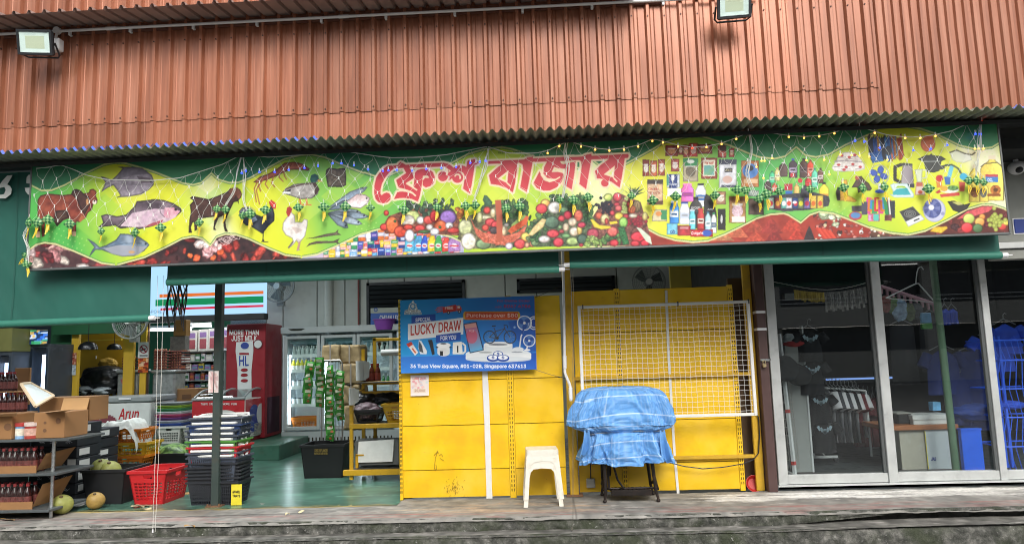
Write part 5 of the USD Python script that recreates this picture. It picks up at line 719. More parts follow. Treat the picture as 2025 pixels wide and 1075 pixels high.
for a, b, c, d in ((792, 592, 787, 598), (793, 735, 787, 741), (1058, 588, 1118, 560), (1060, 731, 1120, 748)): obj('tie_string', MB().tube([P(a, b, Yb-.005), P((a+c)/2, (b+d)/2+1, Yb), P(c, d, Yb+.02)], .0028, 4), blackp, t)
# notice on the panel
y_ = 7.538; n_ = Sheet(P(812, 760, y_)[0], P(848, 760, y_)[0], zof(830, 782, y_), zof(830, 741, y_), 60, 66, y_, '#dfd3cc'); t = thing('paper_flyer', 'small faded pink flyer stuck on the left yellow panel under the banner', 'flyer', P(830, 760, y_)); q = n_.r
for i in range(26): c_ = (RNG.uniform(q[0]+.02, q[1]-.02), RNG.uniform(q[2]+.07, q[3]-.02)); n_.poly(np.array([(c_[0]+RNG.uniform(.004, .025)*math.cos(a), c_[1]+.014*math.sin(a)) for a in np.linspace(0, 6, 8)]), ('#e0a8a0', '#b9b4c4', '#e3b9b0', '#d88a90', '#c3cdd0')[i % 5], px=False, alpha=.7)
n_.rect(818, 768, 842, 776, '#d8c8b4'); n_.text('LUCKY DRAW', 816, 745, 842, 750, '#c87a7a'); n_.text('20,000', 820, 769, 840, 775, '#a87a70')
n_.make('sheet', PRINT('paper_print'), t, yf=lambda x, z: -.006*np.clip((q[2]+.05-z)*20, 0, 1)**2)
# ---------------------------------------------------------------- stools
def stool(loc, label, rz):
    t = thing('plastic_stool', label, 'stool', loc, (0, 0, rz)); m = M('stool_plastic', '#dcd8cb', r=.45, var=.06, dirt='#a39c8a', ds=6, da=.6)
    s = Polygon([(-.13, -.13), (.13, -.13), (.13, .13), (-.13, .13)]).buffer(.022); g = trimesh.creation.extrude_polygon(s, .014, engine='earcut'); g.apply_translation((0, 0, .446)); rim = trimesh.creation.extrude_polygon(s.buffer(.004).difference(s.buffer(-.012)), .05, engine='earcut'); rim.apply_translation((0, 0, .402)); obj('seat', MB().add(g).add(rim), m, t, local=True)
    hf = [(0.0, .405), (.152, .405), (.158, .36), (.186, 0), (.150, 0), (.128, .26), (.112, .32), (.085, .347), (0.0, .355)]
    sd = trimesh.creation.extrude_polygon(Polygon(hf), .005, engine='earcut'); v = sd.vertices.copy(); plate = np.stack([v[:, 0], -(.150+.036*(1-v[:, 1]/.405))-v[:, 2], v[:, 1]], 1)
    for k in range(4):
        mb = MB()
        for mir, a in ((1, k*90), (-1, k*90+90)):
            q = plate.copy(); q[:, 0] *= mir; g = trimesh.Trimesh(q, sd.faces, process=False); g.apply_transform(rot('z', a)); mb.add(g)
        obj('leg', mb, m, t, local=True)
    return t
sxy = P(1072, 950, 7.25)
stool((sxy[0], 7.26, 0.0), 'lower white plastic stool of the stacked pair, its feet on the walkway', 3)
stool((sxy[0]+.004, 7.26, .068), 'upper white plastic stool of the stacked pair in front of the yellow panels', 4)
# ---------------------------------------------------------------- treadle sewing table under its blue sheet
ir = M('cast_iron', '#26211f', r=.5, metal=.5, var=.2, dirt='#4a362a', ds=12, da=.6); Ys = 7.20
xl, xr = P(1196, 985, Ys)[0], P(1302, 985, Ys)[0]; xc = (xl+xr)/2; t = thing('sewing_table', 'black iron treadle sewing table with its base showing under the blue sheet', 'sewing table', (xc, Ys, 0))
for x in (xl, xr):
    for y in (Ys, Ys+.36):
        obj('leg', MB().tube([(x, y, .0), (x, y+.0, .03), (x+(.012 if x == xl else -.02), y, .1), (x+(.012 if x == xl else -.045), y, .40), (x+(.012 if x == xl else -.045), y, .72)], [.016, .013, .017, .019, .02], 8).sphere((x, y, .016), .02, 1), ir, t, smooth=50)
    obj('side_frame', MB().tube([(x, Ys, .12), (x, Ys+.18, .2), (x, Ys+.36, .12)], .013, 6).tube([(x, Ys, .6), (x, Ys+.18, .42), (x, Ys+.36, .6)], .013, 6), ir, t, smooth=50)
obj('treadle', MB().box(xc-.19, xc+.2, Ys+.02, Ys+.26, .075, .10, .006).box(xc-.19, xc+.2, Ys+.015, Ys+.03, .06, .115, .004), ir, t); m = MB()
for i in range(9): m.box(xc-.17+.04*i, xc-.155+.04*i, Ys+.04, Ys+.24, .1, .106)
obj('treadle_ribs', m, ir, t); obj('axle', MB().cyl((xl, Ys+.14, .11), (xr, Ys+.14, .11), .011, 8), ir, t)
obj('wheel', MB().lathe([(.13, -.012), (.155, -.012), (.155, .012), (.13, .012), (.13, -.012)], (xl+.075, Ys+.3, .36), 28, rot('y', 90)), ir, t, smooth=40)
obj('crank_rod', MB().tube([(xl+.05, Ys+.08, .12), (xl+.05, Ys+.1, .3), (xl+.08, Ys+.1, .42), (xl+.11, Ys+.1, .60), (xl+.10, Ys+.12, .72)], .013, 6).tube([(xl+.16, Ys+.1, .70), (xl+.15, Ys+.1, .52), (xl+.10, Ys+.1, .36), (xl+.14, Ys+.1, .2), (xl+.2, Ys+.1, .11)], .012, 6).tube([(xl+.06, Ys+.1, .72), (xl+.08, Ys+.1, .40), (xl+.12, Ys+.1, .32), (xl+.14, Ys+.1, .4), (xl+.13, Ys+.1, .7)], .018, 6), ir, t, smooth=50)
obj('table_top', MB().box(xc-.36, xc+.38, Ys-.04, Ys+.40, .72, .75, .004), M('table_wood', '#6b4a30', r=.5), t)
obj('machine_head', MB().box(xc-.18, xc+.16, Ys+.1, Ys+.28, .75, .79, .01).box(xc-.18, xc+.18, Ys+.13, Ys+.25, .94, 1.03, .03).box(xc+.08, xc+.17, Ys+.13, Ys+.25, .79, .95, .02), blackp, t)
lv = [(915, 1150, 1328), (905, 1151, 1326), (890, 1155, 1320), (872, 1160, 1312), (858, 1162, 1310), (853, 1158, 1314), (847, 1142, 1331), (838, 1124, 1337), (828, 1124, 1336), (810, 1130, 1330), (793, 1139, 1321), (779, 1146, 1313), (771, 1155, 1301), (766, 1172, 1278), (764, 1200, 1240)]
pz = np.array([zof(1230, y, Ys) for y, _, _ in lv]); pa = np.array([P(a, y, Ys)[0] for y, a, _ in lv]); pb = np.array([P(b, y, Ys)[0] for y, _, b in lv]); nv, nu = 170, 320
tt = np.linspace(0, 1, nv); s_ = np.interp(tt, np.linspace(0, 1, len(pz)), np.arange(len(pz))); k_ = np.arange(len(pz)); zz_ = np.interp(s_, k_, pz); aa, bb = np.interp(s_, k_, pa), np.interp(s_, k_, pb)
dep = np.interp(s_, [0, 3, 5, 6, 7, 10, 12, 14], [.24, .25, .22, .255, .27, .26, .20, .04]); ang = np.linspace(0, 2*math.pi, nu); TT, AA = np.meshgrid(tt, ang, indexing='ij')
hw, ct = (bb-aa)[:, None]/2, (aa+bb)[:, None]/2; sq = lambda v: np.sign(v)*np.abs(v)**.62; nx_, ny_ = sq(np.cos(AA)), sq(np.sin(AA))
fold = np.interp(s_, [0, 4, 5, 6, 9, 14], [.035, .02, .008, .016, .022, .012])[:, None]; zf_ = zz_[:, None]+0*AA
wr = fold*(.7*np.sin(AA*11+4*fb(AA, TT*2, 1.2, 4)+TT*3)+1.8*fb(AA*2.2, TT*3, 1.5, 7)+1.5*fb(AA*4+TT*3, TT*3, 2.0, 9)+.8*fb(AA*12, TT*12, 2, 12)+2.0*(.22-np.abs(fb(AA*2.5+TT*3.5, TT*2.5-AA, 1.6, 61)))+1.6*(.2-np.abs(fb(AA*5-TT*6, TT*4+AA, 1.7, 62)))+.7*(.2-np.abs(fb(AA*11+TT*8, TT*9, 1.7, 64)))+.9*np.clip(.45-TT, 0, 1)*np.sin(AA*17+3*fb(AA, TT*2, 2, 63)))
X_ = ct+(hw+wr)*nx_; Y__ = Ys+.16+(dep[:, None]+wr*1.4)*ny_; Z_ = zf_+np.clip(.12-TT, 0, 1)*(.22*fb(AA*2, TT, 1.3, 5)+.10*np.sin(AA*5)+.03*np.sin(AA*23))*1.2-.02*np.abs(np.sin(AA*2))*(TT > .5)*(TT < .75)+.012*fb(AA*3, TT*8, 2, 8)
tc_ = np.array([.32, .55, .82]); ink = np.tile(lin('#5f97d2'), (nv, nu, 1)); st = np.zeros((nv, nu)); tw = TT+.025*np.sin(AA*2+1)+.03*fb(AA, TT, 1.2, 33)
for c_ in (.07, .20, .46+.0, .60, .76, .9): st = np.maximum(st, np.clip(1-np.abs(tw-c_)/.006, 0, 1)*.9)
th_ = np.clip(np.sin(AA*110+6*fb(AA*2, TT*3, 2, 2))*1.5-.7, 0, 1)*(fb(AA*4, TT*6, 2, 5)+.5)*.55; st = np.maximum(st, th_*.7); st = np.maximum(st, np.clip(1-np.abs(((AA/6.283*9+.2*fb(TT*2, AA, 1, 6)) % 1)-.5)/.012, 0, 1)*.6)
ink = ink*(1-st[..., None])+lin('#cfe0f0')*st[..., None]; ink *= (1+.35*fb(AA*3, TT*9, 2.2, 40))[..., None]
obj_t = thing('blue_tarpaulin', 'light blue striped woven plastic sheet draped and tied over the sewing table', 'tarpaulin', (xc, Ys+.16, .5)); obj('sheet', MB().grid(np.stack([X_, Y__, Z_], -1)), PRINT('woven_plastic', r=.5, spec=.35, bump=.35, bs=45), obj_t, ink=ink.reshape(-1, 3), smooth=True)
zt_ = np.interp(5, k_, pz); an = np.linspace(0, 6.283, 60); obj('tie_rope', MB().tube(np.stack([(np.interp(5, k_, pa)+np.interp(5, k_, pb))/2+((np.interp(5, k_, pb)-np.interp(5, k_, pa))/2+.012)*sq(np.cos(an)), Ys+.16+.235*sq(np.sin(an)), zt_+.01*np.sin(an*3)+.012*np.cos(an)], 1), .007, 6), M('grey_rope', '#7d8794', r=.8), obj_t)
for x_, s2 in ((1160, -1), (1309, 1)):
    p_ = P(x_, 852, Ys-.06); g = np.zeros((14, 8, 3))
    for i in range(14):
        for j in range(8): u, v = i/13, j/7; g[i, j] = p_+np.array([s2*(.0+.03*u*u)+(v-.5)*(.05+.05*u), -.025-.045*u*math.sin(v*7+1), -(.25+.01*s2)*u+.02*math.sin(v*9)-.05*u*v*s2])
    obj('loose_corner', MB().grid(g), M('tarp_plain', '#5f93cc', r=.4, var=.2, vs=14), obj_t, smooth=True)
t = thing('power_socket', 'grey weatherproof socket box on the yellow panel left of the sewing table', 'socket', P(1168, 955, 7.63)); pbox(1160, 946, 1177, 964, 7.61, .04, .004); obj('box', pbox(1160, 946, 1177, 964, 7.61, .04, .006), M('grey_plastic', '#9a9a92', r=.5), t); obj('cover', pbox(1162, 948, 1175, 955, 7.60, .012, .003), M('grey_plastic', ''), t); obj('cable', MB().tube([P(1168, 946, 7.63), P(1168, 930, 7.63), P(1167, 905, 7.62)], .006, 6), blackp, t)
t = thing('power_cable', 'thin black cable sagging across the lower right yellow panels', 'cable', P(1400, 920, 7.6)); obj('cable', MB().tube([P(a, b, 7.58) for a, b in ((1215, 922), (1240, 921), (1262, 914), (1290, 905), (1325, 914), (1352, 921), (1390, 926), (1430, 923), (1470, 916), (1490, 908))], .006, 6), blackp, t, smooth=50); obj('cable_end', MB().tube([P(a, b, 7.64) for a, b in ((1490, 908), (1500, 895), (1502, 860), (1500, 825), (1495, 815))], .006, 6), blackp, t)
t = thing('red_basin', 'round red plastic basin tucked in the gap beside the brown post', 'basin', P(1490, 955, 7.72)); p_ = P(1491, 957, 7.70); obj('bowl', MB().lathe([(0, 0), (.06, 0), (.075, .02), (.085, .05), (.08, .05), (.055, .012), (0, .01)], (0, 0, 0), 20, rot('x', 75)).mesh().apply_translation(p_+[0, .03, 0]), M('red_plastic', '#a82420', r=.4), t, smooth=40)
# ---------------------------------------------------------------- inside the open shop
gp = M('grey_plastic', ''); card = M('cardboard', '#8f6840', r=.8, var=.1, vs=5, dirt='#8a6440', ds=4, da=.4); card2 = M('cardboard_light', '#c19a6a', r=.8, var=.08); ink_ = M('box_ink', '#6b4c34', r=.8); paper = M('white_paper', '#dcdcd8', r=.7, var=.05); ygl = M('yellow_wall_paint', ''); dgreen = M('green_wall_paint', '#17522f', r=.6, var=.1)
plx = P(552, 905, 10.9)[0]; struct('plinth', MB().box(-9.4, plx, 10.9, 13.3, 0, .23, .01), M('green_plinth', '#38604f', r=.4, var=.15, dirt='#6b4a44', ds=2.5, da=.5))
def simple(name, label, cat, parts, group=None, base=None):
    """parts: (name, mesh, material[, label])"""
    b = np.asarray(parts[0][1].mesh().bounds if isinstance(parts[0][1], MB) else parts[0][1].bounds); t = thing(name, label, cat, base if base is not None else ((b[0][0]+b[1][0])/2, (b[0][1]+b[1][1])/2, b[0][2]), group=group)
    for p_ in parts: obj(p_[0], p_[1], p_[2], t, label=p_[3] if len(p_) > 3 else None, smooth=35)
    return t
# --- glass door fridges
Yf = 12.2; x0, x1, z0, z1 = PR(556, 655, 790, 888, Yf); fgrey = M('fridge_grey', '#aab0ae', r=.4, var=.05); lit = EM('fridge_light', '#e8f2ff', 6.0); fw = M('fridge_inside', '#cdd8dc', r=.5, var=.04)
t = thing('display_fridge', 'grey three-door glass display fridge against the back wall', 'fridge', ((x0+x1)/2, Yf, 0))
obj('cabinet', MB().box(x0, x0+.05, Yf+.06, Yf+.62, .05, z1).box(x1-.05, x1, Yf+.06, Yf+.62, .05, z1).box(x0+.05, x1-.05, Yf+.56, Yf+.62, .3, z1-.05).box(x0+.05, x1-.05, Yf+.06, Yf+.56, .24, .32), fw, t)
obj('header', MB().box(x0-.02, x1+.02, Yf, Yf+.62, z1-.01, z1+.10, .006), fgrey, t); obj('base_grille', MB().box(x0, x1, Yf+.03, Yf+.10, .05, .30), fgrey, t); m = MB()
for i in range(30): a = x0+.1+(x1-x0-.2)*i/30; m.box(a, a+.02, Yf+.022, Yf+.031, .10, .20)
obj('grille_slots', m, M('slot_dark', ''), t, kind='stuff')
dx = [P(a, 750, Yf)[0] for a in (561, 633, 634, 704, 705, 777)]; dz0, dz1 = zof(600, 850, Yf), zof(650, 662, Yf)
for i in range(3):
    a, b = dx[2*i]+.004, dx[2*i+1]-.004; d = obj('door', MB().box(a, a+.055, Yf, Yf+.05, dz0, dz1, .004).box(b-.055, b, Yf, Yf+.05, dz0, dz1, .004).box(a+.055, b-.055, Yf, Yf+.05, dz0, dz0+.06, .004).box(a+.055, b-.055, Yf, Yf+.05, dz1-.05, dz1, .004), fgrey, t)
    obj('pane', MB().box(a+.05, b-.05, Yf+.02, Yf+.028, dz0+.05, dz1-.045), PANE('clear_glass'), d); obj('light_strip', MB().box(a+.06, a+.085, Yf+.08, Yf+.10, dz0+.1, dz1-.32), lit, t)
    obj('fan_grille', MB().lathe([(.04, 0), (.09, 0), (.10, .02), (.09, .03), (.04, .03)], ((a+b)/2+.08, Yf+.3, dz1-.20), 18, rot('x', 60)), M('dark_steel', ''), t, smooth=40); obj('ceiling_panel', MB().box(a+.06, b-.06, Yf+.12, Yf+.55, dz1-.16, dz1-.12, 0, rot('x', -14)), M('ice_blue', '#9fc0cc', r=.5), t)
    for zz in (.72, 1.02, 1.30, 1.56):
        sh = MB().box(a+.06, b-.06, Yf+.10, Yf+.54, zz-.008, zz); sh.box(a+.06, b-.06, Yf+.09, Yf+.10, zz-.01, zz+.045); obj('wire_shelf', sh, M('shelf_white', '#dfe4e4', r=.4), t)
pr_bottle = MB().lathe([(0, 0), (.034, 0), (.036, .01), (.036, .12), (.028, .155), (.013, .185), (.013, .2)], n=12).mesh(); capm = MB().cyl((0, 0, .2), (0, 0, .225), .016, 10).mesh()
def bottle3(name, label, mats, sc, group):
    t = thing(name, label, 'bottle', (0, 0, -50), (0, 0, 0), group, sc); obj('body', pr_bottle, mats[0], t, smooth=40, local=True); obj('cap', capm, mats[1], t, local=True)
    if len(mats) > 2: obj('label', MB().lathe([(.0365, .03), (.0372, .04), (.0372, .10), (.0365, .11)], n=12), mats[2], t, smooth=True, local=True)
    return t
def fillrow(proto, x0, x1, y, z, n, label, group, sc, rows=1, dy=.1, first=[None]):
    for r_ in range(rows):
        for i in range(n):
            loc = (x0+(x1-x0)*(i+.5)/n+RNG.uniform(-.006, .006), y+r_*dy, z); key = str(proto.GetPath())
            if key not in PLACED: PLACED.add(key); place(proto, loc, (0, 0, 0), sc); tag(proto, label, None, group)
            else: dup(proto, loc, (0, 0, RNG.uniform(0, 360)), label, group, sc)
PLACED = set(); yb_ = bottle3('juice_bottle', '', (M('yellow_juice', '#d6cf3a', r=.25), wpl, paper), 1.05, 'yellow juice bottles in the left fridge door'); gb_ = bottle3('green_bottle', '', (M('green_bottle_glass', '#1d7a3a', r=.2), wpl), .9, 'green bottles low in the right fridge door'); cb_ = bottle3('clear_bottle', '', (M('clear_plastic', '#c9d4d2', r=.2), wpl), 1.0, 'pale bottles in the fridge')
fillrow(yb_, dx[0]+.07, dx[1]-.1, Yf+.16, 1.30, 6, 'yellow juice bottle standing on the third shelf of the left fridge door', 'yellow juice bottles in the left fridge door', 1.05)
fillrow(cb_, dx[0]+.08, dx[1]-.08, Yf+.16, 1.56, 6, 'pale bottle standing on a top shelf inside the glass door fridge', 'pale bottles in the fridge', .85, 2); fillrow(cb_, dx[4]+.08, dx[5]-.08, Yf+.16, 1.56, 5, 'pale bottle standing on a top shelf inside the glass door fridge', 'pale bottles in the fridge', .95); fillrow(gb_, dx[4]+.08, dx[5]-.08, Yf+.16, 1.02, 6, 'small green bottle on a low shelf behind the right fridge door', 'green bottles low in the right fridge door', .9)
for zz in (1.02, .72):
    cp = None
    for i in range(6):
        loc = (dx[0]+.12+i*.085, Yf+.17, zz); g_ = 'white tubs on the lower fridge shelves'; l_ = 'white plastic tub on a lower shelf of the left fridge door'
        if zz == 1.02 and i == 0: TUB = thing('plastic_tub', l_, 'tub', loc, group=g_); obj('body', MB().lathe([(0, 0), (.03, 0), (.038, .13), (0, .13)], n=12), M('shelf_white', ''), TUB, smooth=40, local=True); obj('lid', MB().cyl((0, 0, .13), (0, 0, .145), .041, 12), M('tub_lid', '#6f7f88'), TUB, local=True)
        else: dup(TUB, loc, label=l_, group=g_)
def crate(name, label, x0, x1, y0, y1, z0, z1, mat, slots=(3, 6), taper=.04, th=.02, group=None, open_=True):
    """Slatted plastic crate, open above: four slotted sides, a floor and a rim."""
    t = thing(name, label, 'crate', ((x0+x1)/2, (y0+y1)/2, z0), group=group); h = z1-z0
    def side(w):
        p_ = sbox(0, 0, w, h)
        nr, nc = slots
        if nr == 0: return trimesh.creation.extrude_polygon(p_, th*.5, engine='earcut')
        for r_ in range(nr):
            for c_ in range(nc):
                a, b = w*(.08+.84*c_/nc)+.004, w*(.08+.84*(c_+1)/nc)-.004; c, d = h*(.12+.56*r_/nr)+.005, h*(.12+.56*(r_+1)/nr)-.005
                if b > a and d > c: p_ = p_.difference(sbox(a, c, b, d))
        p_ = p_.difference(sbox(w*.38, h*.78, w*.62, h*.90)); return trimesh.creation.extrude_polygon(p_, th*.5, engine='earcut')
    for k in range(4):
        w = (x1-x0) if k % 2 == 0 else (y1-y0); g = side(w); v = g.vertices; d = taper*(1-v[:, 1]/h)
        if k == 0: q = np.stack([x0+v[:, 0]*(1), y0+d-v[:, 2]+th*.5, z0+v[:, 1]], 1); q[:, 0] = (x0+x1)/2+(q[:, 0]-(x0+x1)/2)*(1-2*d/(x1-x0))
        if k == 2: q = np.stack([x0+v[:, 0], y1-d+v[:, 2]-th*.5, z0+v[:, 1]], 1); q[:, 0] = (x0+x1)/2+(q[:, 0]-(x0+x1)/2)*(1-2*d/(x1-x0))
        if k == 1: q = np.stack([x1-d+v[:, 2]-th*.5, y0+v[:, 0], z0+v[:, 1]], 1); q[:, 1] = (y0+y1)/2+(q[:, 1]-(y0+y1)/2)*(1-2*d/(y1-y0))
        if k == 3: q = np.stack([x0+d-v[:, 2]+th*.5, y0+v[:, 0], z0+v[:, 1]], 1); q[:, 1] = (y0+y1)/2+(q[:, 1]-(y0+y1)/2)*(1-2*d/(y1-y0))
        obj('side', trimesh.Trimesh(q, g.faces, process=False), mat, t)
    obj('floor', MB().box(x0+taper, x1-taper, y0+taper, y1-taper, z0, z0+.01), mat, t)
    rim = trimesh.creation.extrude_polygon(sbox(x0-.012, y0-.012, x1+.012, y1+.012).difference(sbox(x0+.014, y0+.014, x1-.014, y1-.014)), .03, engine='earcut'); rim.apply_translation((0, 0, z1-.02)); obj('rim', rim, mat, t); return t
orange = M('orange_plastic', '#c9741f', r=.45, var=.12); yelp = M('yellow_crate_plastic', '#c79a1e', r=.45, var=.12); redp = M('red_crate_plastic', '#b51f24', r=.42, var=.12, dirt='#7d2a28', ds=5, da=.3)
crate('orange_crate', 'small orange crate at the bottom behind the left fridge door', dx[0]+.08, dx[1]-.08, Yf+.12, Yf+.5, .34, .52, orange, (2, 7))
# plate, box and tub on top of the fridge
p_ = P(594, 653, Yf+.2); simple('metal_tray', 'flat round dark tray lying on top of the fridge at its left end', 'tray', [('tray', MB().lathe([(0, 0), (.22, 0), (.25, .03), (.24, .03), (.21, .01), (0, .01)], p_+[0, 0, -.01], 28), M('dark_tray', '#4a4a42', r=.4, metal=.5))])
bl = M('blue_box', '#23509a', r=.5); Yk = Yf+.18; a, b, c, d = PR(733, 608, 800, 652, Yk); bx = simple('carton_box', 'blue carton with white wording standing on the fridge beside the purple tub', 'box', [('box', MB().box(a, b, Yk, Yk+.3, c, d-.09), bl), ('top_band', MB().box(a, b, Yk, Yk+.3, d-.088, d), M('grey_band', '#9aa094', r=.6)), ('lettering', lettering('CHUAN LEO', 751, 623, 790, 633, Yk), paper), ('emblem', MB().lathe([(.02, 0), (.035, 0), (.035, .004), (.02, .004)], P(743, 612, Yk-.003), 16, rot('x', 90)), bl)])
p_ = P(761, 652, Yf+.06); simple('plastic_basin', 'purple plastic tub in front of the blue carton on the fridge', 'tub', [('tub', MB().lathe([(0, 0), (.15, 0), (.19, .17), (.205, .17), (.205, .185), (.18, .185), (.14, .012), (0, .012)], p_, 24), M('purple_plastic', '#7c3f97', r=.4))])
# louvres, fans on the back wall
def louvre(label, x0, y0, x1, y1, n):
    a, b, c, d = PR(x0, y0, x1, y1, 12.86); t = thing('louvre_window', label, 'window', ((a+b)/2, 12.86, c)); fm = M('louvre_dark', '#1f2528', r=.5, var=.1)
    obj('frame', MB().box(a, b, 12.84, 12.90, c, c+.05).box(a, b, 12.84, 12.90, d-.05, d).box(a, a+.05, 12.84, 12.90, c, d).box(b-.05, b, 12.84, 12.90, c, d), fm, t); obj('backing', MB().box(a+.05, b-.05, 12.885, 12.898, c+.05, d-.05), M('black_ceiling', ''), t)
    for i in range(n): z = c+.06+(d-c-.12)*(i+.5)/n; obj('slat', MB().box(a+.05, b-.05, 12.82, 12.825, z-.035, z+.035, 0, rot('x', 35)), fm, t)
louvre('large dark louvred window in the back wall above the blue carton', 725, 556, 920, 652, 9); louvre('narrow dark slot window in the back wall above the yellow panels', 1022, 548, 1216, 576, 2)
def wallfan(p_, label):
    t = thing('wall_fan', label, 'fan', p_); gm = M('fan_grey', '#8b8f8a', r=.4, var=.05)
    for rr in np.linspace(.06, .27, 8): obj('guard_ring', MB().lathe([(rr-.004, -.07+.25*rr*rr), (rr, -.075+.25*rr*rr), (rr+.004, -.07+.25*rr*rr), (rr-.004, -.07+.25*rr*rr)], p_, 32, rot('x', 90)), gm, t)
    for i in range(18): a = i*math.pi/9; obj('guard_wire', MB().tube([p_+[.05*math.cos(a), -.07, .05*math.sin(a)], p_+[.27*math.cos(a), -.055, .27*math.sin(a)], p_+[.285*math.cos(a), 0, .285*math.sin(a)]], .003, 4), gm, t)
    obj('rim', MB().lathe([(.275, -.03), (.292, -.03), (.292, .02), (.275, .02), (.275, -.03)], p_, 40, rot('x', 90)), gm, t, smooth=40); obj('hub', MB().cyl(p_+[0, -.085, 0], p_+[0, .02, 0], .055, 20), M('fan_hub', '#c8cac4', r=.4), t, smooth=40)
    for k in range(3):
        a = k*2.09+.4; g = [p_+[.05*math.cos(a), -.02, .05*math.sin(a)], p_+[.24*math.cos(a-.45), -.035, .24*math.sin(a-.45)], p_+[.26*math.cos(a+.3), 0.0, .26*math.sin(a+.3)], p_+[.1*math.cos(a+.7), .0, .1*math.sin(a+.7)]]; obj('blade', MB().quad(*g), M('fan_blade', '#5f6663', r=.4), t)
    obj('motor', MB().cyl(p_+[0, .03, 0], p_+[0, .16, 0], .08, 16).cyl(p_+[0, .14, -.02], p_+[0, .14, -.3], .03, 10).box(p_[0]-.06, p_[0]+.06, p_[1]+.1, p_[1]+.2, p_[2]-.34, p_[2]-.24), gm, t, smooth=40)
wallfan(P(550, 566, 12.5), 'round grey wall fan next to the lit striped sign'); wallfan(P(1283, 557, 12.5), 'round grey wall fan above the right yellow panels'); wallfan(P(257, 634, 11.3), 'pale wall fan half hidden behind the lowest green blind')
# --- lit striped sign box over the next shop
Yl = 11.6; a, b, c, d = PR(300, 528, 521, 622, Yl); lw = EM('sign_lit_white', '#a9d4f7', .62); t = thing('lit_sign', 'lit white shop sign with orange, green and red stripes over the inner shop', 'sign', ((a+b)/2, Yl, c)); obj('lightbox', MB().box(a-.6, b, Yl, Yl+.15, c, d+.2), lw, t)
for nm, col, y0, y1, o in (('orange_stripe', '#e8783a', 579.5, 586, 20), ('green_stripe', '#1f8f5c', 590, 603, 12), ('red_stripe', '#d93a52', 607, 611.5, 22)):
    e = [P(308+o-12, y0+2.5, Yl-.004), P(521, y0-5, Yl-.004), P(521, y1-5.5, Yl-.004), P(308+o-12, y1+2.5, Yl-.004)]; obj(nm, MB().box(e[0][0], e[1][0], Yl-.012, Yl-.003, (e[2][2]+e[3][2])/2, (e[0][2]+e[1][2])/2), EM('sign_'+nm, col, .5), t)
obj('lettering', lettering('SINGAPORE', 272, 613, 320, 619, Yl, bold=False), M('grey_letters', '#6d8494'), t); obj('valance', MB().box(a-.6, b+.02, Yl-.02, Yl+.16, c-.10, c-.004), M('dark_steel', ''), t)
w = thing('stone_panel', 'speckled grey stone panel below the lit sign beside the wall', 'wall', P(488, 632, 12.0)); a, b, c, d = PR(456, 616, 526, 645, 12.05); obj('panel', MB().box(a, b, 12.05, 12.1, c-.3, d), M('speckled_stone', '#8a8f8d', r=.5, var=.6, vs=60), w)
# fluorescent tubes seen in the inner shop
tubm = EM('tube_light', '#f4fbff', 7.0)
for i, (px, py, L, Yt) in enumerate(((338, 651, 1.1, 12.4), (386, 628, 1.0, 13.0), (386, 645, 1.0, 14.2), (318, 629, .8, 13.4), (200, 655, .0, 12))):
    if L: p_ = P(px, py, Yt); t = thing('tube_lamp', ('lit white tube lamp just below the end of the lowest blind', 'lit white tube lamp high under the lit sign near the dark post', 'lit white tube lamp low under the lit sign near the dark post', 'lit white tube lamp under the left end of the lit sign')[i], 'lamp', p_); obj('tube', MB().cyl(p_-[L/3, 0, 0], p_+[L/3, 0, 0], .022, 10), tubm, t); obj('batten', MB().box(p_[0]-L/3, p_[0]+L/3, p_[1]-.03, p_[1]+.03, p_[2]+.03, p_[2]+.07), wpl, t)
for nm, loc, w_, h_, I in (('shop_lamp_light', (-3.4, 9.0, 3.6), 3.4, .3, 85), ('inner_lamp_light', (-6.3, 13.2, 3.5), 2.4, 1.2, 48), ('left_lamp_light', (-7.4, 9.4, 3.55), 2.4, .3, 52)):
    L = UsdLux.RectLight.Define(stage, '/World/'+nm); L.CreateWidthAttr(w_); L.CreateHeightAttr(h_); L.CreateIntensityAttr(I/(w_*h_)*.28); L.CreateColorAttr(Gf.Vec3f(.92, .98, 1.0)); L.AddTranslateOp().Set(Gf.Vec3d(*loc))
# --- red milk cooler, ice-cream freezers
redm = M('cooler_red', '#8a1f28', r=.4, var=.06); Ym = 11.9; a, b, c, d = PR(446, 640, 524, 890, Ym); t = thing('milk_cooler', 'tall red milk cooler with a printed white milk bottle on its front', 'cooler', ((a+b)/2, Ym, .23)); obj('cabinet', MB().box(a, b, Ym, Ym+.75, .24, d, .01), redm, t)
for tx, y0, y1, xa, xb in (('MORE THAN', 652, 662, 454, 512), ('JUST MILK', 663, 674, 458, 508)): obj('lettering', lettering(tx, xa, y0, xb, y1, Ym), paper, t, kind='stuff')
bt = [(467, 676), (500, 674), (501, 692), (499, 712), (497, 735), (498, 830), (469, 830), (470, 735), (468, 712), (466, 694)]; bo = obj('printed_bottle', pext(bt, Ym-.006, .005), M('printed_white', '#c9ccca', r=.5, var=.06), t)
obj('cap_print', MB().ext(affinity.scale(Point(0, 0).buffer(1), .07, .055), 0, .004).mesh().apply_translation(P(484, 683, Ym-.012)), M('print_blue', '#2a3f8a'), bo); obj('lettering', lettering('HL', 473, 703, 492, 723, Ym-.006), M('print_blue', ''), bo); obj('band', pext([(473, 697), (492, 697), (492, 701), (473, 701)], Ym-.011, .004), redm, bo)
for y in (731, 741, 752): obj('oval', MB().ext(affinity.scale(Point(0, 0).buffer(1), .06, .028), 0, .004).mesh().apply_translation(P(483, y, Ym-.012)), redm, bo)
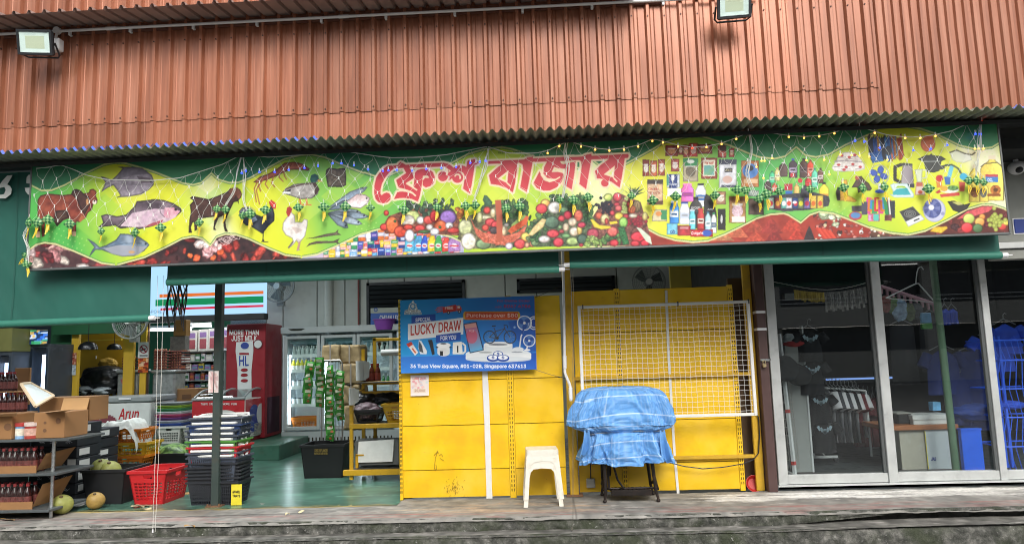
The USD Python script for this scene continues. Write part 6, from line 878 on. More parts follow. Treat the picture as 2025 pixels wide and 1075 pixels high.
sl = obj('seal', MB().ext(Point(0, 0).buffer(.08), 0, .004).mesh().apply_translation(P(510, 680, Ym-.012)), M('seal_ring', '#5a2428'), t); obj('seal_face', MB().ext(Point(0, 0).buffer(.064), 0, .004).mesh().apply_translation(P(510, 680, Ym-.017)), M('printed_white', ''), sl); obj('side_vent', MB().box(b-.004, b+.004, Ym+.1, Ym+.65, .3, .9), M('cooler_shadow', '#3a1a2a', r=.6), t)
Yi = 11.25; a, b, c, d = PR(379, 790, 484, 869, Yi); z0 = .235; t = thing('icecream_freezer', 'red and white ice-cream chest freezer with a curved glass lid behind the dark post', 'freezer', ((a+b)/2, Yi, z0)); zt_ = zof(440, 790, Yi); iw = M('freezer_white', '#d4d3cd', r=.4); dep_ = .95
obj('base', MB().box(a+.03, b-.03, Yi+.04, Yi+dep_-.03, z0, z0+.06), redm, t); obj('body', MB().box(a, b, Yi, Yi+dep_, z0+.061, zt_, .015), iw, t); obj('red_print', MB().ext(Polygon([(a+.005, z0+.36), (b-.005, z0+.30), (b-.005, zt_-.01), (a+.005, zt_-.01)]).difference(affinity.scale(Point((a+b)/2+.1, z0+.36).buffer(.2), 1.3, .8)), Yi-.004, Yi-.001), M('print_red', '#b3272e', r=.4), t)
sd_ = MB().box(b+.001, b+.004, Yi+.02, Yi+dep_-.02, z0+.30, zt_-.01); obj('side_print', sd_, M('print_red', ''), t); obj('side_print', MB().lathe([(0, 0), (.17, 0), (.17, .004), (0, .004)], (b+.004, Yi+.62, zt_-.27), 28, rot('y', 90)), M('printed_white', ''), t, label='oval white badge on the freezer end'); obj('side_print', MB().lathe([(0, 0), (.22, 0), (.22, .003), (0, .003)], (b+.003, Yi+.35, zt_-.32), 28, rot('y', 90)), M('print_blue', ''), t)
for i in range(8): obj('vent_slat', MB().box(b+.002, b+.010, Yi+.35, Yi+.85, z0+.10+.022*i, z0+.112+.022*i), gp, t)
k = np.linspace(0, 1, 9); lidp = np.stack([Yi+.02+(dep_-.04)*k, zt_+.03+.16*np.sin(k*2.6+.25)-.04], 1); obj('lid_glass', MB().grid(np.stack([np.stack([k*0+xx_, lidp[:, 0], lidp[:, 1]], 1) for xx_ in (a+.03, b-.03)])), PANE('freezer_glass', (.55, .62, .62)), t, smooth=True)
for xx_ in (a+.02, (a+b)/2, b-.02): obj('lid_frame', MB().tube(np.stack([k*0+xx_, lidp[:, 0], lidp[:, 1]+.005], 1), .016, 6), M('lid_grey', '#8d9292', r=.4), t, smooth=50)
obj('lid_frame', MB().tube([(a, Yi, zt_+.015), (b, Yi, zt_+.015)], .022, 8), M('lid_grey', ''), t)
for i, (px, pw) in enumerate(((397, 14), (414, 22), (440, 14), (458, 10))): q = P(px, 770+2*i, Yi); obj('lettering', lettering(('TASTE', 'ICE CREAM', 'MORE', 'FUN')[i], px, 796, px+pw, 800, Yi-.005), paper, t, kind='stuff')
Ya_ = 11.5; a, b, c, d = PR(176, 796, 297, 876, Ya_); z0 = .235; zt_ = d; t = thing('chest_freezer', 'white chest freezer with grey lid and red cursive lettering behind the cartons', 'freezer', ((a+b)/2, Ya_, z0)); obj('body', MB().box(a, b, Ya_, Ya_+.75, z0+.05, zt_, .02), M('freezer_grey', '#d0d2ce', r=.4, var=.06, dirt='#8d8f88', ds=2, da=.3), t); obj('lid', MB().box(a-.02, b+.02, Ya_-.02, Ya_+.77, zt_+.004, zt_+.10, .02), M('lid_grey', ''), t); obj('foot_rail', MB().box(a+.03, b-.03, Ya_+.03, Ya_+.7, z0, z0+.05), blackp, t)
ar = trimesh.util.concatenate([lettering('Arun', 234, 807, 273, 829, Ya_, bold=True)]); ar.vertices[:, 0] += (ar.vertices[:, 2]-ar.bounds[0][2])*.18; obj('lettering', ar, M('print_red', ''), t); fm_ = MB(); c_ = P(203, 834, Ya_-.003)
for i in range(16): an = -.2+i*.24; fm_.ext(Polygon([(c_[0], c_[2]), (c_[0]+.2*math.cos(an)-.02, c_[2]+.10*math.sin(an)+.02), (c_[0]+.24*math.cos(an), c_[2]+.13*math.sin(an)), (c_[0]+.2*math.cos(an)+.02, c_[2]+.10*math.sin(an)-.02)]).buffer(.004), Ya_-.006-.0006*i, Ya_-.003-.0006*i)
obj('flower_print', fm_, M('print_maroon', '#7a3a44', r=.5), t, kind='stuff'); obj('handle', MB().box(a+.5, a+.7, Ya_-.035, Ya_-.02, zt_+.05, zt_+.08), wpl, t)
# --- yellow pillars, walls, notices on the left
for i, (x0, y0, x1, y1, Yp, lb) in enumerate(((139, 650, 153, 810, 11.9, 'narrow yellow pillar with small notices beside the green wall'), (243, 640, 263, 800, 12.3, 'yellow pillar with a dark scribble behind the egg trays'), (276, 630, 288, 820, 12.35, 'yellow pillar carrying the no smoking sign'))):
    a, b, c, d = PR(x0, y0, x1, y1, Yp); t = thing('yellow_pillar', lb, 'pillar', ((a+b)/2, Yp, 0)); obj('shaft', MB().box(a, b, Yp, Yp+.07, .22, 3.65, .005), ygl, t); obj('edge', MB().box(b+.002, b+.02, Yp+.03, Yp+.07, .22, 3.65), M('brown_edge', '#4a3522'), t) if i == 2 else None
Yn = 12.32
def notice(px0, py0, px1, py1, Y, label, col, marks, seed, cat='notice', name='wall_notice'):
    s_ = Sheet(P(px0, (py0+py1)/2, Y)[0], P(px1, (py0+py1)/2, Y)[0], zof((px0+px1)/2, py1, Y), zof((px0+px1)/2, py0, Y), 36, 44, Y, col); q = s_.r; g = np.random.default_rng(seed); t = thing(name, label, cat, ((q[0]+q[1])/2, Y, q[2]))
    for i in range(len(marks)*6): cx, cz, w_, h_ = g.uniform(q[0], q[1]), g.uniform(q[2], q[3]), (q[1]-q[0])*g.uniform(.05, .3), (q[3]-q[2])*g.uniform(.03, .15); s_.poly(np.array([(cx-w_, cz-h_), (cx+w_, cz-h_*.6), (cx+w_, cz+h_), (cx-w_, cz+h_)]), marks[i % len(marks)], px=False, alpha=.8)
    return s_, t
s_, t = notice(273, 676, 294, 707, Yn, 'white no smoking sign on the yellow pillar', '#cfcfc9', [], 1); s_.ell(284, 690, 8, 8.5, '#8a3038'); s_.ell(284, 690, 6, 6.5, '#cfcfc9'); s_.line([(279, 692), (288, 689)], .03, '#4a4a4a'); s_.line([(279, 685), (289, 696)], .025, '#8a3038'); s_.rect(276, 701, 292, 704, '#6a6a6a'); s_.make('sheet', PRINT('paper_print'), t)
s_, t = notice(273, 708, 293, 736, Yn, 'orange and red printed poster below the no smoking sign', '#c4602c', ['#d98a3a', '#e0c09a', '#8f2a22', '#5a2a20'], 2, 'poster', 'poster'); s_.make('sheet', PRINT('paper_print'), t)
s_, t = notice(141, 697, 151, 720, 11.88, 'small reddish notice on the narrow yellow pillar', '#a85a44', ['#d8b8a0', '#7d2a2a'], 3); s_.make('sheet', PRINT('paper_print'), t); s_, t = notice(141, 721, 150, 741, 11.88, 'small white notice low on the narrow yellow pillar', '#b9c0c4', ['#8a9098'], 4); s_.make('sheet', PRINT('paper_print'), t)
def wallbox(name, label, x0, y0, x1, y1, Y, mat, zb=.22, zt=3.65):
    a, b, c, d = PR(x0, y0, x1, y1, Y); t = thing(name, label, 'wall', ((a+b)/2, Y, zb)); obj('wall_face', MB().box(a, b, Y, Y+.1, zb, zt), mat, t); return t
wallbox('inner_wall', 'dark green wall beside the lit fridge at the left', 98, 640, 139, 800, 12.0, dgreen); w_ = wallbox('inner_wall', 'yellow tiled wall of the kitchen corner behind the black pendant lamps', 152, 640, 250, 800, 13.0, ygl); wallbox('inner_wall', 'dark navy wall behind the two fridges at far left', -60, 640, 100, 800, 12.4, M('navy_wall', ''))
obj('ceiling_rail', MB().box(P(165, 672, 12.9)[0], P(240, 672, 12.9)[0], 12.9, 12.93, zof(200, 673, 12.9), zof(200, 671, 12.9)), M('rail_yellow', '#d8c84a'), w_); obj('switch', MB().box(P(189, 706, 12.99)[0], P(191, 706, 12.99)[0], 12.98, 12.999, zof(190, 709, 12.99), zof(190, 703, 12.99)), wpl, w_); obj('green_beam', MB().box(P(104, 645, 11.8)[0], P(270, 645, 11.8)[0], 11.8, 11.9, zof(200, 659, 11.8), 3.6), dgreen, w_)
for px, py, Yq, lb in ((174, 691, 11.8, 'black dome pendant lamp hanging in front of the yellow kitchen wall'), (226, 691, 12.4, 'smaller black dome pendant lamp hanging further back by the yellow pillar')):
    p_ = P(px, py, Yq); t = thing('pendant_lamp', lb, 'lamp', p_); r_ = .15 if px < 200 else .12; prof = [(r_, 0), (r_*.97, r_*.35), (r_*.75, r_*.68), (r_*.4, r_*.86), (.02, r_*.92), (.02, r_*.88), (r_*.38, r_*.82), (r_*.7, r_*.64), (r_*.93, r_*.33), (r_*.97, 0)]; obj('shade', MB().lathe(prof, p_, 26), M('lamp_black', '#15161a', r=.25), t, smooth=50); obj('wire', MB().cyl(p_+[0, 0, r_*.9], (p_[0], p_[1], 3.65), .006, 6), blackp, t)
def fridge_left(x0, x1, ytop, lab, litw, Y, hd):
    a, b, c, d = PR(x0, ytop, x1, 800, Y); t = thing('glass_fridge', lab, 'fridge', ((a+b)/2, Y, .23)); obj('cabinet', MB().box(a, a+.05, Y, Y+.6, .23, d).box(b-.05, b, Y, Y+.6, .23, d).box(a+.05, b-.05, Y+.5, Y+.6, .23, d).box(a, b, Y, Y+.6, d+.001, d+.05), M('fridge_dark', '#3b4148', r=.4), t); obj('light_strip', MB().box(b-.17, b-.09, Y+.08, Y+.10, .6, d-.12), EM('fridge_glow', '#dbe6ff', litw), t); obj('pane', MB().box(a+.02, b-.02, Y-.01, Y-.002, .3, d-.02), PANE('frosted_pane', (.7, .76, .82), .25), t); obj('back_panel', MB().box(a+.06, b-.06, Y+.45, Y+.49, .3, d-.03), fw, t)
    if hd: obj('header', MB().box(a, b, Y-.02, Y+.5, d+.06, d+.42), M('header_gold', '#6b6a3a', r=.5), t)
    return t
fridge_left(56, 95, 686, 'lit white glass fridge below the bright picture at left', 3.0, 11.3, False); fridge_left(-8, 21, 702, 'dark glass fridge at the left edge with a lit strip', .8, 10.9, True)
s_, t = notice(59, 652, 94, 680, 11.25, 'bright blue backlit picture panel above the lit fridge', '#16305a', ['#2f6ad0', '#e8e8f4', '#d8a84a', '#6aa0e0', '#122040', '#3aa05a'], 6, 'picture', 'backlit_picture'); s_.make('panel', PRINT('backlit_print', emit=.35), t)
# dark heap of produce under the kitchen wall, steel bins with egg trays
stl = M('stainless', '#a3a8a5', r=.32, metal=.55, var=.1)
for i, (x0, y0, x1, y1, Yq, lb) in enumerate(((230, 731, 272, 800, 12.4, 'stainless bin with a pink sticker left of the no smoking pillar'), (300, 731, 345, 800, 12.5, 'stainless bin right of the no smoking pillar'))):
    a, b, c, d = PR(x0, y0, x1, y1, Yq); t = thing('steel_bin', lb, 'bin', ((a+b)/2, Yq, .23)); obj('body', MB().box(a, b, Yq, Yq+.4, .24, d-.06, .03), stl, t); obj('lid', MB().box(a-.02, b+.02, Yq-.02, Yq+.42, d-.055, d, .02), stl, t); obj('sticker', pext([(238, 750), (254, 745), (261, 762), (245, 768)], Yq-.006, .004), M('pink_sticker', '#b8606c'), t) if i == 0 else None
eggm = M('egg_tray_card', '#6b3a34', r=.8, var=.15); egg = M('egg_shell', '#a5664a', r=.6)
def eggs(x0, x1, ytop, ybot, Y, n, lb):
    a, b, c, d = PR(x0, ytop, x1, ybot, Y); g_ = lb[1]
    for i in range(n):
        z = c+(d-c)*i/n; h_ = (d-c)/n; t = thing('egg_tray', lb[0], 'egg tray', ((a+b)/2, Y, z), group=g_); obj('tray', MB().box(a, b, Y, Y+.3, z, z+h_*.42, .004), eggm, t); m = MB(); k_ = int((b-a)/.048)
        for j in range(k_): m.sphere((a+.024+.048*j, Y+.025, z+h_*.62), .021, 1, (1, 1, 1.2))
        obj('eggs', m, egg, t, kind='stuff')
eggs(241, 272, 704, 730, 12.42, 5, ('brown egg tray stacked on the stainless bin left of the no smoking pillar', 'egg trays on the left bin')); eggs(303, 330, 690, 730, 12.52, 7, ('brown egg tray in the tall stack right of the no smoking pillar', 'egg trays in the tall stack')); eggs(332, 360, 690, 730, 12.7, 7, ('glossy wrapped egg tray in the stack nearest the shelves', 'wrapped egg trays by the shelves'))
crate('produce_crate', 'black crate heaped with dark produce below the kitchen wall', *PR(112, 775, 160, 800, 12.4)[:2], 12.4, 12.8, zof(136, 790, 12.4), zof(136, 775, 12.4), blackp, (1, 4)); crate('produce_crate', 'wider black crate heaped with wrapped greens beside the steel bin', *PR(165, 770, 228, 800, 12.42)[:2], 12.42, 12.82, zof(195, 790, 12.42), zof(195, 771, 12.42), blackp, (1, 5))
a, b, c, d = PR(105, 790, 232, 800, 12.38); simple('produce_table', 'dark low table under the black produce crates', 'table', [('top', MB().box(a, b, 12.38, 12.95, c-.05, zof(168, 791, 12.38), .0), blackp), ('front', MB().box(a+.03, b-.03, 12.41, 12.44, .23, c-.06), blackp)])
bagm = M('plastic_bag', '#9fa7ab', r=.3, var=.35, vs=9); darkbag = M('black_bag', '#17191c', r=.3, var=.3)
def lump(name, label, cat, c_, r_, sc, mat, seed, amp=.35):
    m = trimesh.creation.icosphere(subdivisions=4, radius=r_); n = meshkit.fbm(m.vertices/r_*1.6+seed*5, 4, seed)-.5; m.vertices *= (1+amp*2*n)[:, None]; m.vertices *= sc; m.apply_translation(c_); t = thing(name, label, cat, (c_[0], c_[1], m.bounds[0][2])); obj('body', m, mat, t, smooth=True); return t
lump('produce_bag', 'black plastic sack heaped on the crates in front of the yellow kitchen wall', 'sack', P(205, 748, 12.7), .34, (1.2, .8, .7), darkbag, 1, .3); lump('produce_bag', 'pale clear bag of vegetables lying on the left black crate', 'bag', P(168, 772, 12.5), .14, (1.1, .8, .6), bagm, 2); lump('produce_bag', 'white wrapped bundle lying on the wide black crate', 'bag', P(203, 772, 12.5), .16, (1.1, .8, .45), bagm, 3); lump('produce_bag', 'yellowish bundle of bags on top of the heap by the yellow pillar', 'bag', P(214, 719, 12.8), .16, (1, .8, .7), M('straw_bundle', '#9a7a2c', r=.7, var=.3), 4)
a, b, c, d = P(168, 752, 12.9), P(218, 716, 12.9), 0, 0; simple('yellow_chute', 'sloping yellow board behind the black sack in the kitchen corner', 'board', [('board', MB().quad(a+[0, 0, -.1], b+[0, 0, -.12], b+[0, .1, .0], a+[0, .1, .04]), ygl)])
# --- grocery shelves deep in the inner shop
Yh = 13.6; a, b, c, d = PR(352, 640, 442, 780, Yh); t = thing('grocery_shelves', 'grey grocery shelves full of packets behind the dark post', 'shelves', ((a+b)/2, Yh, 0)); sg_ = M('shelf_grey', '#8a908e', r=.4); zs_ = [zof(400, y, Yh) for y in (766, 751, 731, 713, 694)]
for z in zs_: obj('shelf', MB().box(a, b, Yh, Yh+.4, z-.02, z, .003), sg_, t)
obj('back_panel', MB().box(a, b, Yh+.41, Yh+.43, .2, zs_[-1]+.4), M('shelf_back', '#50565a'), t)
for x in (a-.02, (a+b)/2, b): obj('upright', MB().box(x, x+.02, Yh+.02, Yh+.4, .0, zs_[-1]+.3), sg_, t)
gpal = ['#c9c9c4', '#6d8a9f', '#9a4a52', '#c2b04a', '#4a7a5a', '#d9d4cc', '#8a6aa0', '#c4784a', '#3f5f8a', '#e0e0e4']; gm_ = [M('packet_tone_%s' % w_, c_, r=.5, var=.2, vs=25) for w_, c_ in zip(('white', 'steel', 'wine', 'mustard', 'leaf', 'cream', 'violet', 'rust', 'navy', 'pearl'), gpal)]
q = np.random.default_rng(3); PK = {}
for si, z in enumerate(zs_[:-1]):
    x = a+.02
    while x < b-.12:
        w_, h_ = q.uniform(.07, .12), (lambda g_: q.uniform(.6*g_, g_))(min(.22, zs_[si+1]-z-.03)); k = int(q.integers(10)) if si < 3 else int(q.choice([0, 5, 9, 4])); g_ = 'grocery packets on the inner shelves'; lb = 'small packet standing on the grey grocery shelves behind the dark post'
        if k not in PK: PK[k] = tt_ = thing('grocery_packet', lb, 'packet', (x+w_/2, Yh+.06, z), group=g_, sc=(w_, .08, h_)); obj('body', MB().box(-.5, .5, -.5, .5, 0, .93, .06), gm_[k], tt_, local=True); obj('flap', MB().box(-.35, .35, -.2, .2, .93, 1.0), gm_[(k+3) % 10], tt_, local=True); obj('label', MB().box(-.4, .4, -.53, -.505, .25, .6), gm_[(k+5) % 10], tt_, local=True)
        else: dup(PK[k], (x+w_/2, Yh+.06, z), sc=(w_, .08, h_), label=lb, group=g_)
        x += w_+.015
for i, (px, col) in enumerate(((350, 'rust'), (370, 'cream'), (392, 'cream'), (412, 'cream'), (437, 'pearl'))):
    x0, x1, z0, z1 = PR(px, 655-i*2, px+19, 694, Yh-.02); lb = ('brown printed carton standing first on the top shelf', 'cream printed carton second on the top shelf', 'cream printed carton third on the top shelf', 'cream printed carton beside the dark post on the top shelf', 'purple and white carton showing right of the dark post')[i]
    simple('grocery_carton', lb, 'box', [('box', MB().box(x0, x1, Yh-.02, Yh+.3, zs_[-1]+.002, z1, .003), MATS['packet_tone_'+col]), ('print', MB().box(x0+.03, x1-.03, Yh-.025, Yh-.021, zs_[-1]+.05, z1-.18), M('packet_tone_wine', '')), ('print', MB().box(x0+.03, x1-.03, Yh-.025, Yh-.021, z1-.15, z1-.05), M('packet_tone_violet', ''))])
simple('grocery_carton', 'brown carton lying low in front of the grocery shelves', 'box', [('box', MB().box(*PR(348, 768, 392, 806, 12.6)[:2], 12.6, 13.0, zof(370, 806, 12.6), zof(370, 768, 12.6), .004), card), ('mark', pext([(360, 780), (378, 779), (378, 788), (360, 789)], 12.594, .004), ink_)])
# coloured plastic trays stacked on white baskets
for i, (px0, px1, lb) in enumerate(((309, 357, 'white slotted basket on the floor under the stack of coloured trays'), (360, 380, 'white slotted basket beside the ice-cream freezer'))): x0, x1, z0, z1 = PR(px0, 848, px1, 876, 11.4); crate('slotted_basket', lb, x0, x1, 11.4, 11.8, .235, .50, M('cream_plastic', '#c9c8c0', r=.5), (4, 8))
tray_c = ['#2a4a9a', '#b8bcc0', '#6a3a7a', '#b5436a', '#d0d4d8', '#3f8a5a', '#8fae3a', '#7a8084']; x0, x1, z0, z1 = PR(310, 812, 358, 848, 11.4)
for i in range(8): z = .51+i*(.047); simple('plastic_tray', ('blue', 'pale grey', 'purple', 'pink', 'white', 'green', 'lime', 'grey')[i]+' flat tray, %s in the stack on the white basket' % ('lowest', 'second', 'third', 'fourth', 'fifth', 'sixth', 'seventh', 'topmost')[i], 'tray', [('tray', MB().box(x0-.01*(i % 2), x1, 11.4, 11.8, z, z+.03, .008), M('tray_colour_%s' % 'abcdefgh'[i], tray_c[i], r=.4)), ('rim', MB().box(x0-.02-.01*(i % 2), x1+.02, 11.38, 11.82, z+.031, z+.042, .004), M('tray_colour_%s' % 'abcdefgh'[i], ''))])
simple('blue_tub', 'blue plastic tub behind the coloured trays', 'tub', [('tub', MB().box(*PR(352, 802, 382, 836, 11.9)[:2], 11.9, 12.3, zof(366, 850, 11.9), zof(366, 803, 11.9), .03), M('tub_blue', '#274f9f', r=.4))])
# hanging belts and a hanging carton beside the blind
t = thing('hanging_straps', 'bundle of dark straps hanging from the blind end in front of the lit sign', 'straps', P(345, 570, 7.2)); stm = [M('strap_dark', '#2b2522', r=.5), M('strap_pale', '#8f867c', r=.6)]
for i in range(15): x = 331+i*2.6+RNG.uniform(-1, 1); L = RNG.uniform(45, 88); p_ = P(x, 556, 7.2); e = P(x+RNG.uniform(-6, 6), 566+L, 7.2); k = np.linspace(0, 1, 8)[:, None]; obj('strap', MB().tube(p_+(e-p_)*k+np.array([.015, .01, 0])*np.sin(k*5+i), .006+.003*(i % 3), 4), stm[0 if i % 4 else 1], t)
a, b, c, d = PR(343, 632, 367, 692, 7.6); simple('hanging_carton', 'brown printed carton hung below the straps left of the dark post', 'box', [('box', MB().box(a, b, 7.6, 7.7, zof(355, 664, 7.6), d, .003), M('carton_gold', '#8f6a34', r=.6, var=.2)), ('printed_band', MB().box(a-.03, b, 7.59, 7.69, c, zof(355, 664.5, 7.6), .003), M('carton_grey_print', '#6d6a66', r=.6, var=.45, vs=30)), ('string', MB().cyl((a+.05, 7.65, d), (a+.05, 7.4, d+.5), .004, 5), blackp)])
# ---------------------------------------------------------------- goods at the shop mouth, left
gl = M('shelf_steel', '#5d6364', r=.4, metal=.5, var=.15)
t = thing('stock_rack', 'grey steel stock rack with three shelves at the left edge of the walkway', 'rack', (-5.2, 7.0, 0)); rx1 = P(128, 880, 6.95)[0]
for px, y, w_ in ((60, 868, 136), (60, 936, 112), (60, 1008, 96)): z = zof(px, y, 6.92); xr_ = P(w_, y, 6.92)[0]; obj('shelf', MB().box(-6.6, xr_, 6.92, 7.5, z-.025, z, .004), gl, t)
px_ = P(105, 920, 7.05); obj('leg', MB().cyl((px_[0], 7.05, 0), (px_[0], 7.05, zof(105, 866, 7.05)), .017, 12), M('chrome', '#b8bcbc', r=.25, metal=.9), t, smooth=40)
obj('back_panel', MB().box(-6.6, P(58, 920, 7.52)[0], 7.51, 7.52, .02, .76), M('rack_back', '#24272a', r=.6), t)
for a in (-6.5, -6.0): obj('leg', MB().cyl((a, 7.4, 0), (a, 7.4, .8), .017, 10), M('chrome', ''), t, smooth=40)
sz = [zof(60, 868, 6.92), zof(60, 936, 6.92), zof(60, 1008, 6.92)]
colam = M('cola_dark', '#2e1614', r=.15, var=.3); colab = bottle3('drink_bottle', 'dark red drink bottle with a red cap packed on the steel stock rack', (colam, M('cap_red', '#8a2a2c'), M('label_dull_red', '#6b3834', r=.4, var=.6, vs=50)), 1.0, 'drink bottles packed on the stock rack')
def packs(z, x0, x1, y, n, lab, grp, rows=2, sc=1.05): fillrow(colab, x0, x1, y, z, n, lab, grp, sc, rows, .11)
lb = 'dark red drink bottle packed on the %s shelf of the stock rack'
packs(sz[1]+.002, -5.95, P(70, 900, 7.0)[0], 7.02, 14, lb % 'middle', 'bottles on the middle shelf'); packs(sz[2]+.002, -5.95, P(58, 960, 7.0)[0], 7.02, 13, lb % 'bottom', 'bottles on the bottom shelf'); 
for k, zz in enumerate((sz[0]+.002, sz[0]+.24, sz[0]+.46)): packs(zz, -6.3, P((60, 52, 30)[k], 800, 7.5)[0], 7.5, 14, 'dark red drink bottle in the packs piled behind the cartons at far left', 'bottles piled behind the cartons', 1, .9)
for k, zz in enumerate((sz[0]+.225, sz[0]+.445)): a = P((60, 52)[k], 800, 7.5)[0]; simple('pack_tray', ('lower', 'upper')[k]+' flat cardboard tray between the piled drink packs at far left', 'tray', [('tray', MB().box(-6.4, a, 7.46, 7.62, zz, zz+.012), card)])
for zz, px, nm in ((sz[1], 68, 'middle'), (sz[2], 56, 'bottom')): a = P(px, 900, 6.98)[0]; t = thing('shrink_wrap', 'torn clear wrap over the drink bottles on the %s rack shelf' % nm, 'wrap', (a-.4, 6.97, zz)); k = np.linspace(0, 1, 40); v_ = np.linspace(0, 1, 10); uu, vv = np.meshgrid(k, v_, indexing='ij'); obj('film', MB().grid(np.stack([a-1.1+1.1*uu, 6.965-.02*vv+.05*fb(uu*5, vv*3, 1.6, 7), zz+.09+(.15+.05*fb(uu*4, uu*0, 1, 3))*vv], -1)), PANE('film', (.85, .88, .86), .2), t, smooth=True)
for z, px, k in ((sz[1], 70, 0), (sz[2], 66, 1)):
    a = P(px, 900, 6.98)[0]; t = thing('open_carton', ('torn open carton with a raised flap on the middle shelf', 'torn open carton with a raised flap on the bottom shelf')[k], 'box', (a, 6.98, z)); obj('tray', MB().box(a-.55, a+.02, 6.97, 6.98, z, z+.07), card, t); obj('flap', MB().quad((a+.02, 6.97, z+.02), (a+.02, 7.35, z+.02), (a+.14, 7.38, z+.20+.06*k), (a+.10, 6.99, z+.18+.05*k)), card, t)
def carton(label, x0, x1, y0, y1, z0, z1, mat=card, seal=True, marks=(), rz=0, flaps=(), name='carton'):
    c_ = np.array([(x0+x1)/2, (y0+y1)/2, z0]); t = thing(name, label, 'box', c_, (0, 0, rz) if rz else (0, 0, 0)); off = c_; w_, d_, h_ = (x1-x0)/2, (y1-y0)/2, z1-z0
    obj('box', MB().box(-w_, w_, -d_, d_, 0, h_, .004), mat, t, local=True)
    for i, (fx, fz, fw_, fh, sh) in enumerate(marks):
        g = affinity.scale(Point(0, 0).buffer(1, 2 if sh == 'hex' else 8), fw_, fh) if sh != 'box' else sbox(-fw_, -fh, fw_, fh); obj('print', MB().ext(affinity.translate(g, fx*w_, fz*h_), -d_-.003, -d_-.001), paper if sh == 'box' and i % 2 else ink_, t, local=True)
    for f_ in flaps: obj('flap', MB().quad(*f_), card2, t, local=True)
    return t
zt = sz[0]+.002
a, b = P(-40, 850, 6.95)[0], P(23, 850, 6.95)[0]; carton('brown carton with a dark round mark at the left edge of the top shelf', a, b, 6.95, 7.3, zt, zof(10, 819, 6.95), marks=((.75, .5, .04, .036, 'hex'),), flaps=(((-.1, -.17, .22), (.2, -.17, .22), (.30, -.30, .26), (.0, -.3, .25)),))
a, b = P(66, 845, 6.98)[0], P(127, 845, 6.98)[0]; hh = zof(90, 815, 6.98)-zt; carton('open brown carton with a folded flap and round mark on the rack', a, b, 6.98, 7.35, zt, zt+hh, marks=((.6, .66, .026, .03, 'hex'), (-.25, .3, .018, .018, 'rect'), (-.25, .6, .014, .014, 'rect')), flaps=(((-.05, -.18, hh), (.15, -.18, hh), (.33, -.30, hh+.03), (.10, -.33, hh+.01)), ((-.14, .18, hh), (.14, .18, hh), (.14, .22, hh+.12), (-.14, .22, hh+.12))))
a, b = P(78, 805, 7.42)[0], P(177, 805, 7.42)[0]; z_ = zof(120, 833, 7.42); carton('large brown carton with a round mark and white sticker on the black cartons', a, b, 7.42, 7.75, z_, zof(120, 785, 7.42), marks=((.05, .62, .045, .03, 'hex'), (.62, .55, .03, .055, 'rect'), (.62, .55, .02, .035, 'box'), (.6, .15, .05, .012, 'rect')))
carton('upright piece of brown card behind the framed board at left', P(28, 755, 7.9)[0], P(58, 755, 7.9)[0], 7.9, 7.93, zof(43, 800, 7.9), zof(43, 727, 7.9), name='cardboard_sheet')
q4 = [P(44, 758, 7.1), P(56, 756, 7.3), P(104, 772, 7.5), P(72, 802, 7.1)]; e1, e2, e3, e4 = P(42, 759, 7.1), P(70, 803, 7.05), P(106, 782, 7.35), P(60, 757, 7.35); t = thing('framed_board', 'white framed board leaning back against the drink packs', 'board', e2)
nrm = np.cross(e2-e1, e3-e2); nrm /= np.linalg.norm(nrm); nrm *= -1 if nrm[1] > 0 else 1; fr_ = M('board_frame', '#cbb89a', r=.5)
obj('sheet', MB().quad(e1, e2, e3, e4).quad(e1-nrm*.015, e2-nrm*.015, e3-nrm*.015, e4-nrm*.015), M('board_white', '#b9c2c2', r=.5, var=.12), t, kind='stuff')
for u, v in ((e1, e2), (e2, e3), (e3, e4), (e4, e1)): obj('frame_bar', MB().cyl(u, v, .016, 6), fr_, t)
for px0, px1, py0, c_, lb in ((22, 39, 832, '#7fa3c4', 'pale blue biscuit tin with a red lid on the top shelf'), (41, 65, 832, '#9a3c34', 'dark red biscuit tin with a pale lid on the top shelf')):
    x0, x1, z0, z1 = PR(px0, py0, px1, 864, 6.93); nm = 'blue' if px0 < 30 else 'red'; simple('biscuit_tin', lb, 'tin', [('body', MB().cyl(((x0+x1)/2, 7.0, zt), ((x0+x1)/2, 7.0, zt+.12), (x1-x0)/2, 22), M('tin_'+nm, c_, r=.3, var=.3, vs=20)), ('lid', MB().cyl(((x0+x1)/2, 7.0, zt+.121), ((x0+x1)/2, 7.0, zt+.155), (x1-x0)/2+.006, 22), M('lid_'+('red' if nm == 'blue' else 'pale'), '#b03a34' if nm == 'blue' else '#cdb9b0')), ('label', MB().lathe([((x1-x0)/2+.001, .03), ((x1-x0)/2+.002, .10)], ((x0+x1)/2, 7.0, zt), 22), M('tin_label_'+nm, '#d9d2c0' if nm == 'blue' else '#c9a090', var=.3, vs=30))])
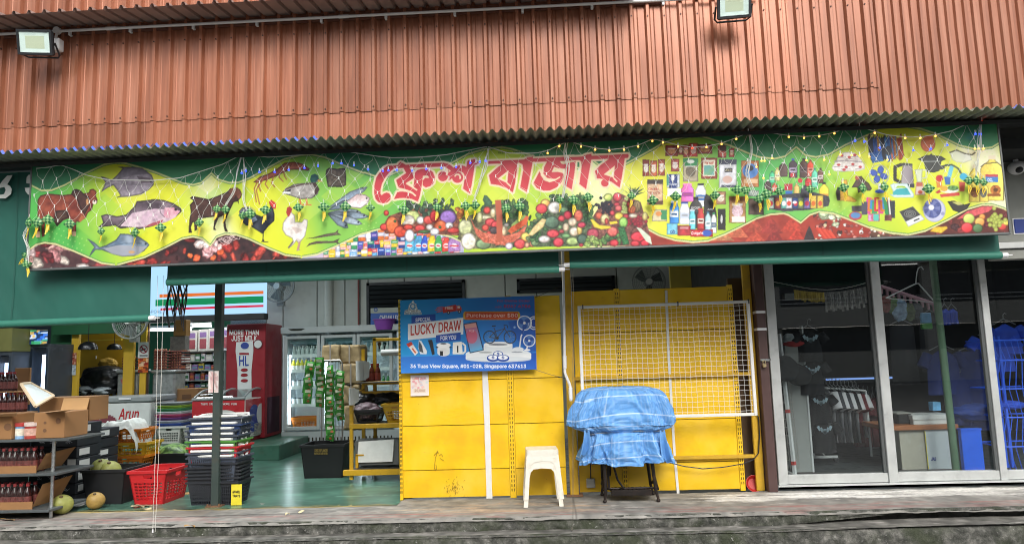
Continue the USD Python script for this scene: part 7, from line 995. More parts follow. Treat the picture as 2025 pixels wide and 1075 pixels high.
# black cartons with white labels
bc = M('black_carton', '#25282d', r=.6, var=.15); scm = M('script_print', '#9aa0a6', r=.7); ord_ = ('lowest', 'second', 'third', 'fourth', 'fifth', 'topmost')
def blackstack(x0, x1, Y, ys, dp, where, skip_first=False):
    for i in range(len(ys)-1):
        zb, zt2 = zof(120, ys[i], Y)*(1 if i else 0)+.004, zof(120, ys[i+1], Y)-.004; a, b = P(x0+RNG.uniform(-1, 1)+(30 if (i == len(ys)-2 and skip_first) else 0), 930, Y)[0], P(x1+RNG.uniform(-1, 1), 930, Y)[0]; t = thing('black_carton', 'black carton with white script, %s in the %s stack' % (('lowest second third fourth fifth sixth topmost'.split())[i], where), 'box', ((a+b)/2, Y, zb)); obj('box', MB().box(a, b, Y, Y+dp, zb, zt2, .004), bc, t)
        m = MB()
        for cx, L in ((.22, .05), (.5, .08), (.80, .06)):
            for k in range(3): xx = a+(b-a)*cx+RNG.uniform(-L, L)*.4; m.tube([(xx-L*.5, Y-.001, (zb+zt2)/2+RNG.uniform(-.02, .02)), (xx, Y-.001, (zb+zt2)/2+RNG.uniform(-.02, .03)), (xx+L*.5, Y-.001, (zb+zt2)/2+RNG.uniform(-.02, .02))], .003, 4)
        obj('script', m, scm, t, kind='stuff'); obj('white_label', MB().box(b+.001, b+.004, Y+.04, Y+.04+dp*(.42 if i > 2 else .2), zb+.025, zt2-.02), paper, t) if i not in (0, 5) else None
        if i == 3 and x1 < 160: obj('white_label', MB().box(b-.10, b-.01, Y-.004, Y-.001, zb+.01, zt2-.0), paper, t)
blackstack(58, 150, 7.68, (1000, 978, 956, 931, 907, 884, 861, 838), .42, 'front', True); blackstack(152, 190, 8.15, (983, 965, 946, 927, 908, 889, 870, 850), .42, 'rear')
t = thing('floor_board', 'pale flat board under the front stack of black cartons', 'board', (-5.2, 7.7, 0)); obj('board', MB().box(P(58, 1003, 7.6)[0]-.2, P(158, 1003, 7.6)[0], 7.58, 8.1, .0, .012), paper, t)
# crates, bins, fruit
Yo = 8.75; xs_ = PR(198, 870, 284, 920, Yo)[:2]; zz = [zof(240, y, Yo) for y in (922, 903, 877, 850)]
crate('stacking_crate', 'orange crate at the bottom of the stack by the black cartons', xs_[0], xs_[1], Yo, Yo+.38, .2, zz[1], orange, (2, 6)); crate('stacking_crate', 'yellow crate in the middle of the stack by the black cartons', xs_[0], xs_[1]+.03, Yo, Yo+.38, zz[1], zz[2], yelp, (2, 6)); crate('stacking_crate', 'orange crate on top of the stack under the white sheet', xs_[0], xs_[1]-.05, Yo, Yo+.38, zz[2], zz[3], orange, (3, 6))
simple('low_pallet', 'dark low pallet under the orange and yellow crates', 'pallet', [('deck', MB().box(xs_[0]-.05, xs_[1]+.05, Yo-.02, Yo+.42, .0, .195, .005), blackp)])
u, v = np.meshgrid(np.linspace(0, 1, 40), np.linspace(0, 1, 26), indexing='ij'); X0, X1 = P(196, 850, Yo)[0], P(282, 850, Yo)[0]; e = np.clip((u-.72)/.28, 0, 1); xx = X0+(X1-X0)*u+.06*fb(v*5, u, 2, 9)*e-.06*e**3; yy = Yo-.05+.40*v+.05*fb(u*4, v, 2, 8)*(v < .2); zzz = zz[3]+.05+.06*np.sin(u*6)*.5+.16*fb(u*3, v*3, 1.5, 3)-.24*e**1.5+.06*fb(u*9, v*9, 1.5, 4)-.09*np.clip((.12-v)/.12, 0, 1)+.07*np.exp(-((u-.6)/.2)**2)
t = thing('plastic_sheet', 'crumpled white plastic sheet thrown over the top orange crate', 'sheet', (X0, Yo, zz[3])); obj('sheet', MB().grid(np.stack([xx, yy, zzz], -1)), M('white_sheet', '#c9ccc6', r=.4, var=.15, vs=12), t, smooth=True)
rc = crate('red_crate', 'red plastic crate at the front of the walkway beside the basket stack', -4.47, -4.06, 7.56, 8.10, 0, .345, redp, (6, 7), .05, .022)
bk = crate('black_bin', 'black plastic bin of coconuts left of the red crate', P(160, 960, 7.62)[0], P(245, 960, 7.62)[0], 7.62, 8.1, 0, .36, blackp, (0, 1), .04); obj('white_script', MB().tube([P(197, 955, 7.645), P(203, 962, 7.645), P(209, 971, 7.65), P(217, 979, 7.655)], .004, 4), paper, bk)
crate('black_bin', 'black plastic bin of watermelons behind the red crate', P(280, 910, 9.0)[0], P(377, 910, 9.0)[0], 9.0, 9.5, 0.0, zof(320, 898, 9.0), blackp, (0, 1), .05)
wmel = usdkit.material(stage, '/World/Looks/watermelon', {'tc': ('texture_coordinate', {}), 'w': ('wave_texture', {'scale': 7.0, 'distortion': 6.0, 'detail': 3.0}) if False else ('noise_texture', {'scale': 11.0, 'detail': 3.0, 'distortion': 1.5}), 'r': ('rgb_ramp', {'ramp': [(.4, tuple(lin('#2f4a26'))), (.55, tuple(lin('#6d8f4a'))), (.7, tuple(lin('#8fae66')))]}), 'p': ('principled_bsdf', {'roughness': .4})}, [('tc.object', 'w.vector'), ('w.fac', 'r.fac'), ('r.color', 'p.base_color')], surface='p.BSDF')
for px, py, r_, lb in ((303, 897, .17, 'left watermelon lying in the black bin'), (345, 896, .19, 'right watermelon, the larger, lying in the black bin')): p_ = P(px, py+3, 9.25); simple('watermelon', lb, 'watermelon', [('fruit', MB().sphere(p_, r_, 3, (1, 1, .85)).mesh().apply_translation((0, 0, p_[2]*.15)) if False else MB().add(trimesh.creation.icosphere(subdivisions=3, radius=r_).apply_scale((1.1, 1, .8)).apply_translation(p_)), wmel), ('stalk', MB().cyl(p_+[r_, -.05, .03], p_+[r_+.04, -.06, .05], .008, 6), M('stalk_green', '#5a6a3a'))])
def coconut(c_, r_, mat, lb):
    m = trimesh.creation.icosphere(subdivisions=3, radius=r_); v = m.vertices; a = np.arctan2(v[:, 1], v[:, 0]); v *= (1+.05*np.cos(3*a)*(1-np.abs(v[:, 2]/r_)))[:, None]; v *= (1+.05*(meshkit.fbm(v*25, 3, 3)-.5))[:, None]; m.vertices = v*[1, 1, .96]; m.apply_transform(rot('x', -35)); m.apply_transform(rot('z', 30)); m.apply_translation(c_); t = thing('coconut', lb, 'coconut', (c_[0], c_[1], c_[2]-r_)); obj('husk', m, mat, t, smooth=True)
    d = np.array([.2, -.5, .8]); d /= np.linalg.norm(d); obj('stalk', MB().cyl(np.array(c_)+d*r_*.9, np.array(c_)+d*r_*1.12, r_*.22, 8, r_*.13), M('stalk_brown', '#5a4a34'), t); return t
gcoc = M('coconut_green', '#8c8f4a', r=.55, var=.25, vs=9, dirt='#6b5a34', ds=6, da=.6); ycoc = M('coconut_yellow', '#9c8044', r=.55, var=.3, vs=8, dirt='#4a3a26', ds=6, da=.6)
c_ = FL(110, 1020); coconut((c_[0], c_[1]+.09, .098), .098, gcoc, 'green coconut lying on the walkway beside the steel rack'); c_ = FL(177, 1010); coconut((c_[0], c_[1]+.09, .088), .088, ycoc, 'yellow brown coconut lying on the walkway before the black bin')
for px, py, lb in ((200, 926, 'left green coconut inside the black bin'), (217, 930, 'right green coconut inside the black bin')): c_ = P(px, py, 7.8); coconut(tuple(c_), .11, gcoc, lb)
lf = M('dry_leaf', '#b08a52', r=.8, var=.3); pl_ = M('pale_peel', '#d2c49c', r=.7)
for i, (px, py, s_, mm) in enumerate(((272, 1003, .07, pl_), (285, 1000, .09, pl_), (288, 1006, .06, pl_), (372, 975, .09, lf), (596, 1013, .03, pl_), (568, 1018, .02, pl_), (375, 1042, .05, lf), (15, 1028, .07, lf), (60, 1000, .05, lf))):
    c_ = FL(px, py, .006); g = np.array([[c_+np.array([s_*(u-.5)*2, s_*.7*(v-.5)*math.sin(math.pi*u+.15)*1.6, .012*math.sin(3*u+v*2+i)+.012]) for v in np.linspace(0, 1, 4)] for u in np.linspace(0, 1, 7)]); lb = ('first pale fruit peel lying before the red crate', 'largest pale fruit peel lying before the red crate', 'third pale fruit peel lying before the red crate', 'curled brown leaf against the right side of the red crate', 'small pale scrap on the yellow floor edge', 'tiny pale scrap near the floor crack', 'brown leaf on the walkway under the basket stack', 'brown leaf by the rack at left', 'small leaf on the bottom rack shelf')[i]
    if i < 8: t = thing('floor_scrap', lb, 'leaf' if mm is lf else 'scrap', c_); obj('blade', MB().grid(g), mm, t, smooth=True)
# stacked shopping baskets round the post
bkc = {'grey': '#3f4652', 'navy': '#22365e', 'red': '#b3232b', 'green': '#4f8a3a', 'black': '#24272c'}; hm = M('handle_white', '#e2e4e0', r=.4); PB = {}; W2, D2, HB = .265, .17, .225
def basket(kind, z, dx_, rz, lb):
    loc = (P(434, 900, 7.62)[0]+dx_, 7.62+.02, z)
    if kind in PB: return dup(PB[kind], loc, (0, 0, rz), lb)
    mt = M('basket_'+kind, bkc[kind], r=.45, var=.08); PB[kind] = t = thing('shopping_basket', lb, 'basket', loc, (0, 0, rz))
    for k in range(4):
        w_ = W2 if k % 2 == 0 else D2; o = D2 if k % 2 == 0 else W2; g = sbox(-w_+.03, 0, w_-.03, HB)
        for i in range(int(w_/.012)):
            for j in range(5): xx = -w_+.05+i*(2*w_-.1)/int(w_/.012); g = g.difference(sbox(xx, .02+j*.036, xx+.011, .048+j*.036))
        e = trimesh.creation.extrude_polygon(g, .004, engine='earcut'); v = e.vertices; s_ = 1+.13*(v[:, 1]/HB-1); q = np.stack([v[:, 0]*s_*1.12, -o*s_-v[:, 2], v[:, 1]], 1); e = trimesh.Trimesh(q, e.faces, process=False); e.apply_transform(rot('z', 90*k)); obj('side', e, mt, t, local=True)
    obj('floor', MB().box(-W2*.86, W2*.86, -D2*.86, D2*.86, 0, .008), mt, t, local=True); rm_ = trimesh.creation.extrude_polygon(sbox(-W2-.012, -D2-.012, W2+.012, D2+.012).buffer(.01).difference(sbox(-W2+.006, -D2+.006, W2-.006, D2-.006)), .016, engine='earcut'); rm_.apply_translation((0, 0, HB)); obj('rim', rm_, hm if kind in ('grey', 'black') and z > .3 else mt, t, local=True)
    for s in (-1, 1) if kind != 'black' else (): obj('handle', MB().tube([(-W2-.005, s*.03, HB+.015), (-W2+.02, s*(D2*.6), HB+.03), (-W2+.04, s*(D2+.012), HB+.032), (W2-.04, s*(D2+.012), HB+.032), (W2-.02, s*(D2*.6), HB+.03), (W2+.005, s*.03, HB+.015)], .013, 6), hm, t, smooth=50, local=True)
    return t
ys_b = [(998, 'black'), (991, 'black'), (984, 'black'), (977, 'black'), (970, 'black'), (962, 'black'), (951, 'grey'), (941, 'grey'), (930, 'red'), (918, 'green'), (907, 'grey'), (896, 'grey'), (886, 'navy'), (872, 'grey')]
for i, (y, kd) in enumerate(ys_b): basket(kd, max(0, zof(434, y, 7.45)) if i else 0.0, RNG.uniform(-.016, .016), RNG.uniform(-5, 5), '%s plastic shopping basket, number %s from the floor in the stack round the post' % ({'black': 'dark', 'grey': 'grey', 'red': 'red', 'green': 'green', 'navy': 'navy blue'}[kd], ('one two three four five six seven eight nine ten eleven twelve thirteen fourteen').split()[i]))
Yw = 7.44; q0 = PR(457, 957, 478, 1000, Yw); t = thing('basket_label', 'yellow printed card hung on the right of the lowest shopping basket', 'label', (q0[0], Yw, q0[2])); obj('card', MB().box(q0[0], q0[1], Yw, Yw+.004, q0[2]+.01, q0[3]), M('label_yellow', '#d8c832', r=.5), t)
for i, (y0, y1) in enumerate(((969, 974), (977, 982))): obj('lettering', lettering(('APPAREL', 'TRAYS')[i], 460, y0, 475, y1, Yw), blackp, t, kind='stuff')
# --- snack garlands, cartons, cart, black bin
gfoil = M('snack_green', '#4a9c40', r=.3, var=.35, vs=20); gfo2 = M('snack_front', '#e2e6c8', r=.4, var=.4, vs=30); gor = M('snack_orange', '#b8693a', r=.4, var=.3, vs=30); Yg_ = 9.35
def packet_mesh(): 
    u, v = np.meshgrid(np.linspace(-1, 1, 7), np.linspace(-1, 1, 7), indexing='ij'); b_ = .020*np.cos(u*1.5)*np.cos(v*1.56)**.6; return MB().grid(np.stack([u*.049*(1+.06*v*v), -b_, v*.062], -1)).grid(np.stack([u*.058, b_, v*.068], -1)).mesh()
pm_ = packet_mesh(); pf_ = MB().ext(sbox(-.036, .004, .036, .04), -.021, -.0195).mesh(); po_ = MB().ext(affinity.scale(Point(.02, -.03).buffer(1, 4), .02, .016, origin=(.02, -.03)), -.0235, -.022).mesh()
strips = [(614, 724, 798, 7), (633, 716, 806, 8), (652, 732, 872, 12), (671, 742, 832, 8)]
for si, (px, y0, y1, n) in enumerate(strips):
    p_ = P(px, y0, Yg_+.03*si); t = thing('snack_strip', 'hanging strip of green snack packets, %s from the left' % ('first', 'second', 'third and longest', 'last')[si], 'snacks', p_)
    for i in range(n):
        c_ = P(px+RNG.uniform(-1.5, 1.5)-(si == 0)*i*1.2, y0+(y1-y0)*i/n, Yg_+.03*si+RNG.uniform(-.02, .02)); R_ = rot('y', RNG.uniform(-14, 14)) @ rot('z', RNG.uniform(-25, 25)) @ rot('x', RNG.uniform(-15, 15)); k = obj('packet', pm_.copy().apply_transform(R_).apply_translation(c_), gfoil, t, smooth=True); obj('front_print', pf_.copy().apply_transform(R_).apply_translation(c_), gfo2, k); obj('front_spot', po_.copy().apply_transform(R_).apply_translation(c_), gor, k)
    obj('cord', MB().cyl(p_+[0, .02, .15], P(px, y1, Yg_+.03*si)+[0, .02, 0], .003, 4), cordm, t)
t = thing('wire_stand', 'pale wire stand behind the hanging snack strips', 'stand', P(655, 880, 9.7)); xa, xb = P(636, 800, 9.7)[0], P(677, 800, 9.7)[0]; zt_ = zof(655, 712, 9.7); wz = M('dull_wire', '#9a9690', r=.4, metal=.5)
obj('frame', MB().tube([(xa, 9.7, .15), (xa, 9.7, zt_-.05), (xa+.03, 9.7, zt_), (xb-.03, 9.7, zt_), (xb, 9.7, zt_-.05), (xb, 9.7, .15)], .012, 6), wz, t, smooth=50)
for i in range(5): x = xa+(xb-xa)*(i+1)/6; obj('wire', MB().cyl((x, 9.7, .2), (x, 9.7, zt_), .004, 5), wz, t)
for i in range(8): z = .3+i*(zt_-.3)/8; obj('wire', MB().cyl((xa, 9.7, z), (xb, 9.7, z), .004, 5), wz, t)
tanm = M('sack_tan', '#94805c', r=.7, var=.25, vs=14); 
for i, (x0, y0, x1, y1, Yq, lb) in enumerate(((637, 682, 671, 715, 10.0, 'left tan wrapped bale at the top of the pile beside the fridge'), (672, 682, 712, 718, 10.05, 'right tan wrapped bale at the top of the pile beside the fridge'), (675, 719, 714, 760, 10.0, 'tan wrapped bale in the second layer of the pile'), (678, 761, 712, 800, 10.0, 'tan wrapped bale in the third layer of the pile'), (680, 801, 712, 850, 10.0, 'tan wrapped bale at the foot of the pile'))):
    a, b, c, d = PR(x0, y0, x1, y1, Yq); m = trimesh.creation.box((b-a, .4, d-c)); m = m.subdivide().subdivide().subdivide(); m.apply_translation(((a+b)/2, Yq+.2, (c+d)/2)); n = meshkit.fbm(m.vertices*9, 3, i)-.5; m.vertices += np.stack([n*.05, n*.05, np.roll(n, 7)*.04], 1); t = thing('wrapped_bale', lb, 'bale', ((a+b)/2, Yq, c)); obj('bale', m, tanm, t, smooth=True); obj('strap', MB().box((a+b)/2-.01, (a+b)/2+.01, Yq-.03, Yq-.02, c, d), M('strap_pale', ''), t)
a, b = P(594, 910, 9.06)[0], P(681, 910, 9.06)[0]; bb_ = crate('black_bin', 'large black plastic bin with faded gold wording under the snack strips', a, b, 9.06, 9.55, 0, zof(640, 880, 9.06), M('black_plastic_matt', '#15181a', r=.5, var=.2), (0, 1), .04)
for tx, y0, y1 in (('CUSTLER FLANGER', 887, 893), ('MEISA DISTRIK', 894, 898)): obj('lettering', lettering(tx, 622, y0, 648, y1, 9.05), M('gold_print', '#8d7a3a', r=.5), bb_, kind='stuff')
# --- yellow rack with stock
ry = M('rack_yellow', '#c49a18', r=.45, var=.12, dirt='#6b5a24', ds=5, da=.5); Yr, Yr2 = 8.75, 9.25; t = thing('yellow_rack', 'yellow steel stock rack on the green floor left of the yellow panels', 'rack', (P(740, 940, Yr)[0], Yr, 0)); xa, xb = P(691, 860, Yr)[0], P(800, 860, Yr)[0]
obj('leg', MB().box(xa, xa+.04, Yr, Yr+.04, .03, zof(695, 768, Yr)), ry, t); obj('leg', MB().box(xa+.02, xa+.06, Yr2, Yr2+.04, .03, zof(710, 690, Yr2)), ry, t); obj('leg', MB().box(xa+.16, xa+.20, Yr2+.04, Yr2+.08, .03, zof(720, 668, Yr2)), ry, t); obj('leg', MB().box(xb-.04, xb, Yr2, Yr2+.04, .03, 1.7), ry, t)
obj('base_beam', MB().box(xa-.07, xb, Yr-.04, Yr+.02, zof(740, 938, Yr), zof(740, 927, Yr), .004), ry, t); obj('shelf_beam', MB().box(xa, xb, Yr-.01, Yr+.03, zof(740, 846, Yr), zof(740, 837, Yr), .004), ry, t)
for y in (776, 757): obj('shelf_beam', MB().box(xa+.03, xb, Yr2-.02, Yr2+.02, zof(740, y+3.5, Yr2), zof(740, y-3.5, Yr2), .004), ry, t)
obj('top_beam', MB().box(xa+.16, xb, Yr2+.04, Yr2+.08, zof(745, 674, Yr2), zof(745, 668, Yr2), .004), ry, t)
for y, Yq in ((928, Yr), (839, Yr), (757, Yr2-.3)): obj('deck', MB().box(xa+.02, xb, Yq+.03, Yq+.5, zof(740, y, Yr)-.004, zof(740, y, Yr)+.004), M('deck_grey', '#4a4d4c', r=.6), t)
obj('brace', MB().cyl((xa+.03, Yr+.02, zof(700, 776, Yr2)), (xa+.04, Yr2, zof(706, 770, Yr2)), .012, 6), ry, t); obj('low_bracket', MB().box(xa+.06, xa+.09, Yr+.05, Yr+.09, zof(700, 926, Yr), zof(700, 900, Yr)).box(xa+.06, xa+.16, Yr+.05, Yr+.09, zof(700, 902, Yr), zof(700, 899, Yr)), ry, t)
a, b, c, d = PR(703, 868, 782, 916, Yr+.06); t = thing('white_box', 'white box lid tilted on the bottom shelf of the yellow rack', 'box', ((a+b)/2, Yr+.1, c)); obj('lid', MB().ext(Polygon([tuple(P(x, y, Yr+.06)[[0, 2]]) for x, y in ((709, 873), (779, 868), (776, 912), (706, 914))]), Yr+.06, Yr+.09), M('lid_white', '#e2e6e4', r=.5), t); obj('box', MB().box(a-.02, b+.03, Yr+.10, Yr+.42, c-.02, d-.02), M('box_grey', '#5d6160'), t)
crate('black_tray', 'black crate of bagged onions on the middle shelf of the yellow rack', P(700, 820, Yr+.1)[0], P(752, 820, Yr+.1)[0], Yr+.08, Yr+.42, zof(725, 838, Yr)+.006, zof(725, 812, Yr), blackp, (1, 4)); lump('onion_bag', 'clear bag of dark red onions in the black crate on the yellow rack', 'bag', P(727, 812, Yr+.25), .15, (1.15, .9, .7), M('onion_net', '#6b5a60', r=.35, var=.7, vs=22), 8, .3)
crate('yellow_crate', 'yellow crate on the middle shelf at the right of the yellow rack', P(755, 815, Yr+.02)[0], P(805, 815, Yr+.02)[0], Yr+.02, Yr+.40, zof(775, 838, Yr)+.006, zof(775, 800, Yr), M('rack_yellow', ''), (3, 5), .06)
lump('dark_bag', 'dark plastic bag at the left on the upper rack shelf', 'bag', P(722, 790, Yr2), .16, (1.2, .8, .6), darkbag, 9); lump('dark_bag', 'dark plastic bag at the right on the upper rack shelf', 'bag', P(764, 788, Yr2), .16, (1.2, .8, .55), darkbag, 10)
for (x0, y0, x1, y1, Yq, lb) in ((704, 713, 723, 752, Yr2-.05, 'white paper roll hung on the upper corner of the yellow rack'), (690, 767, 702, 800, Yr-.02, 'white paper roll hung on the front post of the yellow rack')):
    a, b, c, d = PR(x0, y0, x1, y1, Yq); simple('paper_roll', lb, 'paper roll', [('roll', MB().cyl(((a+b)/2, Yq, c), ((a+b)/2, Yq, d), (b-a)/2, 20), M('roll_white', '#c4c6c2', r=.6)), ('core', MB().cyl(((a+b)/2, Yq, d), ((a+b)/2, Yq, d+.004), (b-a)/6, 12), card), ('loose_end', MB().quad((b-.01, Yq-.05, c), (b-.01, Yq-.05, d), (b+.06, Yq-.02, d-.02), (b+.05, Yq-.02, c+.04)), M('roll_white', ''))])
a, b, c, d = PR(754, 690, 800, 703, Yr2+.05); simple('paper_roll', 'long white paper roll lying across the top of the yellow rack', 'paper roll', [('roll', MB().cyl((a, Yr2+.05, (c+d)/2), (b, Yr2+.05, (c+d)/2), (d-c)/2, 18), M('roll_white', '')), ('loose_end', MB().quad((a+.02, Yr2, (c+d)/2-.03), (b, Yr2, (c+d)/2-.03), (b, Yr2+.02, c-.12), (a+.04, Yr2+.02, c-.07)), PANE('film', (.85, .88, .86), .2))])
br_ = bottle3('sauce_bottle', '', (M('sauce_brown', '#5a2a1c', r=.2), M('cap_red', ''), M('label_red', '#8a3a2c', var=.4, vs=40)), 1.0, 'sauce bottles on the yellow rack')
fillrow(br_, P(719, 750, Yr2+.02)[0], P(752, 750, Yr2+.02)[0], Yr2+.02, zof(735, 755, Yr2), 3, 'dark red sauce bottle on the top shelf of the yellow rack', 'sauce bottles on the yellow rack', 1.05)
# ---------------------------------------------------------------- glass shopfront and the clothes shop behind it
Yc = 7.72; af = M('shopfront_alu', '#c3c6c4', r=.4, metal=.45, var=.04, dirt='#8d908e', ds=4, da=.3); gz0, gz1 = .045, 3.15; pane = PANE('shop_glass', (.93, .96, .96), 0.0, 1.6)
t = thing('glass_shopfront', 'aluminium framed glass shopfront of the clothes shop at right', 'shopfront', (P(1740, 966, Yc)[0], Yc, 0))
mx = [(P(a, 745, Yc)[0], P(b, 745, Yc)[0]) for a, b in ((1524, 1543), (1738, 1756), (1956, 1970))]; mx.append((6.6, 6.7))
for i, (a, b) in enumerate(mx): obj('mullion', MB().box(a, b, Yc-.02-.012*(i == 1), Yc+.05, gz0, gz1, .004), af, t)
for i in range(3):
    a, b = mx[i][1], mx[i+1][0]; yo = .02 if i == 1 else 0
    obj('bottom_rail', MB().box(a, b, Yc-.012+yo*.3, Yc+.04+yo, gz0+.004, gz0+.095, .004), af, t); obj('top_rail', MB().box(a, b, Yc-.01, Yc+.04, gz1-.08, gz1-.002, .004), af, t); obj('pane', MB().box(a, b, Yc+.014+yo, Yc+.020+yo, gz0+.09, gz1-.07), pane, t)
    obj('stile', MB().box(b-.035, b-.001, Yc-.006, Yc+.03, gz0+.096, gz1-.081), M('rubber_grey', '#4c5050', r=.6), t)
obj('sill', MB().box(mx[0][0]-.02, 6.7, Yc-.06, Yc+.06, .0, .044, .006), af, t)
p_ = P(1512, 711, 7.55); lk = obj('hasp', MB().box(p_[0]-.045, p_[0]+.06, 7.535, 7.55, p_[2]-.012, p_[2]+.012, .004), M('chrome', ''), t); obj('padlock', MB().box(p_[0]-.03, p_[0]+.005, 7.515, 7.54, p_[2]-.075, p_[2]-.035, .006).tube([(p_[0]-.025, 7.527, p_[2]-.04), (p_[0]-.025, 7.527, p_[2]-.012), (p_[0]-.012, 7.527, p_[2]-.004), (p_[0], 7.527, p_[2]-.012), (p_[0], 7.527, p_[2]-.04)], .004, 6), M('brass', '#b0a07a', r=.35, metal=.7), lk, kind='stuff')
t = thing('inner_frame', 'dim grey header beam inside the clothes shop behind the hanging sachets', 'beam', P(1640, 585, 9.2)); obj('beam', MB().box(P(1552, 585, 9.2)[0], P(1725, 585, 9.2)[0], 9.2, 9.3, zof(1640, 590, 9.2), zof(1640, 577, 9.2)), M('beam_grey', '#6d716d', r=.6), t)
def garment(name, label, px, py0, py1, w_, Y, mat, trim=None, group=None, rz=0, kind='shirt', cat=None, th=.045):
    """A garment on a hanger: shoulders, sleeves, folds; the hanger hooks over a rail."""
    zt, zb = zof(px, py0, Y), zof(px, py1, Y); x = P(px, py0, Y)[0]; h = zt-zb; t = thing(name, label, cat or kind, (x, Y, zb), (0, 0, rz), group)
    n, m = 14, 16; g1 = np.zeros((m, n, 3)); g2 = g1.copy()
    for i in range(m):
        v = i/(m-1); hw = w_*(.22+.28*min(1, v/.12)) if kind != 'trousers' else w_*.42; hw *= 1+.10*v
        for j in range(n):
            u = j/(n-1)*2-1; f_ = .014*math.sin(u*7+v*3)*v; d = th*math.sqrt(max(0, 1-u*u))*(.5+.5*min(1, v*4)); z = h-v*h-(abs(u)*.04*(v < .15)); g1[i, j] = (u*hw, -d+f_, z); g2[i, j] = (u*hw, d+f_, z)
    obj('body', MB().grid(g1).grid(g2), mat, t, smooth=True, local=True, kind=None)
    if kind == 'shirt':
        for s in (-1, 1): obj('sleeve', MB().cyl((s*w_*.46, 0, h-.03-.02), (s*w_*.68, 0, h*.62), .055, 10, .065), mat, t, smooth=40, local=True)
    obj('hanger', MB().tube([(-w_*.4, 0, h-.01), (0, 0, h+.06), (w_*.4, 0, h-.01)], .006, 5).tube([(0, 0, h+.06), (0, 0, h+.11), (.025, 0, h+.13), (.04, 0, h+.11)], .004, 5), M('hanger_grey', '#7d8080', r=.5), t, kind='stuff', local=True)
    if trim is not None:
        for s in (-1, 1):
            for k in range(3): obj('stripe', MB().box(s*w_*.25-.022-.03*k*s+.005, s*w_*.25+.018-.03*k*s-.005, -.064, -.060, h*(.70-.05*k), h*(.84-.05*k), 0, rot('y', 28*s)), trim, t, local=True)
    return t
blk = M('cloth_black', '#17191c', r=.85, var=.2); red_ = M('cloth_red', '#8a2028', r=.85, var=.15); wht = M('cloth_white', '#c9c9cb', r=.85, var=.06); drk = M('cloth_grey', '#3a3c40', r=.85, var=.2); blu = M('cloth_blue', '#1f4fd0', r=.7, var=.15); nav = M('cloth_navy', '#1d2c66', r=.8, var=.15)
for px, y0, y1, lb in ((1598, 652, 715, 'upper black top with pale stripes hanging inside the left glass pane'), (1602, 712, 780, 'second black top with pale stripes below the first in the left pane'), (1618, 776, 836, 'third black top with pale stripes at the end of the clothes rail'), (1626, 830, 895, 'lowest black top with pale stripes in front of the clothes rail')): garment('striped_top', lb, px, y0, y1, .26, 8.5 if px < 1610 else 8.9, blk, M('trim_pale', '#a9c0cc', r=.6), cat='shirt')
for i in range(9):
    px = 1634+i*7.5; w1 = i % 2 == 0; garment('rail_shirt', ('white', 'dark', 'white', 'dark grey', 'pale', 'black', 'white', 'maroon', 'pale')[i]+' shirt, %s from the left on the clothes rail' % ('first second third fourth fifth sixth seventh eighth ninth'.split()[i]), px, 767+i*.8, 872-(i == 8)*10, .34, 9.2+.02*i, (wht, drk, wht, drk, wht, blk, wht, M('cloth_maroon', '#5e1a20', r=.9, var=.2), wht)[i], rz=98, cat='shirt', th=.016 if w1 else .04)
for i in range(5): garment('dark_red_shirt', 'dark red shirt hanging deep behind the clothes rail, %s from the left' % ('first', 'second', 'third', 'fourth', 'fifth')[i], 1690+i*9, 780+i, 880, .40, 9.7, M('cloth_maroon', '#5e1a20', r=.9, var=.2), rz=60, cat='shirt')
Yr = 9.2; t = thing('clothes_rack', 'white wheeled clothes rack holding the white and red shirts', 'rack', P(1630, 925, Yr)); rk = M('rack_white', '#c3c6c6', r=.4); a = P(1592, 764, Yr); b = P(1712, 772, Yr); f_ = P(1612, 926, Yr)
obj('rail', MB().cyl(a, b, .012, 8), rk, t); obj('upright', MB().cyl(a, (f_[0], Yr, .10), .014, 8), rk, t); obj('upright', MB().cyl(b, (b[0], Yr, .10), .014, 8), rk, t); obj('foot', MB().box(f_[0]-.08, f_[0]+.28, Yr-.02, Yr+.02, .09, .12, .004), rk, t)
for o in (-.06, .26): obj('wheel', MB().cyl((f_[0]+o, Yr-.015, .065), (f_[0]+o, Yr+.015, .065), .032, 12), blackp, t)
obj('brace', MB().cyl((f_[0]-.05, Yr, .12), (f_[0]+.04, Yr, .24), .007, 5).cyl((f_[0]+.13, Yr, .12), (f_[0]+.03, Yr, .24), .007, 5), rk, t, kind='stuff')
t = thing('display_stand', 'leaning white square tube stand with red tape bands just inside the left pane', 'stand', P(1570, 950, 8.0)); a, b = P(1541, 660, 8.25), P(1573, 948, 8.1); obj('pole', MB().cyl(a, b, .022, 4), rk, t); k = lambda u: a+(b-a)*u
for u in (.54, .89): obj('tape_band', MB().cyl(k(u-.012), k(u+.012), .027, 4), M('tape_red', '#b03a34', r=.5), t)
obj('base', MB().box(b[0]-.10, b[0]+.26, 8.03, 8.15, .03, .055, .004).box(b[0]-.02, b[0]+.02, 7.98, 8.4, .056, .08, .004), rk, t); 
for i in range(7): q_ = P(1533+i*3.6, 690, 8.35); obj('grid_wire', MB().cyl(q_, (q_[0]+.05, 8.35, .1), .0035, 4), M('dull_wire', ''), t)
for i in range(14): z = .2+i*.09; q_ = P(1533, 690, 8.35); obj('grid_wire', MB().cyl((q_[0]+.01, 8.35, z), (q_[0]+.16, 8.35, z), .003, 4), M('dull_wire', ''), t)
a, b, c, d = PR(1562, 682, 1592, 945, 8.5); simple('side_panel', 'pale grey upright board inside the left pane with red things on top', 'board', [('board', MB().box(a, b+.03, 8.5, 8.56, .04, d), M('board_grey', '#8f928f', r=.6, var=.08)), ('edge', MB().box(b+.031, b+.05, 8.49, 8.56, .04, d+.22), rk)])
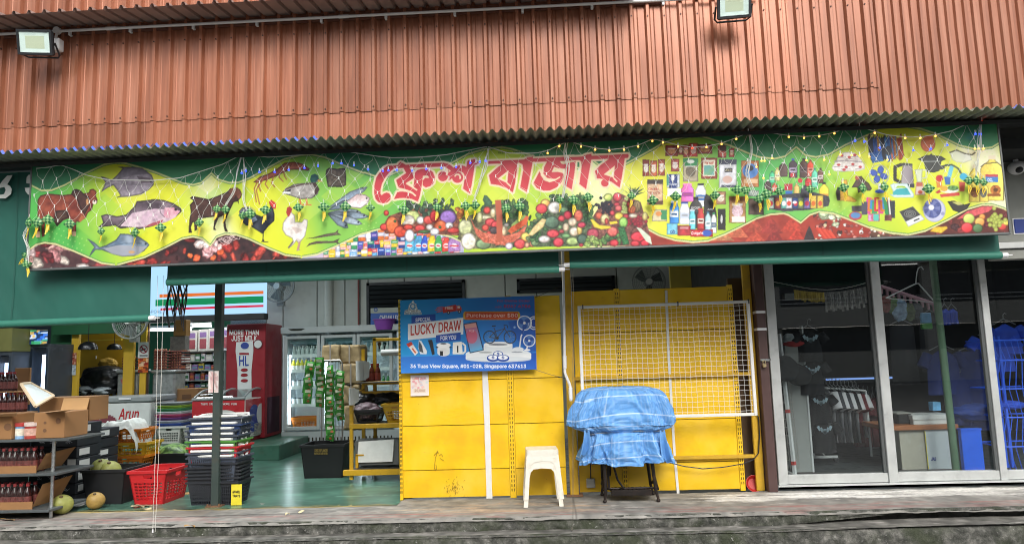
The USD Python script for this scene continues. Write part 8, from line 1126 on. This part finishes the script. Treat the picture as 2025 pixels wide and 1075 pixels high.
lump('folded_cap', 'red folded cap lying on the pale upright board', 'cap', P(1571, 679, 8.52), .1, (1.3, .8, .4), M('cloth_scarlet', '#a83434', r=.7, var=.2), 21, .15); lump('clear_packet', 'small clear packet beside the red cap on the board', 'packet', P(1562, 668, 8.5), .07, (1.1, .7, .8), bagm, 22); lump('black_bag', 'black shoulder bag hanging by the leaning white stand', 'bag', P(1553, 728, 8.1), .14, (1.0, .55, 1.0), blk, 23, .2); lump('black_hat', 'black hat hung on the pale upright board', 'hat', P(1580, 742, 8.35), .12, (1.15, .8, .95), blk, 24, .12)
# hanging sachets
Ysx = 8.6; t = thing('sachet_line', 'line of small yellow and clear sachets strung across the top of the left pane', 'sachets', P(1650, 565, Ysx)); k = [P(1530+i*17, 548+.0016*(i*17-105)**2*.4+ (12 if 2 < i < 11 else 6), Ysx) for i in range(13)]; ln = [P(x, 563+14*math.sin((x-1560)/170*3.14)-.055*(x-1560), Ysx) for x in np.linspace(1520, 1735, 14)]; obj('string', MB().tube(ln, .003, 4), cordm, t)
sy, scl = M('sachet_yellow', '#b59a2e', r=.4, var=.3), M('sachet_clear', '#8a8784', r=.25, var=.5, vs=30)
for i in range(34):
    px = 1572+i*4.6; yl = px < 1628; y0 = 569+11*math.sin((px-1560)/170*3.14)-.055*(px-1560)+2; p_ = P(px, y0, Ysx+.015*(i % 3)); h = (.12 if yl else .22)*RNG.uniform(.85, 1.1); w_ = .028; g = np.array([[p_+[(u-.5)*w_, -.012*math.sin(3.1*u)*math.sin(3.1*v), -h*v] for u in np.linspace(0, 1, 4)] for v in np.linspace(0, 1, 5)]); obj('sachet', MB().grid(g), sy if yl else scl, t, smooth=True)
# hangers, peg bar, green pole, counter
Yh_ = 8.4; p_ = P(1811, 562, Yh_); t = thing('coat_hanger', 'large white empty coat hanger hung high in the middle pane', 'hanger', p_); q_ = [P(x, y, Yh_) for x, y in ((1752, 589), (1810, 556), (1850, 598))]; obj('arms', MB().tube([q_[0], P(1808, 562, Yh_), P(1816, 560, Yh_), q_[2]], .008, 6), wpl, t); obj('hook', MB().tube([P(x, y, Yh_) for x, y in ((1811, 560), (1813, 540), (1816, 530), (1822, 527), (1826, 533))], .006, 6), wpl, t); obj('bar', MB().tube([q_[0], q_[2]], .005, 5), wpl, t)
t = thing('peg_bar', 'sloping pink peg bar of clear bags in the middle pane', 'peg bar', P(1800, 590, 8.8)); pk_ = M('pink_plastic', '#c79aa6', r=.4); e = [P(1742, 566, 8.8), P(1858, 604, 8.8)]; obj('bar', MB().cyl(e[0], e[1], .022, 8), pk_, t)
for i in range(11): u = i/10; q0 = e[0]+(e[1]-e[0])*u; obj('peg', MB().box(q0[0]-.012, q0[0]+.012, 8.785, 8.815, q0[2]-.09, q0[2]-.01, .003), pk_, t)
for i, (px, py, s_, col, lb) in enumerate(((1752, 600, .12, '#8a4a44', 'reddish bag hung at the left end of the pink peg bar'), (1767, 604, .12, '#6d8a5a', 'greenish clear bag second on the pink peg bar'), (1780, 612, .16, '#8fa9c4', 'bluish clear bag third on the pink peg bar'), (1797, 616, .13, '#5d6d4a', 'dark green clear bag fourth on the pink peg bar'), (1812, 614, .12, '#4a5058', 'dark clear bag fifth on the pink peg bar'))): lump('peg_bag', lb, 'bag', P(px, py, 8.8), s_*.7, (.9, .5, 1.2), M('bag_colour_%s' % 'abcde'[i], col, r=.2, var=.6, vs=14), 30+i, .3)
a, b, c, d = PR(1822, 618, 1843, 650, 8.75); simple('blue_packet', 'pale blue and green packet hung below the pink peg bar beside the green pole', 'packet', [('packet', MB().box(a, b, 8.75, 8.79, c+.07, d, .008), M('packet_blue', '#6aa8d4', r=.3, var=.3, vs=9)), ('lower_band', MB().box(a, b, 8.745, 8.79, c, c+.069, .006), M('packet_green', '#4f9a4a', r=.3))])
gpp = M('green_pole_paint', '#5f7d62', r=.5, var=.1); a, b = P(1852, 530, 8.2), P(1893, 950, 8.2); t = thing('green_pole', 'pale green pole standing just inside the middle glass pane', 'pole', (b[0], 8.2, .03)); obj('pole', MB().cyl((b[0], 8.2, .03), (b[0]-.03, 8.2, 3.2), .038, 14), gpp, t, smooth=40); obj('collar', MB().cyl((b[0], 8.2, .03), (b[0], 8.2, .06), .06, 14), gpp, t)
Yk = 8.55; a, b, c, d = PR(1782, 845, 1893, 950, Yk); t = thing('shop_counter', 'pale counter with an orange-brown top inside the middle pane', 'counter', ((a+b)/2, Yk, .03)); cw = M('counter_panel', '#a5a193', r=.6, var=.08, dirt='#cfd3d4', ds=2, da=.4); s1 = P(1832, 900, Yk)[0]
obj('front_panel', MB().box(a, s1-.004, Yk, Yk+.5, .035, d-.02), cw, t); obj('side_panel', MB().box(s1, b, Yk-.015, Yk+.5, .035, d-.02), M('counter_white', '#bcc4c8', r=.5, var=.1, vs=2), t); obj('top', MB().box(a-.16, b+.02, Yk-.05, Yk+.6, d-.018, d+.035, .006), M('counter_top', '#9a5f36', r=.5, var=.15), t); obj('trim', MB().box(s1-.004, s1+.004, Yk-.02, Yk-.016, .04, d-.03), M('label_yellow', ''), t); obj('lettering', MB().add(lettering('JAB', 1841, 903, 1851, 910, Yk-.016)), M('print_blue', ''), t, kind='stuff')
x0, x1, z0, z1 = PR(1806, 820, 1884, 838, Yk+.02); simple('white_carton', 'long white carton lying on the counter', 'box', [('box', MB().box(x0, x1, Yk+.02, Yk+.35, d+.037, d+.037+(z1-z0)*.5), M('carton_white', '#c9cbc8', r=.6)), ('lid', MB().box(x0-.01, x1+.01, Yk+.01, Yk+.36, d+.039+(z1-z0)*.5, d+.04+(z1-z0)), M('carton_white', ''))]); x0, x1, z0, z1 = PR(1776, 818, 1804, 836, Yk+.1); simple('black_basket', 'black basket of small things on the left end of the counter', 'basket', [('body', MB().box(x0, x1, Yk+.1, Yk+.35, d+.037, d+.15, .01), blackp), ('rim', MB().box(x0-.01, x1+.01, Yk+.09, Yk+.36, d+.151, d+.165, .004), gp)]); x0, x1, z0, z1 = PR(1846, 808, 1862, 820, Yk+.2); simple('small_box', 'small pale blue box on top of the white carton', 'box', [('box', MB().box(x0, x1, Yk+.2, Yk+.3, d+.17, d+.27, .004), M('packet_blue', ''))])
simple('wall_fan_head', 'round pale fan guard leaning on the counter front', 'fan', [('guard', MB().lathe([(.20, 0), (.21, .006), (.20, .012), (.19, .006), (.20, 0)], P(1815, 890, Yk-.03), 32, rot('x', 90)), M('dull_wire', '')), ('hub', MB().cyl(P(1815, 890, Yk-.03), P(1815, 890, Yk-.01), .02, 10), M('dull_wire', ''))]) if False else None
bb = M('board_blue', '#1c5fe0', r=.4, var=.08); a, b, c, d = PR(1905, 850, 1945, 950, 8.4); simple('blue_board', 'bright blue flat board standing right of the green pole', 'board', [('board', MB().box(a, b, 8.4, 8.46, .035, d), bb), ('cap', MB().box(a-.005, b+.005, 8.39, 8.47, d+.001, d+.02), bb)])
for px, y0, y1, w_, mt, lb, kd in ((1838, 622, 735, .34, drk, 'pair of dark grey trousers hanging in the middle pane', 'trousers'), (1782, 640, 760, .36, drk, 'dark grey long garment hanging at the left of the middle pane', 'trousers'), (1862, 690, 780, .36, nav, 'navy jersey with a pale collar behind the green pole', 'shirt'), (1882, 610, 640, .14, blu, 'small bright blue garment high right of the green pole', 'trousers'), (1868, 610, 642, .12, blu, 'small blue garment beside the green pole top', 'trousers'), (1962, 660, 735, .42, blu, 'bright blue shirt hanging behind the right mullion', 'shirt'), (1985, 640, 700, .34, blu, 'bright blue shirt behind the blue wire rack', 'shirt'), (1930, 690, 850, .5, nav, 'dark navy garment hanging right of the green pole', 'trousers'), (1900, 745, 840, .3, nav, 'navy garment with blue edge right of the green pole', 'trousers')): garment('hung_garment', lb, px, y0, y1, w_, 9.4 if mt is drk else 8.9, mt, kind=kd, cat='garment')
t = thing('blue_wire_rack', 'bright blue wire basket rack behind the right-hand pane', 'rack', P(2000, 940, 8.3)); x0, x1 = P(1988, 800, 8.3)[0], P(2075, 800, 8.3)[0]; bw = M('rack_blue', '#2a62e8', r=.35, var=.05)
zs_ = [zof(2000, y, 8.3) for y in (940, 882, 825, 768, 712, 672)]
for i, z in enumerate(zs_):
    o = .10 if i % 2 else 0; obj('tier_ring', MB().tube([(x0-o, 8.3-o*.3, z), (x1, 8.3-o*.3, z), (x1, 8.75, z), (x0-o, 8.75, z), (x0-o, 8.3-o*.3, z)], .009, 5), bw, t)
    if i: 
        o2 = .10 if (i-1) % 2 else 0
        for j in range(9): u = j/8; obj('wire', MB().cyl((x0-o2+(x1-x0+o2)*u, 8.3-o2*.3, zs_[i-1]), (x0-o+(x1-x0+o)*u, 8.3-o*.3, z), .005, 4), bw, t)
for x in (x0+.06, x0+.12): obj('upright', MB().box(x, x+.025, 8.5, 8.53, .04, zs_[-1]+.05), bw, t)
lump('blue_bundle', 'bright blue folded bundle on the lower blue wire rack tier', 'bundle', P(1990, 800, 8.6), .13, (1.6, 1, .4), blu, 41, .15); lump('blue_sack', 'blue plastic bundle low in front of the navy garment', 'bundle', P(1925, 815, 8.9), .2, (1.3, .8, .55), M('cloth_bluedark', '#1d3f8f', r=.6, var=.3), 42, .25)
# what stands right of the long sign, under the awning
Yw = 7.2; xw = P(1992, 350, Yw)[0]; t = thing('right_wall', 'grey plastered wall beside the right end of the long sign', 'wall', (xw, Yw, 2.5)); pw = M('plaster_grey', '#8d8f88', r=.8, var=.08, dirt='#6d6f68', ds=2, da=.4); obj('wall_face', MB().box(xw-.25, 7.6, Yw, Yw+.12, zof(2000, 478, Yw), 3.66), pw, t); obj('lintel', MB().box(xw-.25, 7.6, Yw-.06, Yw-.003, zof(2000, 492, Yw), zof(2000, 480, Yw), .004), M('carton_white', ''), t); obj('lower_lintel', MB().box(xw-.2, 7.6, Yw-.03, Yw+.12, zof(2000, 512, Yw), zof(2000, 494, Yw)), pw, t)
p_ = P(2010, 332, Yw-.08); t = thing('dome_camera', 'white dome camera on the grey wall right of the sign', 'camera', p_); obj('mount', MB().cyl(p_+[0, .0, .18], p_+[0, 0, .04], .022, 10).box(p_[0]-.05, p_[0]+.05, Yw-.03, Yw-.002, p_[2]+.12, p_[2]+.22), wpl, t, kind='stuff'); obj('dome', MB().sphere(p_, .075, 3, (1, 1, .9)), wpl, t, smooth=True); obj('lens', MB().sphere(p_+[-.01, -.05, -.03], .034, 2), blackp, t, smooth=True)
p_ = P(2014, 447, Yw-.01); t = thing('blue_plate', 'small round-cornered blue plate low on the grey wall right of the sign', 'plate', p_); obj('plate', MB().box(p_[0]-.04, p_[0]+.12, Yw-.015, Yw-.002, p_[2]-.07, p_[2]+.07, .01), M('print_blue', ''), t); obj('rim', MB().box(p_[0]-.05, p_[0]+.13, Yw-.008, Yw-.001, p_[2]-.08, p_[2]+.08, .004), wpl, t)
# ---------------------------------------------------------------- flood lamps on the cladding
fb_ = M('lamp_body', '#1d2023', r=.4, var=.1); lg = M('lamp_glass', '#f0f4f5', r=.3, var=.02, spec=.5); led = M('lamp_led', '#dcdac4', r=.4, var=.05)
def flood(c_, tilt, roll, w_, h_, lb, box=True):
    t = thing('flood_lamp', lb, 'lamp', c_, (tilt, 0, roll)); ob = dict(local=True)
    obj('housing', MB().box(-w_/2, w_/2, .0, .05, -h_/2, h_/2, .012), fb_, t, **ob); fr = trimesh.creation.extrude_polygon(sbox(-w_/2, -h_/2, w_/2, h_/2).difference(sbox(-w_/2+.022, -h_/2+.022, w_/2-.022, h_/2-.022)), .012, engine='earcut'); v = fr.vertices; fr.vertices = np.stack([v[:, 0], -v[:, 2], v[:, 1]], 1); obj('bezel', fr, fb_, t, **ob)
    o, i = (w_/2-.022, h_/2-.022), (w_*.27, h_*.25)
    for a, b, c, d in (((-1, -1), (1, -1), (1, -1), (-1, -1)), ((1, -1), (1, 1), (1, 1), (1, -1)), ((1, 1), (-1, 1), (-1, 1), (1, 1)), ((-1, 1), (-1, -1), (-1, -1), (-1, 1))): obj('reflector', MB().quad((a[0]*o[0], -.006, a[1]*o[1]), (b[0]*o[0], -.006, b[1]*o[1]), (c[0]*i[0], -.0015, c[1]*i[1]), (d[0]*i[0], -.0015, d[1]*i[1])), lg, t, **ob)
    obj('led_plate', MB().box(-i[0], i[0], -.003, -.0012, -i[1], i[1]), led, t, **ob); obj('glass', MB().box(-o[0], o[0], -.0105, -.0085, -o[1], o[1]), PANE('clear_glass'), t, **ob); obj('bracket', MB().tube([(-w_/2-.012, .02, 0), (-w_/2-.012, .10, -h_/2+.02), (-w_/2+.02, .14, -h_/2-.0), (w_/2-.02, .14, -h_/2-.0), (w_/2+.012, .10, -h_/2+.02), (w_/2+.012, .02, 0)], .009, 6), fb_, t, **ob)
    obj('fins', MB().box(-w_*.4, w_*.4, .052, .075, -h_*.35, h_*.35, .01), fb_, t, **ob); return t
c_ = P(69, 84, 6.30); flood(c_, 14, 10, .31, .235, 'square white-faced flood lamp at the left end of the conduit'); c_ = P(1452, 10, 6.32); flood(c_, 14, -4, .30, .235, 'square white-faced flood lamp at the top edge right of centre')
p_ = P(112, 90, 6.52); t = thing('junction_box', 'white junction box hung from the conduit beside the left flood lamp', 'box', p_); obj('box', MB().box(p_[0]-.05, p_[0]+.05, 6.48, 6.56, p_[2]-.06, p_[2]+.06, .008), wpl, t); q_ = P(112, 60, 6.54); obj('round_fitting', MB().cyl((q_[0], 6.53, q_[2]), (q_[0], 6.57, q_[2]), .035, 16), wpl, t); obj('drop_pipe', MB().cyl((q_[0], 6.55, q_[2]), (q_[0], 6.53, p_[2]+.06), .012, 8), wpl, t)
# ---------------------------------------------------------------- net lights and woven hangings over the sign
YN = 6.40; lw_ = M('wire_white', '#d3d6cf', r=.5); bulbm = M('bulb_clear', '#e3e6e0', r=.2, var=.05); eb, ewm, er = EM('bulb_blue', '#2a3cff', 3.0), EM('bulb_warm', '#ffb050', 1.8), EM('bulb_red', '#ff3a20', 1.8)
def net(label, top, bot, cols, rows, lit, seed):
    t = thing('net_light', label, 'light net', P(*top[0], YN)); q = np.random.default_rng(seed)
    def cv(pts, u): p_ = np.array(pts, float); s = np.r_[0, np.cumsum(np.hypot(*np.diff(p_, axis=0).T))]; s /= s[-1]; return np.stack([np.interp(u, s, p_[:, 0]), np.interp(u, s, p_[:, 1])], -1)
    w_ = P(0, 0, 1)*0; node = {}
    for r_ in range(rows+1):
        for c_ in range(cols+1):
            u = (c_+.5*(r_ % 2))/cols
            if u <= 1: a, b = cv(top, np.array([u]))[0], cv(bot, np.array([u]))[0]; p_ = a+(b-a)*(r_/rows)+(q.normal(0, 1.6, 2) if r_ else 0); node[r_, c_] = P(p_[0], p_[1], YN-.012*q.random())
    tc = cv(top, np.linspace(0, 1, 60)); obj('top_cord', MB().tube([P(a, b, YN) for a, b in tc], .0036, 5), lw_, t); m, bm_ = MB(), MB()
    for (r_, c_), p_ in node.items():
        for d in (0, 1):
            e = node.get((r_+1, c_-(1 if r_ % 2 == 0 else 0)+d))
            if e is not None: md = (p_+e)/2+np.array([q.normal(0, .012), 0, q.normal(-.012, .008)]); m.tube([p_, md, e], .0011, 4)
        if r_: bm_.cyl(p_-[0, 0, .016], p_+[0, 0, .012], .0036, 5)
    obj('net_wires', m, lw_, t, kind='stuff'); obj('bulbs', bm_, bulbm, t, kind='stuff')
    for pts, mt, nm in lit:
        for a, b in pts: p_ = P(a, b, YN-.015); k = obj('lit_bulb', MB().sphere(p_, .009, 1), mt, t); obj('socket', MB().cyl(p_+[0, 0, .008], p_+[0, 0, .035], .0055, 5), bulbm, k)
net('net of small clear lights hung over the bull and the fishes', [(72, 333), (95, 331), (120, 326), (145, 335), (170, 346), (210, 355), (300, 357), (355, 352), (400, 338), (440, 325), (478, 306)], [(60, 438), (95, 432), (138, 437), (200, 452), (267, 455), (318, 447), (395, 434), (432, 410), (447, 410)], 14, 4, [], 1)
net('light net with a row of lit blue bulbs over the prawn and duck', [(480, 306), (531, 311), (587, 307), (614, 304), (666, 301), (694, 301), (747, 309), (774, 312), (828, 311), (884, 306), (912, 300), (963, 290)], [(482, 420), (525, 410), (590, 405), (640, 402), (682, 403), (733, 405), (799, 410), (864, 404), (920, 402), (940, 400)], 15, 4, [([(478, 342), (486, 338), (513, 340), (543, 340), (571, 336), (602, 332), (629, 328), (658, 323), (675, 323), (700, 327), (728, 335), (757, 338), (768, 337), (785, 336), (815, 337), (843, 334), (873, 332), (902, 330), (930, 322), (949, 320), (960, 318)], eb, 'blue')], 2)
net('net of lights with warm lit bulbs on its top cord over the second word', [(965, 290), (1005, 303), (1060, 303), (1085, 297), (1106, 287), (1125, 279), (1150, 287), (1178, 293), (1206, 296), (1235, 293), (1263, 287), (1290, 275), (1312, 279), (1340, 287), (1369, 291), (1400, 289), (1427, 283), (1455, 273), (1480, 262)], [(1000, 405), (1028, 402), (1107, 391), (1134, 391), (1163, 386), (1249, 384), (1291, 390), (1337, 383), (1414, 382), (1458, 371), (1474, 372)], 15, 4, [([(1083, 303), (1106, 289), (1124, 281), (1149, 290), (1177, 296), (1205, 298), (1234, 296), (1262, 290), (1290, 279), (1311, 282), (1341, 290), (1397, 291), (1427, 285), (1456, 275)], ewm, 'warm'), ([(1369, 293), (1480, 262)], er, 'red')], 3)
net('light net with warm and blue lit bulbs over the household things', [(1482, 261), (1530, 264), (1560, 268), (1590, 270), (1620, 268), (1650, 262), (1678, 252), (1700, 251), (1730, 260), (1755, 267), (1790, 271), (1820, 271), (1850, 266), (1882, 259), (1910, 246), (1942, 239)], [(1500, 388), (1515, 380), (1541, 372), (1602, 370), (1668, 366), (1706, 367), (1748, 365), (1835, 366), (1915, 350), (1930, 350), (1946, 352)], 15, 4, [([(1560, 271), (1590, 273), (1620, 270), (1650, 264), (1730, 263), (1790, 273), (1820, 273), (1850, 269), (1527, 313), (1506, 318), (1512, 318), (1595, 317), (1630, 316), (1662, 306), (1684, 307), (1700, 308), (1719, 310), (1755, 316), (1928, 294), (1936, 294), (1945, 294), (1667, 360), (1640, 345), (1496, 330), (1510, 352)], ewm, 'warm'), ([(1691, 279), (1709, 280), (1740, 292), (1806, 297), (1841, 294), (1873, 287), (1929, 265), (1939, 265)], eb, 'blue'), ([(1942, 240), (1700, 252)], er, 'red')], 4)
kg, kd, kr = M('woven_light', '#86b474', r=.4, var=.12, spec=.5), M('woven_dark', '#22653a', r=.35, var=.15), M('ribbon_yellow', '#d6b92c', r=.5, var=.15)
HANG = [(57, 440, 'at the outer left edge of the sign'), (75, 440, "beside the bull's rump"), (95, 434, "over the bull's hind legs"), (138, 443, "before the bull's front legs"), (200, 457, 'under the tail of the big pink fish'), (267, 460, 'over the blue fish, under the pink fish belly'), (318, 450, 'under the head of the big pink fish'), (394, 440, "over the goat's hind legs"), (429, 413, "over the goat's belly, left of a close pair"), (446, 414, "over the goat's chest, right of a close pair"), (480, 426, "at the black cock's tail, left of a close pair"), (494, 423, "at the black cock's tail, right of a close pair"), (525, 415, "over the black cock's breast"), (590, 410, "just right of the white hen's head"), (640, 409, 'at the tails of the fish pile'), (683, 408, 'on the middle of the fish pile'), (733, 411, 'at the right end of the fish pile'), (799, 415, 'over the cabbage under the first red letter'), (864, 410, 'over the broccoli'), (921, 407, 'left of the vegetable basket, first of a close pair'), (940, 406, 'left of the vegetable basket, second of a close pair'), (1001, 412, 'over the vegetable basket handle'), (1028, 408, 'over the carrots'), (1107, 395, 'over the white cauliflower'), (1134, 395, 'over the red tomatoes right of the cauliflower'), (1163, 390, 'under the middle of the second red word'), (1249, 387, 'on the pineapple'), (1291, 396, 'over the spice packet'), (1336, 388, 'over the sugar packet'), (1414, 386, 'over the black shampoo bottle'), (1458, 375, 'over the rice packet, left one'), (1474, 377, 'over the rice packet, right one'), (1501, 393, 'over the dark packet at the bottles'), (1516, 384, 'left of the bottle group'), (1541, 378, 'over the left of the bottle group'), (1602, 374, 'over the middle of the bottle group'), (1668, 371, 'over the yellow boot'), (1706, 372, 'over the brown shoes'), (1749, 369, 'beside the blue table fan'), (1836, 373, 'beside the blender'), (1916, 357, 'over the small oil bottles, left one'), (1931, 357, 'over the small oil bottles, middle one'), (1945, 360, 'over the big oil bottle')]
KT = None
for i, (px, py, wh) in enumerate(HANG):
    loc = P(px, py, YN-.035); lb = 'green woven hanging '+wh; rz = float(RNG.uniform(-30, 30)); ry_ = float(RNG.uniform(-8, 8))
    if KT is None:
        KT = t = thing('woven_hanging', lb, 'ornament', loc, (0, ry_, rz), 'woven hangings along the sign'); n = 4; s_ = .060
        for par, mt, nm in ((0, kg, 'light_strips'), (1, kd, 'dark_strips')):
            m = MB()
            for sy_ in (-1, 1):
                for a in range(n):
                    for b in range(n):
                        if (a+b) % 2 != par: continue
                        c4 = [((a+da)/n*2-1, (b+db)/n*2-1) for da, db in ((.02, .02), (.98, .02), (.98, .98), (.02, .98))]; q4 = []
                        for u, v in c4: th = (1-abs(u)**2)*(1-abs(v)**2); q4.append(((u-v)*s_*.5, sy_*(.004+.020*max(th, 0)**.6+(.002 if par else 0)), (u+v)*s_*.46))
                        m.quad(*q4)
            obj(nm, m, mt, t, local=True, kind='stuff')
        for k in range(3): k_ = np.linspace(0, 1, 6); g = np.stack([np.stack([(k-1)*.007*(1+k_)+sd*.006, -.005+.008*np.sin(k_*4+k), -.05-(.10-.02*k)*k_], 1) for sd in (-1, 1)]); obj('ribbon', MB().grid(g), kr, t, local=True)
        obj('loop', MB().cyl((0, 0, .042), (0, 0, .08), .003, 4), cordm, t, local=True)
    else: dup(KT, loc, (0, ry_, rz), lb, sc=float(RNG.uniform(.72, 1.0)))
dup(KT, P(50, 505, YN), (10, 25, 80), 'green checked woven hanging with yellow ribbon dangling low at the left end of the sign', sc=.7); dup(KT, P(53, 522, YN), (0, -12, 20), 'green checked woven hanging lowest of all, below the left bottom corner of the sign', sc=.8)
for i, (xs_, lb) in enumerate((([(478, 306), (468, 340), (462, 380), (446, 408)], 'bunched white light wires between the goat and the prawn'), ([(482, 308), (486, 350), (482, 395), (490, 418)], 'loose white light wires above the black cock'), ([(965, 292), (958, 330), (945, 380), (935, 400)], 'bunched white light wires between the two red words'), ([(1482, 262), (1490, 300), (1478, 345), (1492, 385)], 'tangle of white light wires above the dark packet'), ([(57, 440), (50, 470), (58, 490), (54, 520)], 'loose white wire at the left end of the sign'), ([(1940, 240), (1938, 290), (1934, 330), (1930, 350)], 'bunched white light wires above the oil bottles'), ([(1120, 280), (1116, 300), (1126, 330), (1112, 390)], 'loose white wires over the middle of the second word'))):
    t = thing('light_wire', lb, 'wire', P(*xs_[0], YN))
    for k in range(4): q_ = [np.array(a_)+RNG.normal(0, 3 if 0 < j < len(xs_)-1 else 1.5, 2) for j, a_ in enumerate(xs_)]; s_ = np.linspace(0, 1, 12); w2 = np.linspace(0, 1, len(q_)); pts = np.stack([np.interp(s_, w2, [b_[0] for b_ in q_]), np.interp(s_, w2, [b_[1] for b_ in q_])], 1); obj('wire', MB().tube([P(a_, b_, YN-.01*k) for a_, b_ in pts], .0026, 4), lw_, t)
# ---------------------------------------------------------------- what the glass mirrors: the building across the road
ob = thing('opposite_building', 'grey concrete building across the road, seen only mirrored in the glass', 'building', (3, -23, -.3)); cg = M('facade_grey', '#a9a79f', r=.8, var=.08); dg = M('facade_dark', '#33363a', r=.5)
obj('base_wall', MB().box(-34, 40, -24, -23, -.32, 1.3), cg, ob)
for k in range(3):
    z = 2.6+k*3.2; obj('parapet', MB().box(-34, 40, -23.0, -22.7, z, z+1.1), cg, ob); obj('opening', MB().box(-34, 40, -24, -23.6, z+1.1, z+3.2), dg, ob)
    for j in range(2): obj('railing', MB().box(-34, 40, -22.9, -22.87, z+1.25+.22*j, z+1.29+.22*j), alu, ob)
obj('opening', MB().box(-34, 40, -24, -23.6, 1.3, 2.6), dg, ob)
for x in (-20, -12, -4, 4, 12, 20, 28): obj('column', MB().box(x-.3, x+.3, -23.3, -23.01, -.32, 9.0), cg, ob)

p_ = P(1700, 748, 11.2); t = thing('tube_lamp', 'lit bluish tube lamp low at the back of the clothes shop', 'lamp', p_); obj('tube', MB().cyl(p_-[.5, 0, 0], p_+[.5, 0, 0], .012, 8), EM('tube_blue', '#8fb4ff', .5), t); obj('batten', MB().box(p_[0]-.5, p_[0]+.5, p_[1]+.02, p_[1]+.05, p_[2]-.02, p_[2]+.02), gp, t)
L = UsdLux.RectLight.Define(stage, '/World/boutique_lamp_light'); L.CreateWidthAttr(3.0); L.CreateHeightAttr(.3); L.CreateIntensityAttr(1.6); L.CreateColorAttr(Gf.Vec3f(.92, .96, 1.0)); L.AddTranslateOp().Set(Gf.Vec3d(4.4, 8.9, 3.15))
